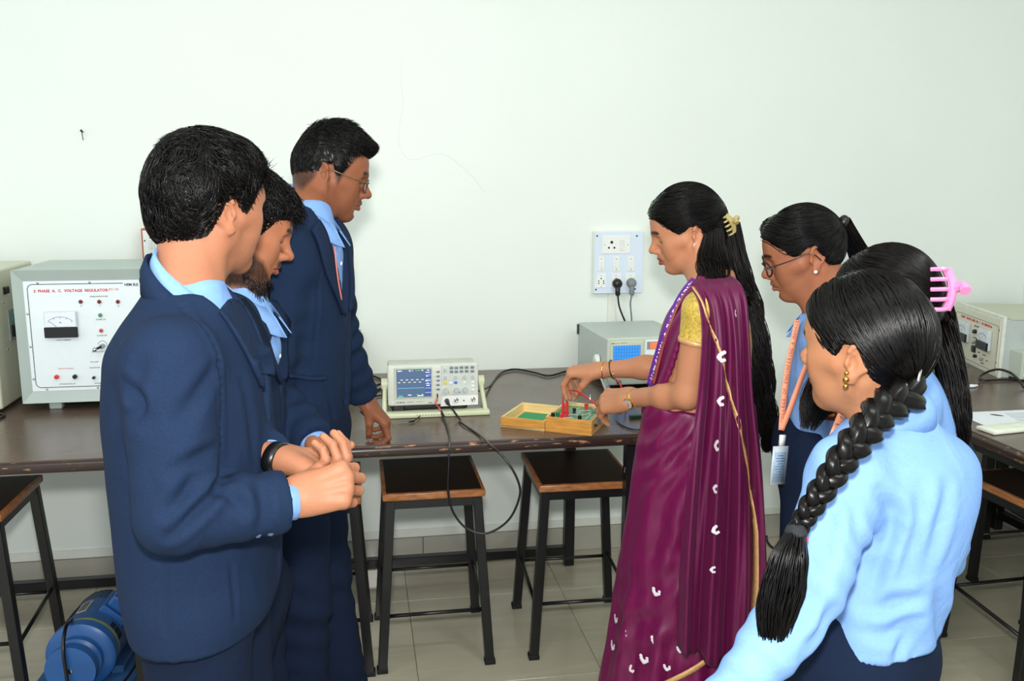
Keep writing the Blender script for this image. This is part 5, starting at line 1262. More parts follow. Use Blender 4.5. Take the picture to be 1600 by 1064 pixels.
def sleeve(s, sh, el, wr, r=(0.075, 0.066, 0.058, 0.052), k=0.02):
    """upper and lower sleeve with an open end at the wrist, joined to the garment"""
    sh, el, wr = (np.array(v, float) for v in (sh, el, wr)); n = (wr-el)/np.linalg.norm(wr-el); md = sh*0.5+el*0.5; t = Sdf()
    t.cone(sh, md, r[0], r[1], k=0.01); t.cone(md, el, r[1], r[2], k=0.01); t.cone(el, wr+n*0.06, r[2], r[3], k=0.012)
    def fn(X, Y, Z):
        d = None
        for (_, g, _, _, kk) in t.ops: v = g(X, Y, Z); d = v if d is None else smin(d, v, 0.012)
        return np.maximum(d, (X-wr[0])*n[0]+(Y-wr[1])*n[1]+(Z-wr[2])*n[2])
    R = max(r); P3 = np.stack([sh, el, wr]); s._op('+', fn, P3.min(0)-R, P3.max(0)+R, k)
def crease(P, s, V, N, D, px, w=0.008, depth=0.006, ridge=0.45):
    """pinched fold in the cloth along a line of photograph pixels on garment s"""
    C = resample(spline([hit(P, s, *q) for q in px], 5), 24); best = np.full(len(V), 9.0); tq = np.zeros(len(V))
    box = np.all((V > C.min(0)-0.06) & (V < C.max(0)+0.06), 1); I = np.nonzero(box)[0]
    if len(I) == 0: return
    dd = np.linalg.norm(V[I][:, None]-C[None], axis=2); m = dd.min(1); t = dd.argmin(1)/23.0; tap = np.sin(np.clip(t*0.9+0.05, 0, 1)*PI)**0.5
    D[I] += tap*(-depth*np.exp(-(m/w)**2)+ridge*depth*np.exp(-((m-2.0*w)/(0.9*w))**2))
def cut_plane(s, p, n):
    """remove everything beyond the plane near p (for cuffs)"""
    p = np.array(p, float); n = np.array(n, float); n /= np.linalg.norm(n)
    def fn(X, Y, Z):
        x, y, z = X-p[0], Y-p[1], Z-p[2]; h = x*n[0]+y*n[1]+z*n[2]; r = np.sqrt(np.maximum(x*x+y*y+z*z-h*h, 0))
        return np.maximum(-h, np.maximum(h-0.09, r-0.075))
    return s._op('-', fn, p-0.12, p+0.12, 0.004)
def cuff_ring(c, d, r, L, t=0.003, n=28, flat=0.85, up=(0, 0, 1), flare=1.05):
    """short open tube (shirt cuff) starting at c along d"""
    d = np.array(d, float); d /= np.linalg.norm(d); a = np.cross(d, up); a /= np.linalg.norm(a); b = np.cross(d, a); ph = 2*PI*np.arange(n)/n; rings = []
    for rr, l in ((r, 0), (r*flare, L), (r*flare-t, L+0.001), (r-t, 0)): rings.append(np.array(c)+d*l+rr*(np.cos(ph)[:, None]*a+flat*np.sin(ph)[:, None]*b))
    V = np.concatenate(rings); i = np.arange(4)[:, None]*n; i2 = (np.arange(4)[:, None]+1) % 4*n; j = np.arange(n)[None]; j2 = (j+1) % n
    return V, np.stack([i+j, i+j2, i2+j2, i2+j], -1).reshape(-1, 4)
def ribbon(pts, ref, w, t=0.0012, sub=6, twist=None):
    """flat strap along points; ref: direction of its face normal per whole strap or per point"""
    C = spline(pts, sub); T = np.gradient(C, axis=0); T /= np.linalg.norm(T, axis=1)[:, None]
    R = np.broadcast_to(np.array(ref, float), C.shape) if np.ndim(ref) == 1 else np.stack([np.interp(np.linspace(0, 1, len(C)), np.linspace(0, 1, len(ref)), np.array(ref)[:, j]) for j in range(3)], 1)
    S = np.cross(T, R); S /= np.linalg.norm(S, axis=1)[:, None]; N = np.cross(S, T); V = np.stack([C-S*w/2+N*t/2, C+S*w/2+N*t/2, C+S*w/2-N*t/2, C-S*w/2-N*t/2], 1).reshape(-1, 3)
    m = len(C); i = np.arange(m-1)[:, None]*4; j = np.arange(4)[None]; j2 = (j+1) % 4
    Q = np.stack([i+j, i+j2, i+4+j2, i+4+j], -1).reshape(-1, 4); Q = np.concatenate([Q, [[0, 3, 2, 1]], [[4*m-4, 4*m-3, 4*m-2, 4*m-1]]]); return V, Q, C, T, S, N
def strap_text(P, name, body, size, rib, m, parent, start=0.1, rev=False):
    """letters laid one by one along a strap"""
    C, T, S, N = rib[2:]; L = np.concatenate([[0], np.cumsum(np.linalg.norm(np.diff(C, axis=0), axis=1))]); out = []
    s = start*L[-1]; mb_parts = []
    if rev:      # read from the lower end upwards: keep as many letters as fit, last one on top
        body = body[:max(1, int((L[-1]*(1-start)-size)/(size*0.78)))][::-1]
    for ch in body:
        if s > L[-1]-size: break
        if ch != ' ':
            c = np.array([np.interp(s, L, C[:, j]) for j in range(3)]); i = min(np.searchsorted(L, s), len(T)-1); x, z = (T[i] if not rev else -T[i]), N[i]; y = np.cross(z, x)
            M = Matrix(((x[0], y[0], z[0], c[0]+z[0]*0.0008), (x[1], y[1], z[1], c[1]+z[1]*0.0008), (x[2], y[2], z[2], c[2]+z[2]*0.0008), (0, 0, 0, 1))); mb_parts.append((ch, M))
        s += size*0.78
    for ch, M in mb_parts[:60]: out.append(text('txt', ch, size, M, None, None, 0.0001))
    if not out: return None
    bm = bmesh.new()
    for o in out: bm.from_mesh(o.data)
    for o in out: me = o.data; bpy.data.objects.remove(o); bpy.data.meshes.remove(me)
    me = bpy.data.meshes.new(name); bm.to_mesh(me); bm.free(); me.materials.clear(); return link(name, me, m, parent)
def glasses(P, H, m_frame, m_temple, par=None, lens_r=(0.022, 0.018), y0=0.033, x=0.106, z=0.006, side=1, thick=0.0016):
    g = []
    for sy in (-1, 1):
        pts = []
        for t in np.linspace(0, 2*PI, 25):
            yy = sy*y0+lens_r[0]*math.cos(t)*1.08; zz = z+lens_r[1]*math.sin(t); xx = x-6.0*max(0, abs(yy)-0.02)**2*1.6; pts.append((xx, yy, zz))
        g.append(tube_arrays(H.T(np.array(pts)), np.full(25, thick*H.sc), 6))
    br = H.T(np.array([(x+0.001, -0.012, z+0.005), (x+0.005, 0, z+0.009), (x+0.001, 0.012, z+0.005)])); g.append(tube_arrays(spline(br, 4), np.full(9, thick*H.sc), 6))
    o = P.add('eyeglasses', *merge(*g), m_frame)
    for sy in (-1, 1):
        yo = y0+lens_r[0]*1.05; tp = H.T(np.array([(x-0.004, sy*yo, z+0.008), (x-0.012, sy*(yo+0.010), z+0.009), (0.04, sy*0.078, z+0.012), (0.0, sy*0.0775, z+0.016), (-0.018, sy*0.079, z+0.008), (-0.03, sy*0.077, z-0.012)]))
        C = spline(tp, 5); P.add('temple_arm', *tube_arrays(C, np.full(len(C), 0.0016*H.sc), 6), m_temple, o)
        ln = H.T(np.array([(x-0.0005-9.0*max(0, abs(sy*y0+lens_r[0]*math.cos(t))-0.02)**2, sy*y0+lens_r[0]*math.cos(t), z+lens_r[1]*math.sin(t)) for t in np.linspace(0, 2*PI, 24, endpoint=False)]))
        c = ln.mean(0); V = np.concatenate([ln, ln*0.5+c*0.5, [c]]); i = np.arange(24); i2 = (i+1) % 24
        Q = np.concatenate([np.stack([i, i2, 24+i2, 24+i], 1), np.stack([24+i[::2], 24+i2[::2], 24+(i2[::2]+1) % 24, np.full(12, 48)], 1)]); P.add('lens', V, Q, m_lens, o)
    return o
m_lens = mat('spectacle_lens', (235, 240, 245), 0.03, spec=0.6, alpha=0.16)
def wristband(P, name, c, d, r, w, t, m, flat=0.82, up=(0, 0, 1)):
    V, Q = cuff_ring(np.array(c)-np.array(d)/np.linalg.norm(d)*w/2, d, r, w, t, 32, flat, up, 1.0); return P.add(name, V, Q, m)

def hit(P, s, px, py, near=0.7, far=4.0):
    """first point of the implicit surface s (person coordinates) along the line through a photograph pixel"""
    o = P.R.T@(EYE-P.base); d = P.R.T@ray(px, py); d /= np.linalg.norm(d); ts = np.linspace(near, far, 1300); v = s.eval(o+d*ts[:, None])
    i = np.nonzero(v < 0)[0]
    if len(i) == 0: i = [int(np.argmin(v))]; return o+d*ts[i[0]]
    i = max(i[0], 1); a, b = ts[i-1], ts[i]
    for _ in range(12):
        m = (a+b)/2
        if s.eval((o+d*m)[None])[0] < 0: b = m
        else: a = m
    return o+d*(a+b)/2
def resample(C, n):
    C = np.asarray(C, float); L = np.concatenate([[0], np.cumsum(np.linalg.norm(np.diff(C, axis=0), axis=1))]); q = np.linspace(0, L[-1], n); return np.stack([np.interp(q, L, C[:, j]) for j in range(3)], 1)
def sheet_between(s, A, B, n=24, nv=5, off=(0.003, 0.006), th=0.004, sub=5, mirror=False):
    """cloth strip lying on implicit surface s between curves A and B"""
    A = resample(spline(A, sub), n); B = resample(spline(B, sub), n); G = np.stack([A*(1-t)+B*t for t in np.linspace(0, 1, nv)], 1); o = np.linspace(off[0], off[1], nv)
    p = G.reshape(-1, 3); oo = np.tile(o, n)
    for _ in range(4):
        g = grad(s, p); d = s.eval(p); p = p-g*np.clip(d-oo, -0.03, 0.03)[:, None]
    g = grad(s, p); top = (p+g*th).reshape(n, nv, 3); bot = (p-g*th).reshape(n, nv, 3)
    V = np.concatenate([top.reshape(-1, 3), bot.reshape(-1, 3)]); k = n*nv; Q = []
    for i in range(n-1):
        for j in range(nv-1):
            a, b, c, d = i*nv+j, i*nv+j+1, (i+1)*nv+j+1, (i+1)*nv+j; Q += [(a, b, c, d), (k+d, k+c, k+b, k+a)]
        for j, f in ((0, 1), (nv-1, 0)):
            a, d = i*nv+j, (i+1)*nv+j; Q.append((a, d, k+d, k+a) if f else (d, a, k+a, k+d))
    for i in (0, n-1):
        for j in range(nv-1): a, b = i*nv+j, i*nv+j+1; Q.append((b, a, k+a, k+b) if i == 0 else (a, b, k+b, k+a))
    Q = np.array(Q)
    if mirror: V = V*np.array((1, -1, 1)); Q = Q[:, ::-1]
    return V, Q

def hidden_arms(A, skin):
    """the arms inside the sleeves, so that hands, arms and trunk are one body"""
    out = []
    for sd in ('R', 'L'):
        sh, el, wr = (np.array(A[sd][k], float) for k in ('sh', 'el', 'wr')); n = (wr-el)/np.linalg.norm(wr-el); s = Sdf()
        s.cone(sh*np.array((1, 0.55, 1))+np.array((0, 0, -0.02)), sh, 0.040, 0.042, k=0.02); s.cone(sh, el, 0.042, 0.034, k=0.02); s.cone(el, wr-n*0.01, 0.034, 0.024, k=0.02); out.append(solid(s.mesh(0.008), skin))
    return out
# ------------------------------------------------------------------ the seven people
def cap_sdf(ells, zh, ear=True, extra=None):
    """hair volume: union of ellipsoids kept above the hairline curve zh [(x,z)...] (side view)"""
    s = Sdf()
    for c, r in ells: s.ell(c, r, k=0.015)
    if extra: extra(s)
    hx = np.array([p[0] for p in zh]); hz = np.array([p[1] for p in zh])
    s.fn(lambda X, Y, Z: (np.interp(X, hx, hz)-Z)*0.8+0*Y, (-1,)*3, (1,)*3, 0.006, '^')
    if ear:
        for y in (-1, 1): s.ell((-0.008, y*0.084, 0.0), (0.026, 0.022, 0.033), k=0.006, sub=True)
    return s
ZH_M = [(-0.13, -0.060), (-0.075, -0.062), (-0.048, -0.050), (-0.036, -0.02), (-0.028, 0.026), (0.0, 0.036), (0.012, 0.012), (0.022, -0.004), (0.030, 0.020), (0.046, 0.046), (0.060, 0.066), (0.076, 0.078), (0.13, 0.082)]
def tufts(s, V, N, n, combfn, L, lift, r, curl=0.0, m=6, seed=1, mask=None):
    rg = np.random.default_rng(seed); ok = np.ones(len(V), bool) if mask is None else mask(V); I = rg.choice(np.nonzero(ok)[0], n)
    v = V[I]+rg.normal(0, 0.001, (n, 3)); nn = N[I]; cb = combfn(v)+rg.normal(0, 0.22, (n, 3)); cb = cb-nn*np.sum(cb*nn, 1)[:, None]; cb /= np.linalg.norm(cb, axis=1)[:, None]+1e-9
    LL = L(v) if callable(L) else np.full(n, L); lf = lift(v) if callable(lift) else np.full(n, lift)
    P = tuft_strands(v, nn, cb, LL, lf, m, curl, seed); rad = r*np.array([1, 1.0, 0.95, 0.8, 0.55, 0.15])[:m]
    return tubes_many(P, rad)
def torso_hidden(rows, sc=0.86):
    """plain body under the clothes"""
    s = Sdf(); s.loft([(z, cx, cy, rx*sc, ry*sc) for z, cx, cy, rx, ry in rows], n=2.1); return s
def build_body(P, parts): 
    V, Q, C = merge(*parts); return P.add('body', V, Q, m_skin, None, C)
def solid(mesh, col): return (mesh[0], mesh[1], np.tile(np.array(col, float), (len(mesh[0]), 1)))

def man(label, base, az, rows, head, headkw, skin, lips, colkw, arms, nb, vz, hands, hairfn, neck_r=0.057, nose=1.0, jaw=1.0, legs=None, foldfn=None, vhalf=0.07, open_front=0.0, collar_kw=None, strips=(), creases=(), res=0.0065, zh=ZH_M, buttons=None, brow=1.0, chin=0.0):
    P = Person(base, az, label); R = P.rows(rows); H = Head(P, *head[:5], head[5])
    if callable(arms): arms = arms(P)
    nbl = nb(P) if callable(nb) else np.array(nb)
    zb = vz(P) if callable(vz) else vz
    # --- head, neck, hands: one skin mesh
    hs = head_sdf('m', jaw=jaw, nose=nose, neck_dir=H.I(nbl), neck_r=neck_r/H.sc, down=H.R.T@np.array((0, 0, -1.0)), brow=brow, chin=chin)
    V, Q = hs.mesh(0.0022/H.sc*1.0); C = head_colors(V, skin, lips, **colkw); parts = [(H.T(V), Q, C)]; P.headmesh = (V, Q)
    top = max(r[0] for r in R)
    parts.append(solid(torso_hidden([r for r in R if r[0] < top-0.05]).mesh(0.012), skin))
    for hd in hands(P, skin, arms)+hidden_arms(arms, skin): parts.append(hd)
    P.skin = build_body(P, parts)
    # --- blazer
    s = Sdf(); s.loft(R, n=2.25); tf = s.ops[0][1]; cxm = float(np.interp(zb, [r[0] for r in R], [r[1] for r in R]))
    for sd in ('R', 'L'):
        a = arms[sd]; sh, el, wr = (np.array(a[k]) for k in ('sh', 'el', 'wr')); rr = a.get('r', (0.073, 0.066, 0.060, 0.052))
        s.cone(nbl+np.array((-0.02, np.sign(sh[1])*0.04, -0.092)), sh+np.array((0, -np.sign(sh[1])*0.012, -0.002)), 0.034, 0.060, k=0.05)
        sleeve(s, sh, el, wr, rr)
    vp = [(-vhalf, top+0.06), (vhalf, top+0.06), (vhalf*0.9, top-0.04), (0.012, zb), (-0.012, zb), (-vhalf*0.9, top-0.04)]
    s._op('-', lambda X, Y, Z: np.maximum(poly2d(Y, Z, vp), np.maximum(-0.016-tf(X, Y, Z), cxm-0.02-X)), (cxm-0.1, -0.12, zb-0.02), (cxm+0.3, 0.12, top+0.08), 0.004)
    s._op('-', lambda X, Y, Z: np.maximum(np.abs(Y-0.004)-0.0022-open_front*np.clip((zb-Z)*0.25, 0, 0.05), np.maximum(-0.012-tf(X, Y, Z), np.maximum(cxm-X, Z-zb-0.01))), (cxm-0.05, -0.06, 0.5), (cxm+0.3, 0.06, zb+0.03), 0.003)
    V, Q = s.mesh(res); V = relax(V, Q, 1, 0.35); N = vnormals(V, Q); D = np.zeros(len(V)); cloth_noise(V, N, D, 0.0022, 11, 1)
    for cq in creases: crease(P, s, V, N, D, cq[0], *cq[1:])
    for sd in ('R', 'L'):
        a = arms[sd]; sh, el, wr = (np.array(a[k]) for k in ('sh', 'el', 'wr')); fa = wr-el; fa /= np.linalg.norm(fa); ua = el-sh; ua /= np.linalg.norm(ua)
        bis = fa-ua; bis /= np.linalg.norm(bis)+1e-6
        fold(V, N, D, el+bis*0.05, (0.075,)*3, fa+ua*0.35, 0.055, 0.0055, 0.5, 0.4); fold(V, N, D, el-ua*0.12+bis*0.03, (0.10, 0.1, 0.07), ua+0.8*fa, 0.10, 0.0045, 0.8)
        fold(V, N, D, wr-fa*0.07, (0.08,)*3, fa, 0.05, 0.0035, 0.9, 1.0); fold(V, N, D, sh+np.array((0, 0, -0.10)), (0.09, 0.06, 0.12), (1, 0, -0.7), 0.07, 0.004, 0.5)
    if foldfn: foldfn(V, N, D)
    P.blazer = P.add('blazer', V+N*D[:, None], Q, m_navy); P.coat = s
    for nm, A_, B_ in strips:
        a_ = [hit(P, s, *q) for q in A_]; b_ = [hit(P, s, *q) for q in B_]
        for mir in (False, True):
            if nm == 'pocket_welt' and mir: continue
            P.add(nm, *sheet_between(s, a_, b_, mirror=mir), m_navy, P.blazer)
    # blazer collar
    ck = dict(rx=0.074, ry=0.078, tilt=34, hb=0.038, hf=0.010, leaf_b=0.055, leaf_f=0.050, gap=0.95, flare=0.014); ck.update((collar_kw or {}).get('coat', {}))
    off = ck.pop('off', (-0.006, 0, -0.014)); P.add('blazer_collar', *collar_band(nbl+np.array(off), **ck), m_navy, P.blazer)
    # --- shirt front, collar
    ss = Sdf(); R2 = [(z, cx-0.003, cy, max(rx-0.012, 0.03), max(ry-0.016, 0.03)) for z, cx, cy, rx, ry in R if z > zb-0.03]; ss.loft(R2, n=2.2); sf = ss.ops[0][1]; ss.cone(nbl+np.array((0.008, 0, -0.01)), nbl+np.array((0.016, 0, -0.10)), 0.060, 0.072, k=0.03)
    ss._op('+', lambda X, Y, Z: np.maximum(np.abs(sf(X, Y, Z)-0.001)-0.002, np.maximum(np.abs(Y)-0.015, cxm-X)), (cxm, -0.03, zb-0.1), (cxm+0.3, 0.03, top), 0.001)
    V, Q = ss.mesh(0.0065); N = vnormals(V, Q); D = np.zeros(len(V)); cloth_noise(V, N, D, 0.0025, 24, 5); P.shirt = P.add('shirt', V+N*D[:, None], Q, m_shirt)
    ck = dict(rx=0.066, ry=0.069, tilt=24, hb=0.046, hf=0.026, leaf_b=0.044, leaf_f=0.070, gap=0.22, flare=0.012, spread=0.010); ck.update((collar_kw or {}).get('shirt', {}))
    off = ck.pop('off', (0.0, 0, -0.008)); P.add('shirt_collar', *collar_band(nbl+np.array(off), **ck), m_shirt, P.shirt)
    for k in range(3):
        zz = top-0.07-0.075*k; xs = np.linspace(cxm, cxm+0.3, 300); d_ = ss.eval(np.stack([xs, 0*xs, 0*xs+zz], 1)); i_ = np.nonzero(d_ < 0)[0]
        if len(i_) and zz > zb+0.02: P.obj('button', MB().sph((float(xs[i_[-1]]), 0.0, zz), 0.0055, 10, (0.5, 1, 1)), m_white, P.shirt)
    # cuffs of the shirt
    for sd in ('R', 'L'):
        a = arms[sd]; el, wr = np.array(a['el']), np.array(a['wr']); d = (wr-el)/np.linalg.norm(wr-el)
        P.add('cuff', *cuff_ring(wr-d*0.03, d, a.get('cr', 0.038), 0.03+a.get('cuff', 0.012), 0.003, up=a.get('up', (0, 0, 1))), m_shirt, P.shirt)
        perp = np.cross(d, (0, 0, 1.0)); perp /= np.linalg.norm(perp)
        if buttons == sd:
            for k in range(2):
                c = wr-d*(0.018+0.02*k)+np.array((0, -1, 0))*0.0; P.obj('sleeve_button', MB().sph(tuple(c+np.array((0.0, -0.038, -0.036))), 0.0062, 10, (1, 0.6, 1)), mat('navy_button', (70, 84, 112), 0.3), P.blazer)
    # --- trousers and shoes
    lg = legs or {}; zt = min(r[0] for r in R)+0.12; hx = float(np.interp(zt, [r[0] for r in R], [r[1] for r in R]))+lg.get('dx', 0)
    fx = lg.get('footx', (hx-0.02, hx+0.02)); V, Q = legs_mesh(zt, hx, 0.165, hx+0.015, fx, lg.get('fy', (-0.10, 0.10)))
    P.trousers = P.add('trousers', V, Q, m_navy2)
    for i, y in enumerate(lg.get('fy', (-0.10, 0.10))): P.add('shoe', *shoe_mesh(fx[i]+0.01, y, 0), m_shoe)
    hairfn(P, H); P.H = H; return P
SK1 = lin((170, 114, 85)); SK2 = lin((168, 108, 78)); SK3 = lin((140, 86, 60)); LIP = lin((150, 88, 74))


def shell(s, V, N, n, combfn, steps, ds, off, r, seed=1, mask=None, sdf=None, jit=0.15):
    """strands combed close to the head"""
    rg = np.random.default_rng(seed); ok = np.ones(len(V), bool) if mask is None else mask(V); I = rg.choice(np.nonzero(ok)[0], n); jj = rg.normal(0, jit, (n, 3))
    P = flow_strands(s, V[I]+rg.normal(0, 0.001, (n, 3)), lambda p, i: combfn(p)+jj, steps, ds, off*(0.4+0.9*rg.random(n)))
    rad = r*np.concatenate([[0.5], np.ones(steps-3), [0.8, 0.3]]); return tubes_many(P, rad)

# ---- nearest man
def m1_arms(P):
    sh = P.on(266, 566, -0.170)
    return {'R': dict(sh=sh, el=P.on(272, 806, -0.235), wr=P.on(445, 783, -0.155), r=(0.070, 0.066, 0.058, 0.048), cr=0.036, cuff=0.014),
            'L': dict(sh=sh*np.array((1, -1, 1)), el=P.on(268, 790, 0.0)*np.array((1, 0, 1))+np.array((0.03, 0.205, 0.02)), wr=P.on(420, 712, -0.045), r=(0.070, 0.064, 0.056, 0.044), cr=0.031, cuff=0.003)}
def m1_hands(P, skin, A):
    fist = ((58, 70, 35), (60, 72, 35), (62, 74, 35), (64, 76, 35)); out = []
    d = np.array((1.0, 0.25, 0.20)); out.append(place_hand(hand_mesh('R', fist, (2, 0, -2, -5), (30, 30, 35, 25), skin=skin, wrist=0.055), A['R']['wr']+np.array((0.012, 0.004, 0.004)), d, (-0.18, -0.92, 0.42)))
    curl = ((55, 62, 30), (58, 66, 30), (60, 70, 30), (60, 70, 35)); d = np.array((1.0, -0.30, -0.30))
    out.append(place_hand(hand_mesh('L', curl, (3, 0, -2, -5), (26, 22, 22, 16), skin=skin, wrist=0.055), A['L']['wr']+np.array((0.015, 0, -0.002)), d, (-0.45, -0.05, -0.88)))
    return out
def m1_hair(P, H):
    s = cap_sdf([((-0.006, 0, 0.045), (0.102, 0.082, 0.097)), ((-0.038, 0, 0.024), (0.072, 0.076, 0.080)), ((0.04, 0, 0.072), (0.064, 0.066, 0.062)), ((-0.05, 0, -0.02), (0.052, 0.060, 0.05))], ZH_M)
    V, Q = s.mesh(0.0035); N = vnormals(V, Q); Vb = V+N*(0.0030*vnoise(V, 80, 2)+0.0008*vnoise(V, 260, 4)-0.001)[:, None]
    def comb(p):
        c = np.stack([0.45+0*p[:, 0], 0.9*p[:, 1]/0.08, -1.0+p[:, 2]*7], 1); c[:, 0] += np.where(p[:, 0] < -0.04, -0.9, 0.4); return c+0.6*np.stack([vnoise(p, 75, 1), vnoise(p, 75, 2), vnoise(p, 75, 3)], 1)
    sh = lambda p: 0.012+0.022*sstep(-0.02, 0.09, p[:, 2])
    T = tufts(s, Vb, N, 9500, comb, sh, lambda p: 0.06+0.06*sstep(0.04, 0.11, p[:, 2]), 0.0008, 0.0026, seed=4, mask=lambda v: (v[:, 2] > -0.058) & (v[:, 0] < 0.070))
    Sh = shell(s, V, N, 5200, comb, 6, 0.006, 0.0045, 0.0012, 14, lambda v: (v[:, 2] > -0.056) & (v[:, 0] < 0.066), jit=0.45)
    v, q = merge((Vb, Q), T, Sh); P.add('hair', H.T(v), q, m_hair)
M1 = man('person in navy blazer nearest the camera on the left, hands clasped in front', at_d(303, 700, 1.60)[:2], -6,
    [(950, 219, 424, .195), (925, 211, 432, .197), (895, 204, 435, .197), (860, 199, 434, .192), (780, 190, 430, .188), (700, 183, 425, .19), (630, 178, 419, .197), (575, 180, 412, .20), (535, 185, 400, .195), (502, 201, 385, .160), (474, 218, 370, .115), (450, 232, 356, .08)],
    (46, 5, 4, 1.01, 1.60, dict(earR=(354, 350), ctr=(322, 320), chin=(382, 419))), None, SK1, LIP, dict(stub=0.35, mous=0.15), m1_arms, lambda P: P.on(287, 458), lambda P: P.on(420, 655)[2], m1_hands, m1_hair,
    nose=-0.2, jaw=1.0, legs=dict(dx=0.0), buttons='R', res=0.005, creases=[([(196, 600), (216, 630), (208, 655)], 0.010, 0.010), ([(336, 575), (312, 615), (282, 655)], 0.012, 0.007), ([(338, 700), (300, 718), (270, 738)], 0.010, 0.007),
        ([(344, 748), (332, 775), (306, 800), (266, 838)], 0.009, 0.012), ([(336, 763), (361, 774), (385, 800)], 0.009, 0.007), ([(300, 745), (285, 775), (262, 800)], 0.010, 0.008), ([(258, 882), (258, 940), (260, 990)], 0.005, 0.003), ([(361, 880), (366, 930), (368, 970)], 0.005, 0.003),
        ([(284, 478), (318, 512), (342, 560), (345, 623), (346, 740)], 0.006, 0.007), ([(405, 760), (412, 790), (408, 820)], 0.010, 0.006), ([(225, 560), (215, 600), (228, 660)], 0.012, 0.006), ([(380, 600), (392, 660), (398, 720)], 0.010, 0.004)], collar_kw=dict(coat=dict(tilt=36), shirt=dict(tilt=36)), strips=[('lapel', [(352, 470), (368, 487), (383, 515), (399, 562), (408, 600)], [(341, 490), (349, 500), (368, 530), (393, 580), (405, 606)])])
wristband(M1, 'wristwatch', M1.on(433, 716, -0.053), M1.on(463, 724, -0.07)-M1.on(420, 712, -0.045), 0.0325, 0.020, 0.004, m_black, 0.86)

# ---- bearded man in the middle
def m2_arms(P):
    sh = P.on(352, 545, -0.145)
    return {'R': dict(sh=sh, el=P.on(340, 700, -0.15), wr=P.on(355, 820, -0.12), r=(0.068, 0.062, 0.056, 0.05)),
            'L': dict(sh=sh*np.array((1, -1, 1)), el=P.on(415, 600, 0.20), wr=P.on(490, 690, 0.05), r=(0.068, 0.062, 0.055, 0.046), cr=0.033, cuff=0.016)}
def m2_hands(P, skin, A):
    rel = ((25, 35, 20), (28, 38, 20), (32, 40, 22), (36, 42, 22)); out = []
    out.append(place_hand(hand_mesh('R', rel, skin=skin), A['R']['wr']+np.array((0, 0, -0.005)), A['R']['wr']-A['R']['el'], (0.1, -1, 0)))
    d = A['L']['wr']-A['L']['el']; out.append(place_hand(hand_mesh('L', ((40, 45, 20),)*4, skin=skin, wrist=0.05), A['L']['wr']+d/np.linalg.norm(d)*0.012, d, (0.5, 0.2, 0.8))); return out
def m2_hair(P, H):
    s = cap_sdf([((-0.004, 0, 0.046), (0.102, 0.082, 0.098)), ((0.05, 0, 0.078), (0.056, 0.060, 0.045)), ((-0.05, 0, -0.015), (0.05, 0.06, 0.05))], ZH_M[:6]+[(0.012, 0.0), (0.022, -0.02), (0.032, 0.012), (0.05, 0.045), (0.064, 0.060), (0.08, 0.066), (0.13, 0.064)])
    V, Q = s.mesh(0.0035); N = vnormals(V, Q); V = V+N*(0.004*vnoise(V, 130, 2)+0.002*vnoise(V, 260, 4))[:, None]
    comb = lambda p: np.stack([0.9+0*p[:, 0], 0.6*p[:, 1]/0.08, -0.5+p[:, 2]*3], 1)+0.9*np.stack([vnoise(p, 75, 1), vnoise(p, 75, 2), vnoise(p, 75, 3)], 1)
    T = tufts(s, V, N, 4200, comb, lambda p: 0.012+0.012*sstep(0.02, 0.09, p[:, 2])+0.010*sstep(0.05, 0.09, p[:, 0]), 0.25, 0.0010, 0.0050, seed=9, mask=lambda v: v[:, 2] > -0.058)
    v, q = merge((V, Q), T, shell(s, V, N, 2600, comb, 6, 0.006, 0.005, 0.0013, 15, lambda v: v[:, 2] > -0.056, jit=0.7)); P.add('hair', H.T(v), q, m_hair)
    # beard: short curls standing on the jaw
    rg = np.random.default_rng(5); hsV, hsQ = P.headmesh; n0 = vnormals(hsV, hsQ); x, y, z = hsV.T
    topz = np.interp(x, [-0.02, 0.0, 0.03, 0.06, 0.085], [0.02, 0.0, -0.034, -0.046, -0.072]); ok = (z < topz) & (x > 0.004) & (z > -0.118) & (np.abs(y) < 0.07) & (x < 0.12)
    ok &= ~((np.abs(y) < 0.024) & (z > -0.072) & (x > 0.075)); mo_ = (np.abs(z+0.0385) < 0.005) & (np.abs(y) < 0.026) & (x > 0.085); ok |= mo_
    I = rg.choice(np.nonzero(ok)[0], 3000); v = hsV[I]; nn = n0[I]; cb = np.stack([0.3+0*v[:, 0], 0*v[:, 0], -1+0*v[:, 0]], 1)+rg.normal(0, 0.35, (len(I), 3)); cb -= nn*np.sum(cb*nn, 1)[:, None]; cb /= np.linalg.norm(cb, axis=1)[:, None]
    L = np.where(v[:, 2] < -0.075, 0.016, 0.008); T = tubes_many(tuft_strands(v, nn, cb, L, np.full(len(I), 0.55), 5, 0.001, 6), 0.0007*np.array([1, 1, .9, .7, .2])); P.add('beard', H.T(T[0]), T[1], m_hair)
M2 = man('person in navy blazer standing between the two others in navy', at_d(368, 700, 1.97)[:2], -6,
    [(985, 300, 426, .19), (940, 292, 432, .19), (860, 290, 437, .188), (780, 290, 440, .185), (690, 290, 441, .185), (620, 292, 440, .19), (565, 298, 437, .195), (520, 306, 428, .19), (495, 316, 419, .165), (472, 328, 408, .12), (452, 340, 396, .085)],
    (12, 22, 0, 0.97, 1.91, dict(nose=(451, 401), chin=(420, 453), lips=(435, 424), glab=(445, 362))), None, SK2, lin((140, 78, 66)), dict(beard=1.0, mous=1.0), m2_arms, lambda P: P.on(370, 468), lambda P: P.on(440, 610)[2], m2_hands, m2_hair, nose=1.0,
    collar_kw=dict(coat=dict(tilt=32), shirt=dict(tilt=32)), strips=[('lapel', [(400, 478), (412, 500), (425, 540), (437, 600)], [(392, 490), (400, 515), (416, 555), (434, 598)])])

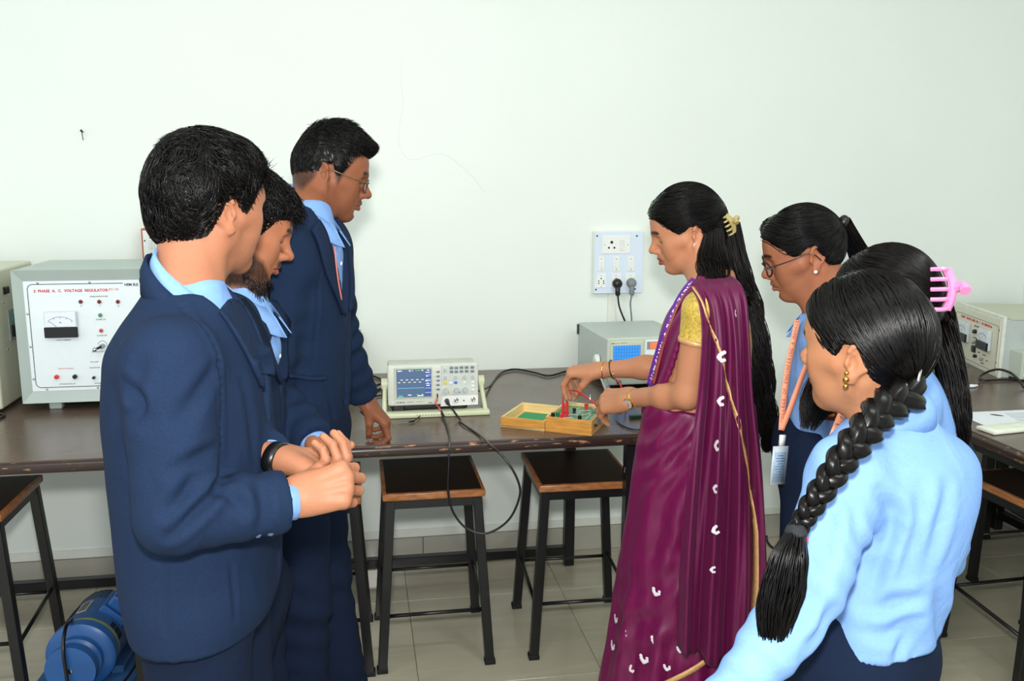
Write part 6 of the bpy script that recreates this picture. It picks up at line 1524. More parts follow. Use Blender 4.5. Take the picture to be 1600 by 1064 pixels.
# ---- tallest man with glasses
def m3_arms(P):
    sh = P.on(442, 402, -0.160)
    return {'R': dict(sh=sh, el=P.on(425, 545, -0.20), wr=P.on(420, 660, -0.16), r=(0.068, 0.062, 0.056, 0.05)),
            'L': dict(sh=sh*np.array((1, -1, 1)), el=P.at(533, 532, 2.56), wr=P.at(567, 621, 2.66), r=(0.068, 0.062, 0.056, 0.045), cr=0.030, cuff=0.002)}
def m3_hands(P, skin, A):
    rel = ((25, 35, 20), (28, 38, 20), (32, 40, 22), (36, 42, 22)); out = [place_hand(hand_mesh('R', rel, skin=skin), A['R']['wr'], A['R']['wr']-A['R']['el'], (0.1, -1, 0))]
    k = P.at(603, 662, 2.68); d = k-A['L']['wr']; out.append(place_hand(hand_mesh('L', ((24, 62, 34), (36, 64, 34), (44, 66, 34), (48, 68, 34)), (4, 1, -3, -8), (6, 34, 26, 22), skin=skin, nail=lin((206, 150, 130)), wrist=0.055), A['L']['wr']+d*0.10, d, (0.75, 0.10, 0.55))); return out
def m3_hair(P, H):
    zh = [(-0.13, -0.050), (-0.07, -0.052), (-0.048, -0.040), (-0.034, -0.01), (-0.027, 0.030), (0.0, 0.040), (0.010, 0.018), (0.022, 0.004), (0.030, 0.026), (0.046, 0.050), (0.060, 0.068), (0.078, 0.080), (0.14, 0.080)]
    def ex(s): s.cone((0.02, 0, 0.108), (0.090, 0, 0.108), 0.042, 0.018, k=0.03)
    s = cap_sdf([((-0.004, 0, 0.038), (0.0985, 0.0790, 0.0925)), ((-0.034, 0, 0.020), (0.0665, 0.0735, 0.0755)), ((0.0, 0, 0.080), (0.086, 0.064, 0.070))], zh, extra=ex)
    V, Q = s.mesh(0.0032); N = vnormals(V, Q); V = V+N*(0.0012*vnoise(V, 150, 2))[:, None]
    comb = lambda p: np.stack([np.where(p[:, 0] < -0.05, 0.0, 0.8), 0.4*p[:, 1]/0.08, np.where(p[:, 0] > 0.05, -0.2, 0.0)-np.where(p[:, 2] < 0.07, 1.0, 0)], 1)
    T = tufts(s, V, N, 5200, comb, lambda p: (0.005+0.022*sstep(0.06, 0.12, p[:, 2]))*(1-0.45*sstep(0.06, 0.1, p[:, 0])), lambda p: 0.12+0.30*sstep(0.06, 0.12, p[:, 2]), 0.0008, 0.0006, seed=12)
    v, q = merge((V, Q), T, shell(s, V, N, 4200, comb, 5, 0.0045, 0.002, 0.0009, 16, None, jit=0.3)); P.add('hair', H.T(v), q, m_hair)
def fade(V):
    x, y, z = V.T; ay = np.abs(y); zl = np.interp(x, [-0.12, -0.06, -0.036, -0.024, 0.0, 0.014, 0.026, 0.036, 0.05, 0.062], [-0.055, -0.055, -0.02, 0.03, 0.040, -0.005, -0.018, 0.02, 0.05, 0.068])
    ear = np.exp(-(((x+0.012)/0.02)**2+((z-0.004)/0.03)**2))*(ay > 0.072)
    return sstep(-0.004, 0.02, z-zl)*(1-np.clip(ear*1.5, 0, 1))*0.9*(x < 0.075)
M3 = man('person in navy blazer and thin glasses resting one hand on the bench', at_d(470, 560, 2.30)[:2], -14,
    [(716, 404, 524, .185), (680, 400, 532, .188), (620, 398, 540, .185), (560, 398, 542, .18), (500, 400, 541, .188), (450, 404, 540, .198), (410, 411, 536, .198), (378, 422, 530, .185), (354, 436, 522, .155), (336, 448, 514, .11), (320, 457, 506, .08)],
    (5, 17, 3, 0.955, 2.32, dict(nose=(577, 306), chin=(541, 342), lips=(559, 323), earR=(513, 280), glab=(575, 277))), None, SK3, lin((132, 74, 66)), dict(stub=0.4, mous=0.7, hairline=fade), m3_arms, lambda P: P.on(476, 334), lambda P: P.on(541, 500)[2], m3_hands, m3_hair, open_front=0.5,
    legs=dict(footx=(-0.03, 0.05)), neck_r=0.055, creases=[([(500, 420), (495, 500), (490, 570)], 0.006, 0.003), ([(447, 470), (452, 530), (450, 580)], 0.008, 0.004), ([(510, 610), (520, 650), (518, 690)], 0.008, 0.005)], collar_kw=dict(coat=dict(tilt=34), shirt=dict(tilt=34)), chin=-0.004, strips=[('lapel', [(497, 345), (508, 365), (517, 400), (527, 440), (537, 490)], [(484, 362), (490, 372), (500, 405), (516, 450), (533, 492)]), ('pocket_welt', [(449, 583), (478, 587), (508, 587)], [(449, 588), (478, 592), (508, 592)])])
glasses(M3, M3.H, mat('thin_dark_metal', (40, 38, 36), 0.3, 0.6), mat('thin_gold_metal', (120, 104, 70), 0.3, 0.8), thick=0.0012)
wristband(M3, 'wristwatch', M3.at(576, 636, 2.665), M3.at(603, 662, 2.68)-M3.at(569, 626, 2.66), 0.0335, 0.016, 0.004, m_black, 0.86)

_rb = [hit(M3, M3.coat, *q) for q in ((516, 385), (518, 410), (522, 440), (527, 468))]; _rb = ribbon([q+np.array((0.012, -0.004, 0)) for q in _rb], M3.R.T@(-_fw), 0.0035); M3.add('lanyard', _rb[0], _rb[1], mat('pale_red_lanyard', (214, 120, 110), 0.6), None, None, False)
# ---- the women
SKT = lin((192, 132, 98)); SKG1 = lin((158, 100, 72)); SKG3 = lin((172, 119, 86)); LIPT = lin((150, 50, 62)); LIPG = lin((160, 92, 84))
ZH_F = [(-0.14, -0.075), (-0.07, -0.075), (-0.050, -0.060), (-0.036, -0.01), (-0.022, 0.030), (0.0, 0.040), (0.015, 0.022), (0.030, 0.020), (0.046, 0.030), (0.058, 0.046), (0.072, 0.066), (0.084, 0.078), (0.14, 0.082)]
def toward(G, up=0.0):
    G = np.array(G, float)
    def f(p):
        d = G-p; n = np.linalg.norm(d, axis=1)[:, None]; return d/(n+1e-6)+np.array((0, 0, up))
    return f
def female_cap(P, H, gather, n=1500, zh=ZH_F, part_y=0.0, ells=None, seed=2, steps=15, ds=0.011, off=0.002, m=None, mask=None, ear=True, r=0.0013):
    s = cap_sdf(ells or [((-0.004, 0, 0.040), (0.100, 0.080, 0.096)), ((-0.040, 0, 0.020), (0.068, 0.074, 0.078)), ((0.045, 0, 0.060), (0.052, 0.062, 0.056))], zh, ear=ear)
    V, Q = s.mesh(0.0035); N = vnormals(V, Q)
    pt = np.exp(-((V[:, 1]-part_y)/0.003)**2)*sstep(0.0, 0.03, V[:, 0])*(V[:, 2] > 0.07); V = V-N*(0.0035*pt)[:, None]
    def comb(p):
        c = toward(gather)(p); fr = sstep(0.0, 0.06, p[:, 0])*sstep(0.05, 0.10, p[:, 2]); c[:, 1] += np.sign(p[:, 1]-part_y)*1.6*fr; c[:, 2] -= 0.3*fr; return c
    T = shell(s, V, N, n, comb, steps, ds, off, r, seed, mask or (lambda v: (v[:, 2] > -0.03) & (v[:, 0] > -0.07)), jit=0.06)
    return s, merge((V, Q), T)
def girl(label, base, az, rows, head, skin, lips, arms, nb, hands, neck_r=0.047, collar=None, legs=None, foldfn=None, tuck=True, col=None, rows_direct=None, yoke=0.05, creases=(), res=0.0065):
    P = Person(base, az, label); R = rows_direct(P) if rows_direct else P.rows(rows); H = Head(P, *head[:5], head[5]); A = arms(P); nbl = nb(P)
    hs = head_sdf('f', jaw=0.90, nose=0.45, neck_dir=H.I(nbl), neck_r=neck_r/H.sc, down=H.R.T@np.array((0, 0, -1.0)), brow=0.75, chin=-0.006)
    V, Q = hs.mesh(0.0022/H.sc); C = head_colors(V, skin, lips, **(col or {})); parts = [(H.T(V), Q, C)]; P.headmesh = (V, Q); top = max(r[0] for r in R)
    parts.append(solid(torso_hidden([r for r in R if r[0] < top-0.04]).mesh(0.012), skin))
    for hd in hands(P, skin, A)+hidden_arms(A, skin): parts.append(hd)
    P.skin = build_body(P, parts)
    s = Sdf(); s.loft(R, n=2.2)
    for sd in ('R', 'L'):
        a = A[sd]; sh, el, wr = (np.array(a[k]) for k in ('sh', 'el', 'wr')); s.cone(nbl+np.array((-0.02, np.sign(sh[1])*0.04, -0.045)), sh, 0.034, 0.052, k=yoke); sleeve(s, sh, el, wr, a.get('r', (0.058, 0.054, 0.047, 0.036)), k=0.022)
    s.cone(nbl+np.array((0, 0, 0.03)), nbl+np.array((0.02, 0, 0.12)), 0.048, 0.062, k=0.01, sub=True)
    V, Q = s.mesh(res); V = relax(V, Q, 1, 0.35); N = vnormals(V, Q); D = np.zeros(len(V)); cloth_noise(V, N, D, 0.0028, 13, 1)
    for sd in ('R', 'L'):
        a = A[sd]; sh, el, wr = (np.array(a[k]) for k in ('sh', 'el', 'wr')); fa = wr-el; fa /= np.linalg.norm(fa); ua = el-sh; ua /= np.linalg.norm(ua)
        fold(V, N, D, el, (0.08,)*3, fa+0.4*np.array((0.5, 0.3, 0)), 0.05, 0.004, 0.8); fold(V, N, D, wr-fa*0.06, (0.07,)*3, fa, 0.04, 0.003, 0.8); fold(V, N, D, sh-np.array((0, 0, 0.08)), (0.08, 0.08, 0.11), (0.8, 0.3, -0.6), 0.05, 0.004, 0.7)
    zlo = min(r[0] for r in R); cxl = [r for r in R if r[0] == zlo][0]
    D += 0.006*np.exp(-((V[:, 2]-zlo-0.05)/0.05)**2)*np.sin(np.arctan2(V[:, 1], V[:, 0]-cxl[1])*9+V[:, 2]*30)
    for cq in creases: crease(P, s, V, N, D, cq[0], *cq[1:])
    P.shirt = P.add('shirt', V+N*D[:, None], Q, m_shirt); P.coat = s
    ck = dict(rx=0.056, ry=0.060, tilt=26, hb=0.034, hf=0.020, leaf_b=0.036, leaf_f=0.062, gap=0.30, flare=0.013, spread=0.014); ck.update(collar or {}); off = ck.pop('off', (0.0, 0, -0.006)); P.add('shirt_collar', *collar_band(nbl+np.array(off), **ck), m_shirt, P.shirt)
    for sd in ('R', 'L'):
        a = A[sd]; el, wr = np.array(a['el']), np.array(a['wr']); d = (wr-el)/np.linalg.norm(wr-el); P.add('cuff', *cuff_ring(wr-d*0.05, d, a.get('cr', 0.037), 0.052, 0.003), m_shirt, P.shirt)
    lg = legs or {}; zt = zlo+lg.get('up', 0.10); hx = float(np.interp(zlo, [r[0] for r in sorted(R)], [r[1] for r in sorted(R)]))+lg.get('dx', 0); fx = lg.get('footx', (hx-0.02, hx+0.02)); fy = lg.get('fy', (-0.085, 0.085))
    V, Q = legs_mesh(zt, hx, lg.get('hw', 0.155), hx+0.01, fx, fy, lg.get('rt', 0.088), 0.066, 0.074, hd=lg.get('hd', 0.125)); cyl = float(cxl[2]); V = V+np.array((0, cyl, 0)); P.trousers = P.add('trousers', V, Q, m_navy2)
    for i, y in enumerate(fy): P.add('shoe', *shoe_mesh(fx[i]+0.01, y+cyl, 0), m_shoe)
    P.H = H; return P
relh = ((22, 30, 18), (25, 34, 18), (28, 36, 20), (32, 38, 20))
def plain_hands(P, skin, A):
    out = []
    for sd in ('R', 'L'):
        d = np.array(A[sd]['wr'])-np.array(A[sd]['el']); sgn = -1 if sd == 'R' else 1; out.append(place_hand(hand_mesh(sd, relh, skin=skin, size=0.92, h=0.003), np.array(A[sd]['wr'])+d/np.linalg.norm(d)*0.008, d, (0.15, sgn, 0)))
    return out
m_orange = mat('orange_lanyard', (238, 150, 116), 0.6, var=0.05); m_ink = mat('lanyard_print', (110, 50, 40), 0.7)

# girl with glasses
def g1_arms(P):
    sh = P.on(1297, 527, 0.135); return {'L': dict(sh=sh, el=P.on(1330, 625, 0.175), wr=P.on(1322, 705, 0.15)), 'R': dict(sh=sh*np.array((1, -1, 1)), el=(P.on(1330, 625, 0.175))*np.array((1, -1, 1)), wr=P.on(1310, 705, 0.15)*np.array((1, -1, 1)))}
G1 = girl('person in light blue shirt with dark-framed glasses and hanging ID card', at_d(1283, 600, 2.22)[:2], 153,
    [(712, 1345, 1226, .148), (680, 1345, 1228, .148), (640, 1344, 1228, .143), (600, 1343, 1228, .148), (562, 1340, 1231, .156), (530, 1334, 1238, .156), (508, 1324, 1247, .13), (492, 1314, 1256, .09), (480, 1306, 1264, .065)],
    (155, 20, -8, 0.94, 2.2, dict(nose=(1193, 434), chin=(1226, 466), lips=(1211, 447), earL=(1270, 412), glab=(1191, 402))), SKG1, LIPG, g1_arms, lambda P: P.on(1294, 486), plain_hands, legs=dict(dx=0.0, up=0.06))
s_, hm = female_cap(G1, G1.H, (-0.115, 0, 0.055), part_y=-0.02, seed=3, ells=[((-0.004, 0, 0.040), (0.100, 0.080, 0.096)), ((-0.040, 0, 0.020), (0.068, 0.074, 0.078)), ((0.045, 0, 0.060), (0.052, 0.062, 0.056)), ((0.055, -0.036, 0.088), (0.036, 0.026, 0.030))]); G1.add('hair', G1.H.T(hm[0]), hm[1], m_hair)
tie = G1.H.T(np.array((-0.112, 0, 0.055))); G1.obj('hair_tie', MB().sph(tuple(tie), 0.017, 14, (0.8, 1, 1)), m_black)
pth = [tie, G1.at(1352, 420, 2.26), G1.at(1345, 490, 2.18), G1.at(1322, 545, 2.08), G1.at(1295, 590, 2.04), G1.at(1275, 630, 2.03), G1.at(1262, 672, 2.03)]
G1.add('ponytail', *hair_lock(pth, [0.018, 0.03, 0.036, 0.040, 0.042, 0.036, 0.014], [0.016, 0.022, 0.024, 0.024, 0.024, 0.022, 0.010], 420, np.array((1.0, 0, 0.2)), 0.006, 2.0, 20, 0.0014), m_hair_w)
glasses(G1, G1.H, mat('dark_tortoise_frame', (34, 22, 20), 0.25), mat('dark_tortoise_temple', (40, 24, 20), 0.25), lens_r=(0.024, 0.021), thick=0.0022)
G1.obj('ear_stud', MB().sph(tuple(G1.H.T(np.array((-0.008, 0.083, -0.028)))), 0.0045, 12), m_white)
rb = ribbon([G1.on(1246, 500, 0.07), G1.at(1238, 540, 2.12), G1.at(1230, 580, 2.10), G1.at(1224, 630, 2.09), G1.at(1221, 672, 2.09)], G1.R.T@(-_fw), 0.014); ly = G1.add('lanyard', rb[0], rb[1], m_orange, None, None, False); strap_text(G1, 'lanyard_print', 'COLLEGE OF ENGINEERING & MANAGEMENT', 0.0105, rb, m_ink, ly, 0.02, True)
rb2 = ribbon([G1.at(1221, 672, 2.09), G1.at(1230, 650, 2.085), G1.at(1243, 615, 2.08), G1.at(1262, 565, 2.07), G1.at(1278, 525, 2.09)], G1.R.T@(-_fw), 0.012); G1.add('lanyard_strap', rb2[0], rb2[1], m_orange, ly, None, False)
cd = empty('id_card', (0, 0, 0)); cd.parent = G1.root; c = G1.at(1217, 727, 2.08); cd.location = tuple(c); fdir = G1.R.T@(-_fw); cd.rotation_euler = (0.06, 0.18, math.atan2(fdir[1], fdir[0])+PI/2+0.35)
bpy.data.objects.remove(cd)
def card_mesh(P, name, c, w, h, t, m, parent, lean=0.10, yaw=0.3):
    x = P.R.T@_r2; z = np.array((0, 0, 1.0)); x = x*math.cos(yaw)+(P.R.T@_fw)*math.sin(yaw); x /= np.linalg.norm(x); z = z*math.cos(lean)+x*math.sin(lean); z -= x*(x@z); z /= np.linalg.norm(z); y = np.cross(z, x)
    V = np.array([c+x*a*w/2+z*b*h/2+y*d*t/2 for d in (-1, 1) for a, b in ((-1, -1), (1, -1), (1, 1), (-1, 1))]); Q = np.array([(0, 1, 2, 3), (7, 6, 5, 4), (0, 4, 5, 1), (1, 5, 6, 2), (2, 6, 7, 3), (3, 7, 4, 0)]); return P.add(name, V, Q, m, parent, None, False), x, y, z
co, cx_, cy_, cz_ = card_mesh(G1, 'id_card', c, 0.040, 0.092, 0.0025, mat('plastic_sleeve', (190, 200, 208), 0.25, var=0.03), ly)
card_mesh(G1, 'card_insert', c-cy_*0.0016-cz_*0.004, 0.031, 0.072, 0.001, mat('card_paper', (146, 172, 198), 0.5), co)
for k in range(9): card_mesh(G1, 'card_line', c-cy_*0.0024+cz_*(0.024-0.0065*k), 0.022 if k % 3 else 0.014, 0.0016, 0.0006, mat('card_print', (92, 112, 140), 0.6), co)
card_mesh(G1, 'card_clip', G1.at(1222, 688, 2.085), 0.014, 0.026, 0.006, m_white, ly)

# girl with the pink claw clip
def g2_arms(P):
    sh = P.on(1415, 625, 0.150); return {'L': dict(sh=sh, el=P.on(1400, 760, 0.165), wr=P.on(1360, 850, 0.12)), 'R': dict(sh=sh*np.array((1, -1, 1)), el=P.on(1400, 760, 0.165)*np.array((1, -1, 1)), wr=P.on(1360, 850, 0.12)*np.array((1, -1, 1)))}
G2 = girl('person in light blue shirt with pink claw clip, partly hidden on the right', at_d(1420, 700, 1.84)[:2], 150,
    [(800, 1496, 1340, .150), (740, 1498, 1335, .148), (690, 1498, 1332, .150), (650, 1494, 1336, .155), (618, 1482, 1346, .150), (596, 1466, 1358, .12), (580, 1452, 1370, .085), (566, 1442, 1380, .06)],
    (128, 12, -4, 0.96, 1.84, dict(top=(1388, 396), ctr=(1374, 478))), SKG3, LIPG, g2_arms, lambda P: P.on(1412, 568), plain_hands, legs=dict(dx=0.0, up=0.12))
s_, hm = female_cap(G2, G2.H, (-0.105, 0, 0.02), part_y=0.0, seed=5, zh=[(-0.14, -0.09), (-0.05, -0.09), (-0.02, -0.02), (0.0, 0.02), (0.03, 0.015), (0.05, 0.035), (0.07, 0.066), (0.084, 0.078), (0.14, 0.082)], ear=False, ells=[((-0.006, 0, 0.040), (0.104, 0.083, 0.098)), ((-0.045, 0, 0.010), (0.070, 0.078, 0.080)), ((0.045, 0, 0.060), (0.052, 0.062, 0.056))]); G2.add('hair', G2.H.T(hm[0]), hm[1], m_hair_w)
pth = [G2.H.T(np.array((-0.09, 0, 0.03))), G2.at(1468, 500, 1.84), G2.at(1482, 560, 1.80), G2.at(1492, 620, 1.77), G2.at(1500, 665, 1.77), G2.at(1502, 706, 1.78)]
G2.add('long_hair', *hair_lock(pth, [0.04, 0.045, 0.042, 0.042, 0.036, 0.014], [0.03, 0.034, 0.03, 0.026, 0.022, 0.010], 520, np.array((0.2, 1.0, 0)), 0.007, 2.2, 20, 0.0014, seed=8), m_hair_w)
m_pink = mat('pink_plastic', (236, 140, 190), 0.25, var=0.04)
def claw(P, c, n, u, m, sc=1.0, name='claw_clip'):
    """two curved jaws with teeth on a spring bar; n out of the head, u along the bar"""
    n = np.array(n)/np.linalg.norm(n); u = np.array(u); u = u-n*(u@n); u /= np.linalg.norm(u); w = np.cross(n, u); mb = MB()
    T_ = lambda a, b, d: tuple(c+sc*(u*a+w*b+n*d))
    for sg in (-1, 1):
        mb.tube([T_(-0.034, sg*0.006, 0.016), T_(-0.012, sg*0.010, 0.024), T_(0.012, sg*0.010, 0.024), T_(0.034, sg*0.006, 0.016)], 0.0075*sc, 8, 5)
        for a in (-0.032, -0.016, 0.0, 0.016, 0.032): mb.tube([T_(a, sg*0.008, 0.02), T_(a*1.05, sg*0.020, 0.010), T_(a*1.05, sg*0.018, -0.008)], 0.0038*sc, 6, 4)
    mb.tube([T_(0.0, 0.006, 0.024), T_(0.004, 0.016, 0.040), T_(-0.004, 0.026, 0.044)], 0.009*sc, 8, 5).tube([T_(0.0, -0.006, 0.024), T_(0.004, -0.014, 0.040), T_(0.0, -0.022, 0.046)], 0.009*sc, 8, 5)
    return P.obj(name, mb, m)
ck_ = G2.at(1462, 452, 1.74); claw(G2, ck_, G2.R.T@(_r2*0.9-_fw*0.4), np.array((0, 0, 1.0))*0.9+(G2.R.T@_r2)*0.25, m_pink, 1.15)
rb = ribbon([G2.at(1338, 600, 1.76), G2.at(1318, 640, 1.73), G2.at(1300, 685, 1.72), G2.at(1278, 735, 1.72), G2.at(1262, 780, 1.72)], G2.R.T@(-_fw), 0.015); ly2 = G2.add('lanyard', rb[0], rb[1], m_orange, None, None, False); strap_text(G2, 'lanyard_print', 'COLLEGE OF ENGINEERING & MANAGEMENT', 0.0105, rb, m_ink, ly2, 0.04)

# braided girl nearest the camera on the right
def g3_rows(P):
    out = []
    for py, px, rx, ry in ((982, 1352, .100, .118), (955, 1358, .098, .116), (915, 1372, .098, .116), (865, 1388, .099, .120), (810, 1401, .103, .130), (765, 1406, .104, .138), (722, 1402, .100, .138), (698, 1398, .092, .120), (678, 1394, .078, .09), (660, 1392, .062, .062)):
        q = P.at(px, py, 1.42); out.append((q[2], q[0], q[1], rx, ry))
    return sorted(out)
def g3_arms(P):
    return {'L': dict(sh=P.at(1325, 738, 1.34), el=P.at(1272, 905, 1.26), wr=P.at(1130, 1110, 1.20), r=(0.056, 0.052, 0.047, 0.040)), 'R': dict(sh=P.at(1455, 735, 1.47), el=P.at(1462, 860, 1.54), wr=P.at(1410, 950, 1.62), r=(0.056, 0.052, 0.046, 0.038))}
G3 = girl('person in light blue shirt nearest the camera on the right, seen from behind', at_d(1395, 800, 1.42)[:2], 118, None,
    (122, 3, -6, 0.97, 1.43, dict(earL=(1316, 572), chin=(1293, 620), top=(1362, 446))), SKG3, LIPG, g3_arms, lambda P: P.at(1390, 652, 1.42), plain_hands, rows_direct=g3_rows, legs=dict(up=0.0, hw=0.118, rt=0.074, hd=0.095, fy=(-0.07, 0.07)), res=0.0055, creases=[([(1376, 770), (1396, 806), (1384, 846)], 0.012, 0.010), ([(1350, 956), (1397, 942), (1442, 930)], 0.010, 0.007), ([(1342, 985), (1390, 990), (1430, 970)], 0.010, 0.006), ([(1395, 830), (1375, 880), (1352, 940)], 0.010, 0.008),
    ([(1330, 790), (1345, 840), (1350, 890)], 0.010, 0.006), ([(1300, 780), (1290, 850), (1280, 910)], 0.010, 0.005), ([(1480, 760), (1465, 830), (1440, 900)], 0.012, 0.006), ([(1440, 760), (1432, 830), (1415, 900)], 0.012, 0.005), ([(1425, 990), (1405, 1015), (1400, 1035)], 0.008, 0.006), ([(1270, 930), (1250, 960), (1235, 990)], 0.010, 0.006), ([(1300, 950), (1280, 985), (1255, 1010)], 0.010, 0.005)],
    collar=dict(tilt=24, rx=0.062, ry=0.064, leaf_b=0.050, flare=0.018, off=(0.0, 0, -0.016)))
s_, hm = female_cap(G3, G3.H, (-0.085, 0.02, -0.055), part_y=0.0, seed=7, n=2000, zh=[(-0.14, -0.085), (-0.06, -0.085), (-0.045, -0.06), (-0.034, -0.01), (-0.024, 0.030), (0.0, 0.036), (0.015, 0.010), (0.030, 0.012), (0.046, 0.028), (0.058, 0.046), (0.072, 0.066), (0.084, 0.078), (0.14, 0.082)]); G3.add('hair', G3.H.T(hm[0]), hm[1], m_hair)
pth = [G3.H.T(np.array((-0.088, 0.018, -0.05))), G3.at(1385, 635, 1.30), G3.at(1352, 672, 1.25), G3.at(1318, 715, 1.225), G3.at(1288, 760, 1.215), G3.at(1262, 800, 1.21), G3.at(1244, 832, 1.21)]
G3.add('braid', *braid(pth, [0.026, 0.024, 0.022, 0.019, 0.016, 0.014, 0.011], 3.6, ref=(0.5, 0.3, 1.0)), m_hair)
e_ = pth[-1]; tl_ = [e_, G3.at(1234, 870, 1.20), G3.at(1226, 915, 1.20), G3.at(1212, 960, 1.20), G3.at(1207, 1000, 1.20), G3.at(1212, 1028, 1.20)]
G3.add('braid_tail', *hair_lock(tl_, [0.012, 0.026, 0.030, 0.026, 0.018, 0.008], [0.012, 0.020, 0.022, 0.020, 0.014, 0.006], 420, G3.R.T@_r2, 0.004, 1.2, 18, 0.0014, seed=11), m_hair)
G3.obj('hair_tie', MB().lathe([(0.009, -0.012), (0.0145, -0.006), (0.0145, 0.006), (0.009, 0.012)], 16, Matrix.Translation(tuple(e_)) @ Matrix.Rotation(0.5, 4, 'Y')), mat('dark_elastic', (22, 26, 30), 0.8))
G3.obj('hair_pin', MB().tube([G3.at(1443, 560, 1.36), G3.at(1438, 580, 1.345), G3.at(1434, 596, 1.345)], 0.0022, 6, 4), m_silver)
er = G3.H.T(np.array((-0.006, 0.084, -0.024))); G3.obj('earring', MB().sph(tuple(er), 0.0055, 12).sph(tuple(er+np.array((0, 0, -0.011))), 0.0045, 10).sph(tuple(er+np.array((0, 0, 0.010))), 0.004, 10), m_gold)
rb = ribbon([G3.at(1256, 838, 1.215), G3.at(1252, 856, 1.215), G3.at(1256, 882, 1.22)], G3.R.T@(-_fw), 0.014); G3.add('lanyard', rb[0], rb[1], mat('red_lanyard', (216, 60, 70), 0.5), None, None, False)

a_ = [hit(G1, G1.coat, *q) for q in ((1284, 628), (1298, 627), (1314, 626))]; b_ = [hit(G1, G1.coat, *q) for q in ((1286, 656), (1300, 656), (1316, 655))]
bd = G1.add('shirt_badge', *sheet_between(G1.coat, a_, b_, 10, 4, (0.006, 0.006), 0.001), mat('maroon_badge', (84, 18, 30), 0.7), G1.shirt)
c_ = [hit(G1, G1.coat, *q) for q in ((1292, 646), (1300, 645), (1308, 644))]; d_ = [hit(G1, G1.coat, *q) for q in ((1292, 650), (1300, 649), (1308, 648))]
G1.add('badge_emblem', *sheet_between(G1.coat, c_, d_, 8, 3, (0.008, 0.008), 0.001), mat('badge_gold', (190, 130, 40), 0.6), bd)
# ---- the teacher in the purple saree
def saree_mat(name, rgb, rough=0.36):
    m = bpy.data.materials.new(name); m.use_nodes = True; nt = m.node_tree; b = nt.nodes['Principled BSDF']; L = nt.links.new
    tc = nt.nodes.new('ShaderNodeTexCoord'); mp = nt.nodes.new('ShaderNodeMapping'); mp.inputs['Scale'].default_value = (60, 60, 5); L(tc.outputs['Object'], mp.inputs[0])
    nz = nt.nodes.new('ShaderNodeTexNoise'); nz.inputs['Scale'].default_value = 3.0; nz.inputs['Detail'].default_value = 6; L(mp.outputs[0], nz.inputs['Vector'])
    c = lin(rgb); L(_ramp(nt, nz.outputs[0], [(0.3, tuple(v*0.8 for v in c)), (0.7, tuple(min(1, v*1.2) for v in c))]), b.inputs['Base Color'])
    mp2 = nt.nodes.new('ShaderNodeMapping'); mp2.inputs['Scale'].default_value = (5, 5, 320); L(tc.outputs['Object'], mp2.inputs[0])
    n2 = nt.nodes.new('ShaderNodeTexNoise'); n2.inputs['Scale'].default_value = 2.5; L(mp2.outputs[0], n2.inputs['Vector'])
    bp = nt.nodes.new('ShaderNodeBump'); bp.inputs['Strength'].default_value = 0.12; bp.inputs['Distance'].default_value = 0.002; L(n2.outputs[0], bp.inputs['Height']); L(bp.outputs[0], b.inputs['Normal'])
    b.inputs['Roughness'].default_value = rough; b.inputs['Specular IOR Level'].default_value = 0.45; b.inputs['Sheen Weight'].default_value = 0.06; b.inputs['Sheen Tint'].default_value = (0.8, 0.3, 0.6, 1)
    return m
m_saree = saree_mat('purple_silk', (108, 9, 70), 0.44); m_pallu = saree_mat('purple_silk_pallu', (94, 8, 62), 0.5)
m_zari = mat('zari_border', (212, 166, 112), 0.4, 0.25, var=0.15, nscale=120); m_copper = mat('copper_border', (150, 72, 58), 0.45, var=0.1)
m_blouse = mat('gold_brocade', (206, 176, 78), 0.42, 0.15, var=0.3, nscale=160, bump=0.3, bscale=260)
m_motif = mat('white_motif_thread', (226, 220, 226), 0.7)
T = Person(at_d(1112, 700, 2.44)[:2], 165, 'person in purple saree with gold border reaching over the open wooden kit')
TH = Head(T, 163, 19, -9, 0.955, 2.45, dict(nose=(1016, 394), chin=(1044, 420), lips=(1034, 405.5), earL=(1087, 379), glab=(1018, 368)))
tb = T.rows([(645, 1178, 1012, .128), (600, 1175, 1024, .122), (560, 1172, 1032, .126), (520, 1170, 1042, .140), (487, 1165, 1056, .150), (464, 1156, 1070, .135), (448, 1146, 1080, .10), (436, 1136, 1090, .07)])
nbT = T.on(1112, 440)
hs = head_sdf('f', jaw=0.90, nose=0.6, neck_dir=TH.I(nbT), neck_r=0.046/TH.sc, down=TH.R.T@np.array((0, 0, -1.0)), brow=0.8, chin=-0.008)
V, Q = hs.mesh(0.0022); parts = [(TH.T(V), Q, head_colors(V, SKT, LIPT))]
Ash = dict(L=T.on(1098, 484, 0.136), R=T.on(1098, 484, -0.136)); Ael = dict(L=T.at(1074, 617, 2.29), R=T.at(1050, 572, 2.62)); Awr = dict(L=T.at(990, 622, 2.46), R=T.at(941, 578, 2.69))
print('T arm', [round(float(np.linalg.norm(Ael[k]-Ash[k])), 3) for k in 'LR'], [round(float(np.linalg.norm(Awr[k]-Ael[k])), 3) for k in 'LR'])
for k in 'LR':
    s = Sdf(); sh, el, wr = Ash[k], Ael[k], Awr[k]; md = (el*0.62+wr*0.38)
    s.cone(sh, el, 0.045, 0.0345, k=0.02); s.cone(el, md, 0.0345, 0.0345, k=0.02); s.cone(md, wr, 0.0345, 0.024, k=0.02, sq=((0, 0, 1), 0.95)); s.cone(wr, wr+(wr-el)/np.linalg.norm(wr-el)*0.02, 0.0235, 0.023, k=0.01)
    parts.append(solid(s.mesh(0.0042), SKT))
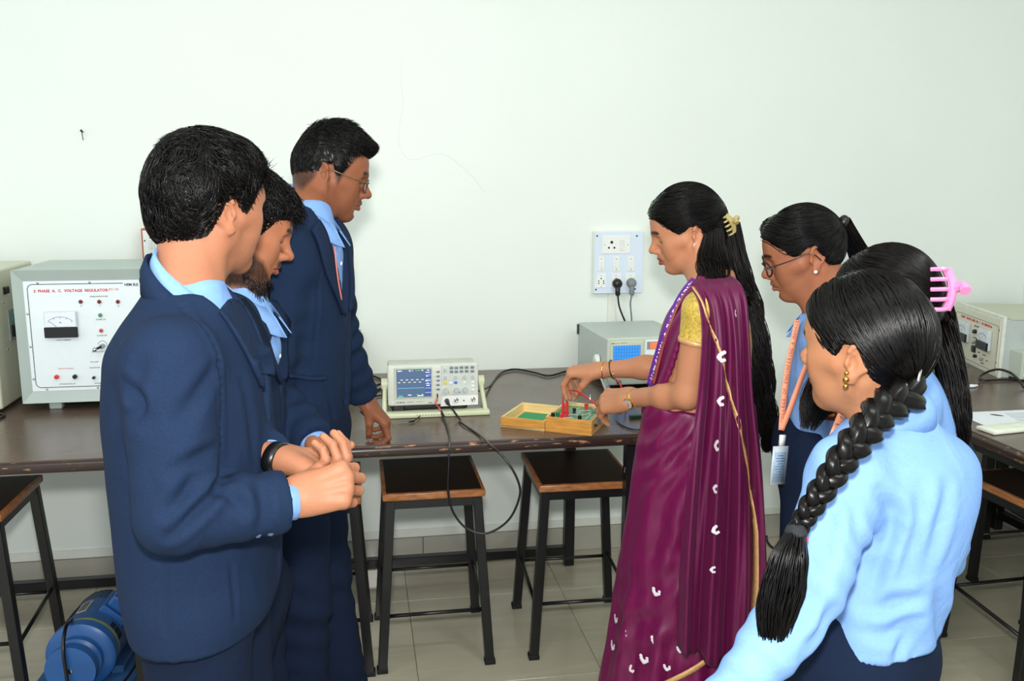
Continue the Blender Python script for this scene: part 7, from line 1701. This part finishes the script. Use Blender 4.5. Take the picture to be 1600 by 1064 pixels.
s = Sdf(); s.loft([(z, cx, cy, rx*0.97, ry*0.97) for z, cx, cy, rx, ry in tb], n=2.1); s.cone(nbT+np.array((-0.01, 0, 0.0)), nbT+np.array((-0.01, 0, -0.06)), 0.05, 0.07, k=0.04)
for k in 'LR': s.cone(nbT+np.array((-0.01, np.sign(Ash[k][1])*0.03, -0.03)), Ash[k]+np.array((0, 0, -0.002)), 0.034, 0.045, k=0.04)
parts.append(solid(s.mesh(0.006), SKT))
kL = T.at(928, 628, 2.57); dL = kL-Awr['L']
parts.append(place_hand(hand_mesh('L', ((30, 30, 18), (30, 36, 20), (34, 38, 22), (38, 40, 22)), (10, 2, -5, -12), (16, 34, 22, 18), skin=SKT, nail=lin((222, 160, 150)), size=1.04, wrist=0.05, wr=(0.0255, 0.0205)), Awr['L']+dL*0.08, dL, T.R.T@(-_fw*0.80+np.array((0, 0, 0.62)))))
kR = T.at(884, 582, 2.735); dR = kR-Awr['R']
parts.append(place_hand(hand_mesh('R', ((50, 34, 18), (56, 36, 18), (58, 38, 20), (56, 40, 20)), (4, 0, -3, -8), (10, 44, 16, 10), skin=SKT, nail=lin((226, 166, 158)), size=0.96, wrist=0.05, wr=(0.0255, 0.0205)), Awr['R']+dR*0.08, dR, np.array((0.35, 0.05, 0.9))))
T.skin = build_body(T, parts)
# blouse with short sleeves
s = Sdf(); zc = T.on(1040, 572)[2]; tbb = [(z, cx, cy, rx+0.003, ry+0.003) for z, cx, cy, rx, ry in tb if z > zc]; tbb[0] = (zc,)+tbb[0][1:]; s.loft(tbb, n=2.15)
for k in 'LR':
    sh, el = Ash[k], Ael[k]; d = (el-sh)/np.linalg.norm(el-sh); s.cone(nbT+np.array((-0.01, np.sign(sh[1])*0.06, -0.035)), sh, 0.036, 0.048, k=0.03); s.cone(sh, sh+d*0.095, 0.048, 0.046, k=0.02); cut_plane(s, sh+d*0.088, d)
s.cone(nbT+np.array((0.03, 0, 0.05)), nbT+np.array((0.06, 0, -0.05)), 0.07, 0.085, k=0.01, sub=True); s.cone(nbT+np.array((-0.05, 0, 0.05)), nbT+np.array((-0.09, 0, -0.05)), 0.06, 0.065, k=0.01, sub=True)
V, Q = s.mesh(0.005); N = vnormals(V, Q); D = np.zeros(len(V)); cloth_noise(V, N, D, 0.0018, 30, 3); T.blouse = T.add('blouse', V+N*D[:, None], Q, m_blouse)
for k in 'LR':
    sh, el = Ash[k], Ael[k]; d = (el-sh)/np.linalg.norm(el-sh); T.add('sleeve_border', *cuff_ring(sh+d*0.074, d, 0.0485, 0.013, 0.003, 32, 1.0, (1, 0, 0), 1.0), m_zari, T.blouse)
# wrapped skirt
sk = T.rows([(628, 1180, 1010, .130), (660, 1183, 1002, .142), (700, 1187, 994, .155), (740, 1190, 987, .162), (800, 1193, 979, .168), (860, 1195, 971, .175), (920, 1196, 964, .183), (980, 1195, 956, .192), (1030, 1193, 947, .20)])
z0 = sk[0]; sk = [(0.012, z0[1]+0.012, 0.0, z0[3]+0.022, 0.215)]+sk
S = Sdf(); S.loft(sk, n=2.1); V, Q = S.mesh(0.0075); N = vnormals(V, Q); D = np.zeros(len(V)); th = np.arctan2(V[:, 1], V[:, 0]-z0[1]); zz = V[:, 2]; low = sstep(0.75, 0.1, zz)
ztop = max(r[0] for r in sk)
D += (0.003+0.011*low)*np.sin(th*11+1.2*np.sin(zz*5)+2*low)*(0.5+0.5*np.cos(th-0.9))+0.006*low*np.sin(th*23+zz*4)
fold(V, N, D, T.on(1035, 690, 0.13), (0.12, 0.12, 0.13), (0.9, 0, 0.75), 0.042, 0.0065, 0.5); fold(V, N, D, T.on(1050, 860, 0.15), (0.10, 0.1, 0.25), (0.95, 0, 0.30), 0.075, 0.008, 0.7); fold(V, N, D, T.on(1000, 960, 0.15), (0.14, 0.12, 0.14), (0.5, 0, 0.8), 0.08, 0.006, 0.8)
T.skirt = T.add('saree_skirt', V+N*D[:, None], Q, m_saree); sd_ = Sdf(); sd_.loft([(z, cx, cy, rx+0.008, ry+0.008) for z, cx, cy, rx, ry in sk], n=2.1)
# pallu across the chest
fp = Sdf(); tf = None; base_ = Sdf(); base_.loft(tb, n=2.1); tf = base_.ops[0][1]; zs_ = [r[0] for r in tb]; zlo_, zhi_ = min(zs_), max(zs_); cxm = np.mean([r[1] for r in tb])
poly = [(0.035, zhi_+0.02), (0.135, zhi_-0.01), (0.125, zhi_-0.09), (0.085, zlo_+0.10), (0.07, zlo_-0.01), (-0.16, zlo_-0.01), (-0.16, zlo_+0.06), (-0.10, zlo_+0.14), (-0.03, zhi_-0.10)]
fp.fn(lambda X, Y, Z: np.maximum(np.abs(tf(X, Y, Z)-0.010)-0.004, np.maximum(poly2d(Y, Z, poly), cxm-0.005-X)), (cxm-0.05, -0.2, zlo_-0.02), (cxm+0.2, 0.2, zhi_+0.03), 0)
V, Q = fp.mesh(0.005); V = relax(V, Q, 1, 0.4); N = vnormals(V, Q); D = np.zeros(len(V)); u_ = V[:, 1]*0.6+V[:, 2]*0.8
D += 0.003*np.sin((V[:, 1]-0.35*V[:, 2])*120); T.pf = T.add('pallu_front', V+N*D[:, None], Q, m_saree, T.skirt)
ofs = Sdf(); ofs.loft([(z, cx, cy, rx+0.014, ry+0.014) for z, cx, cy, rx, ry in tb], n=2.1)
A_ = [hit(T, ofs, *q) for q in ((1019, 600), (1030, 555), (1046, 503), (1066, 458), (1078, 443))]; B_ = [hit(T, ofs, *q) for q in ((1024, 600), (1035, 556), (1051, 505), (1071, 461), (1084, 446))]
T.add('copper_border', *sheet_between(ofs, A_, B_, 24, 3, (0.003, 0.003), 0.0012), m_copper, T.pf)
# pallu thrown over the left shoulder, hanging to the floor in folds
rowsP = [((1098, 436), (1140, 430), 0.045), ((1082, 440), (1150, 437), 0.105), ((1080, 449), (1158, 447), 0.155), ((1091, 472), (1166, 474), 0.192), ((1096, 520), (1171, 535), 0.208), ((1091, 600), (1176, 620), 0.218), ((1080, 690), (1185, 700), 0.228), ((1070, 785), (1192, 790), 0.235), ((1063, 880), (1195, 885), 0.242), ((1061, 950), (1194, 955), 0.245), ((1060, 1012), (1190, 1066), 0.246)]
nu, nr = 61, 64; us = np.linspace(0, 1, nu); G = []
for (a, b, y) in rowsP:
    pa, pb = T.on(a[0], a[1], y), T.on(b[0], b[1], y*0.90); pb[1] = y*0.90
    G.append(pa[None]*(1-us)[:, None]+pb[None]*us[:, None])
G = np.array(G); tq = np.linspace(0, 1, nr); tr_ = np.linspace(0, 1, len(rowsP)); GG = np.zeros((nr, nu, 3))
for i in range(nu):
    for j in range(3): GG[:, i, j] = cr(tr_, G[:, i, j], tq)
GG0 = GG.copy()
amp = 0.004+0.020*sstep(0.15, 0.7, tq); ph = us*2*PI*3.1+0.7
GG[:, :, 1] += amp[:, None]*(np.sin(ph[None]+0.8*np.sin(tq*5)[:, None])+0.35*np.sin(2.3*ph[None]+tq[:, None]*3))+0.010*np.sin(tq*9)[:, None]*us[None]
GG[:, :, 0] += 0.006*np.sin(tq*7+1)[:, None]*np.sin(us*PI)[None]
st_ = (us < 0.38)[None]*sstep(0.90, 1.0, tq)[:, None]; GG[:, :, 2] += 0.0*st_
def panel(Gr, th):
    a, b = Gr.shape[:2]; dx = np.gradient(Gr, axis=1); dy = np.gradient(Gr, axis=0); n = np.cross(dx, dy); n /= np.linalg.norm(n, axis=2)[..., None]; n[n[..., 1] < 0] *= 1
    V = np.concatenate([(Gr+n*th).reshape(-1, 3), (Gr-n*th).reshape(-1, 3)]); k = a*b; i = np.arange(a-1)[:, None]*b; j = np.arange(b-1)[None]; q = np.stack([i+j, i+j+1, i+b+j+1, i+b+j], -1).reshape(-1, 4)
    rim = []
    for r in range(b-1): rim += [(r+1, r, k+r, k+r+1), ((a-1)*b+r, (a-1)*b+r+1, k+(a-1)*b+r+1, k+(a-1)*b+r)]
    for r in range(a-1): rim += [(r*b, (r+1)*b, k+(r+1)*b, k+r*b), ((r+1)*b+b-1, r*b+b-1, k+r*b+b-1, k+(r+1)*b+b-1)]
    return V, np.concatenate([q, q[:, ::-1]+k, np.array(rim)])
T.pallu = T.add('pallu', *panel(GG, 0.0012), m_pallu, T.skirt)
# back drape between shoulder blade and hip (joins pallu and skirt)
def on_panel(u, t, off):
    fi = t*(nr-1); fj = u*(nu-1); i = int(min(fi, nr-2)); j = int(min(fj, nu-2)); a, b = fi-i, fj-j
    p = (GG[i, j]*(1-a)*(1-b)+GG[i+1, j]*a*(1-b)+GG[i, j+1]*(1-a)*b+GG[i+1, j+1]*a*b); n = np.cross(GG[i, j+1]-GG[i, j], GG[i+1, j]-GG[i, j]); n /= np.linalg.norm(n); n = n if n[1] > 0 else -n
    return p+n*off, n
bu = [(0.20, 0.02), (0.28, 0.04), (0.36, 0.12), (0.46, 0.42), (0.55, 0.66), (0.64, 0.82), (0.74, 0.90), (0.85, 0.90), (0.95, 0.89), (1.0, 0.885)]
tt_ = np.linspace(0.2, 1.0, 70); uu_ = np.interp(tt_, [b[0] for b in bu], [b[1] for b in bu])
Av = [on_panel(u-0.022, t, 0.0026)[0] for u, t in zip(uu_, tt_)]; Bv = [on_panel(min(u+0.035, 0.999), t, 0.0026)[0] for u, t in zip(uu_, tt_)]
T.add('gold_border', *panel(np.stack([np.array(Av), np.array(Bv)], 1), 0.0008), m_zari, T.pallu)
def hem(A, B): T.add('hem_border', *sheet_between(sd_, [hit(T, sd_, *q) for q in A], [hit(T, sd_, *q) for q in B], 20, 3, (0.006, 0.006), 0.0015), m_zari, T.skirt)
hem([(1112, 1018), (1082, 1040), (1040, 1062), (1024, 1072)], [(1114, 1026), (1086, 1047), (1046, 1068), (1030, 1078)])
# woven white motifs
def motif(c, n, rz, sc=1.0):
    n = np.array(n)/np.linalg.norm(n); x = np.cross((0, 0, 1.0), n); x /= np.linalg.norm(x); z = np.cross(n, x); R = np.stack([x, n, z], 1) @ rot('Y', rz); mb = MB(); M4 = Matrix.Identity(4)
    for i in range(3):
        for j in range(3): M4[i][j] = R[i, j]
    for dx, dz, r in ((-0.009, 0.008, 0.0045), (-0.007, 0.002, 0.005), (0.008, 0.006, 0.0042), (0.009, 0.000, 0.004), (0, -0.005, 0.0055), (0.004, -0.003, 0.005), (-0.004, -0.002, 0.005)):
        mb.sph(tuple(np.array(c)+R@np.array((dx*sc, 0, dz*sc))), r*sc, 8, (1, 0.16, 1), M4)
    T.obj('woven_motif', mb, m_motif, T.skirt)
for px, py, r, sc in ((962, 968, 0, 1), (976, 990, 60, .7), (957, 1010, 0, 1.1), (1025, 926, 10, 1), (1025, 1003, 0, 1.2), (1006, 1031, 0, 1.1), (986, 1046, 40, .8), (976, 735, 30, .6), (1063, 1016, 0, .8), (1042, 1044, 0, .8)):
    p = hit(T, sd_, px, py); motif(p, grad(sd_, p[None])[0], r, sc)
for u, t, r, sc in ((0.36, 0.44, 80, 1.1), (0.36, 0.52, 80, 1.0), (0.34, 0.60, 70, 1.1), (0.35, 0.67, 80, 0.9), (0.37, 0.735, 60, 0.9), (0.37, 0.80, 80, 0.7), (0.72, 0.335, 80, 0.7)):
    c, n = on_panel(u, t, 0.002); motif(c, n, r, sc)
# feet
for y, x in ((-0.08, 0.09), (0.09, -0.02)): T.add('shoe', *shoe_mesh(x, y, 0), m_shoe)
# hair: half tied with a claw clip, the rest hanging to the hips
zh_t = [(-0.14, -0.09), (-0.05, -0.09), (-0.035, -0.05), (-0.034, 0.0), (-0.026, 0.026), (0.0, 0.036), (0.015, 0.026), (0.030, 0.020), (0.046, 0.030), (0.058, 0.046), (0.072, 0.066), (0.084, 0.078), (0.14, 0.082)]
s_ = cap_sdf([((-0.006, 0, 0.042), (0.104, 0.083, 0.100)), ((-0.045, 0, 0.012), (0.072, 0.080, 0.084)), ((0.045, 0, 0.060), (0.054, 0.064, 0.058)), ((-0.062, 0, -0.045), (0.05, 0.066, 0.06))], zh_t, ear=True)
V, Q = s_.mesh(0.0035); N = vnormals(V, Q)
def comb_t(p):
    c = toward((-0.115, 0, 0.045))(p); lo_ = sstep(0.03, -0.01, p[:, 2]); c = c*(1-lo_[:, None])+np.array((-0.5, 0, -1.0))*lo_[:, None]; fr = sstep(0.0, 0.06, p[:, 0])*sstep(0.06, 0.10, p[:, 2]); c[:, 1] += np.sign(p[:, 1])*0.6*fr; return c
Tt = shell(s_, V, N, 1900, comb_t, 15, 0.011, 0.002, 0.0013, 4, lambda v: v[:, 2] > -0.06, jit=0.05); v, q = merge((V, Q), Tt); T.add('hair', TH.T(v), q, m_hair)
pth = [TH.T(np.array((-0.085, 0.0, -0.01))), T.at(1140, 440, 2.44), T.at(1163, 490, 2.43), T.at(1180, 560, 2.42), T.at(1190, 625, 2.42), T.at(1199, 672, 2.42), T.at(1201, 708, 2.42)]
T.add('long_hair', *hair_lock(pth, [0.060, 0.066, 0.052, 0.040, 0.036, 0.026, 0.008], [0.05, 0.058, 0.050, 0.040, 0.034, 0.024, 0.008], 900, T.R.T@_r2, 0.007, 3.5, 26, 0.0013, seed=21), m_hair_w)
pth2 = [TH.T(np.array((-0.066, 0.058, 0.004))), T.at(1113, 402, 2.365), T.at(1115, 426, 2.330), T.at(1122, 453, 2.300), T.at(1150, 472, 2.40), T.at(1180, 560, 2.46), T.at(1192, 650, 2.46)]
T.add('long_hair', *hair_lock(pth2, [0.026, 0.040, 0.046, 0.046, 0.040, 0.024, 0.008], [0.016, 0.026, 0.032, 0.034, 0.03, 0.02, 0.008], 620, T.R.T@_r2, 0.005, 3.0, 24, 0.0013, seed=33), m_hair_w)
claw(T, T.at(1134, 352, 2.40), TH.R@np.array((-1.0, 0.25, 0.2)), TH.R@np.array((0.15, 0, 1.0)), mat('olive_gold_plastic', (176, 158, 100), 0.3, var=0.15), 0.75)
# ornaments
er = TH.T(np.array((-0.006, 0.084, -0.022))); mb = MB().sph(tuple(er), 0.0035, 10); fl_ = T.obj('earring', mb, mat('ruby', (150, 20, 40), 0.2)); mb = MB()
for k in range(8): mb.sph(tuple(er+TH.R@np.array((0.0062*math.cos(k*PI/4), 0.0, 0.0062*math.sin(k*PI/4)))), 0.0026, 8)
T.obj('earring_petals', mb, m_white, fl_)
dA = Awr['L']-Ael['L']; cW = Awr['L']-dA*0.02
wb = wristband(T, 'wristwatch', cW, dA, 0.0262, 0.013, 0.002, m_gold, 0.97); nW = T.R.T@(-_fw); nW = nW-dA*(nW@dA)/(dA@dA)+np.array((0, 0, -0.25)); nW /= np.linalg.norm(nW); nW = nW-dA*(nW@dA)/(dA@dA); nW /= np.linalg.norm(nW)
T.obj('watch_case', MB().cyl(tuple(cW+nW*0.0235), tuple(cW+nW*0.030), 0.0155, n=28), m_gold, wb); T.obj('watch_dial', MB().cyl(tuple(cW+nW*0.030), tuple(cW+nW*0.0306), 0.0135, n=28), mat('watch_dial', (206, 208, 206), 0.25, 0.3), wb)
dxu = dA/np.linalg.norm(dA); T.obj('watch_hand', MB().bar(tuple(cW+nW*0.031), tuple(cW+nW*0.031+np.cross(nW, dxu)*0.009+dxu*0.002), 0.0012, 0.0006), m_black, wb)
dB = Awr['R']-Ael['R']; dBn = dB/np.linalg.norm(dB)
wristband(T, 'gold_bangle', Awr['R']-dBn*0.004, dB+np.array((0, 0, 0.02)), 0.0275, 0.005, 0.003, m_gold, 1.0); bk = wristband(T, 'black_bracelet', Awr['R']-dBn*0.030, dB+np.array((0, 0, -0.02)), 0.0290, 0.0025, 0.002, m_black, 1.02)
T.obj('bracelet_bead', MB().sph(tuple(Awr['R']-dBn*0.030+T.R.T@(-_fw)*0.026+np.array((0, 0, -0.014))), 0.0045, 10), m_silver, bk)
# ring
pR = T.at(922, 622, 2.575); T.obj('ring', MB().sph(tuple(pR), 0.0, 4) if False else MB().tube([pR+np.array((0.0, 0.010*math.cos(t), 0.010*math.sin(t))) for t in np.linspace(0, 2*PI, 17)], 0.0013, 6, 0), m_silver)
# purple lanyard
ofs2 = Sdf(); ofs2.loft([(z, cx, cy, rx+0.019, ry+0.019) for z, cx, cy, rx, ry in tb], n=2.1)
lp_ = [T.at(1096, 424, 2.40), hit(T, ofs2, 1082, 440), hit(T, ofs2, 1062, 468), hit(T, ofs2, 1044, 508), hit(T, ofs2, 1030, 548), hit(T, ofs2, 1021, 580), hit(T, ofs2, 1016, 602)]
rb = ribbon(lp_, T.R.T@(-_fw)+np.array((0.5, 0, 0)), 0.020); ly3 = T.add('lanyard', rb[0], rb[1], mat('purple_lanyard', (104, 44, 150), 0.5, var=0.06), None, None, False)
pm = MB(); C_, T_, S_, N_ = rb[2:]; rg_ = random.Random(3)
for k in range(6, len(C_)-4):
    for _ in range(2):
        a_ = C_[k]+(C_[k+1]-C_[k])*rg_.random()+N_[k]*0.001+S_[k]*rg_.uniform(-0.003, 0.003); pm.bar(tuple(a_), tuple(a_+T_[k]*0.003), 0.0035*rg_.uniform(0.4, 1), 0.0004, up=tuple(N_[k]))
T.obj('lanyard_print', pm, m_white, ly3)
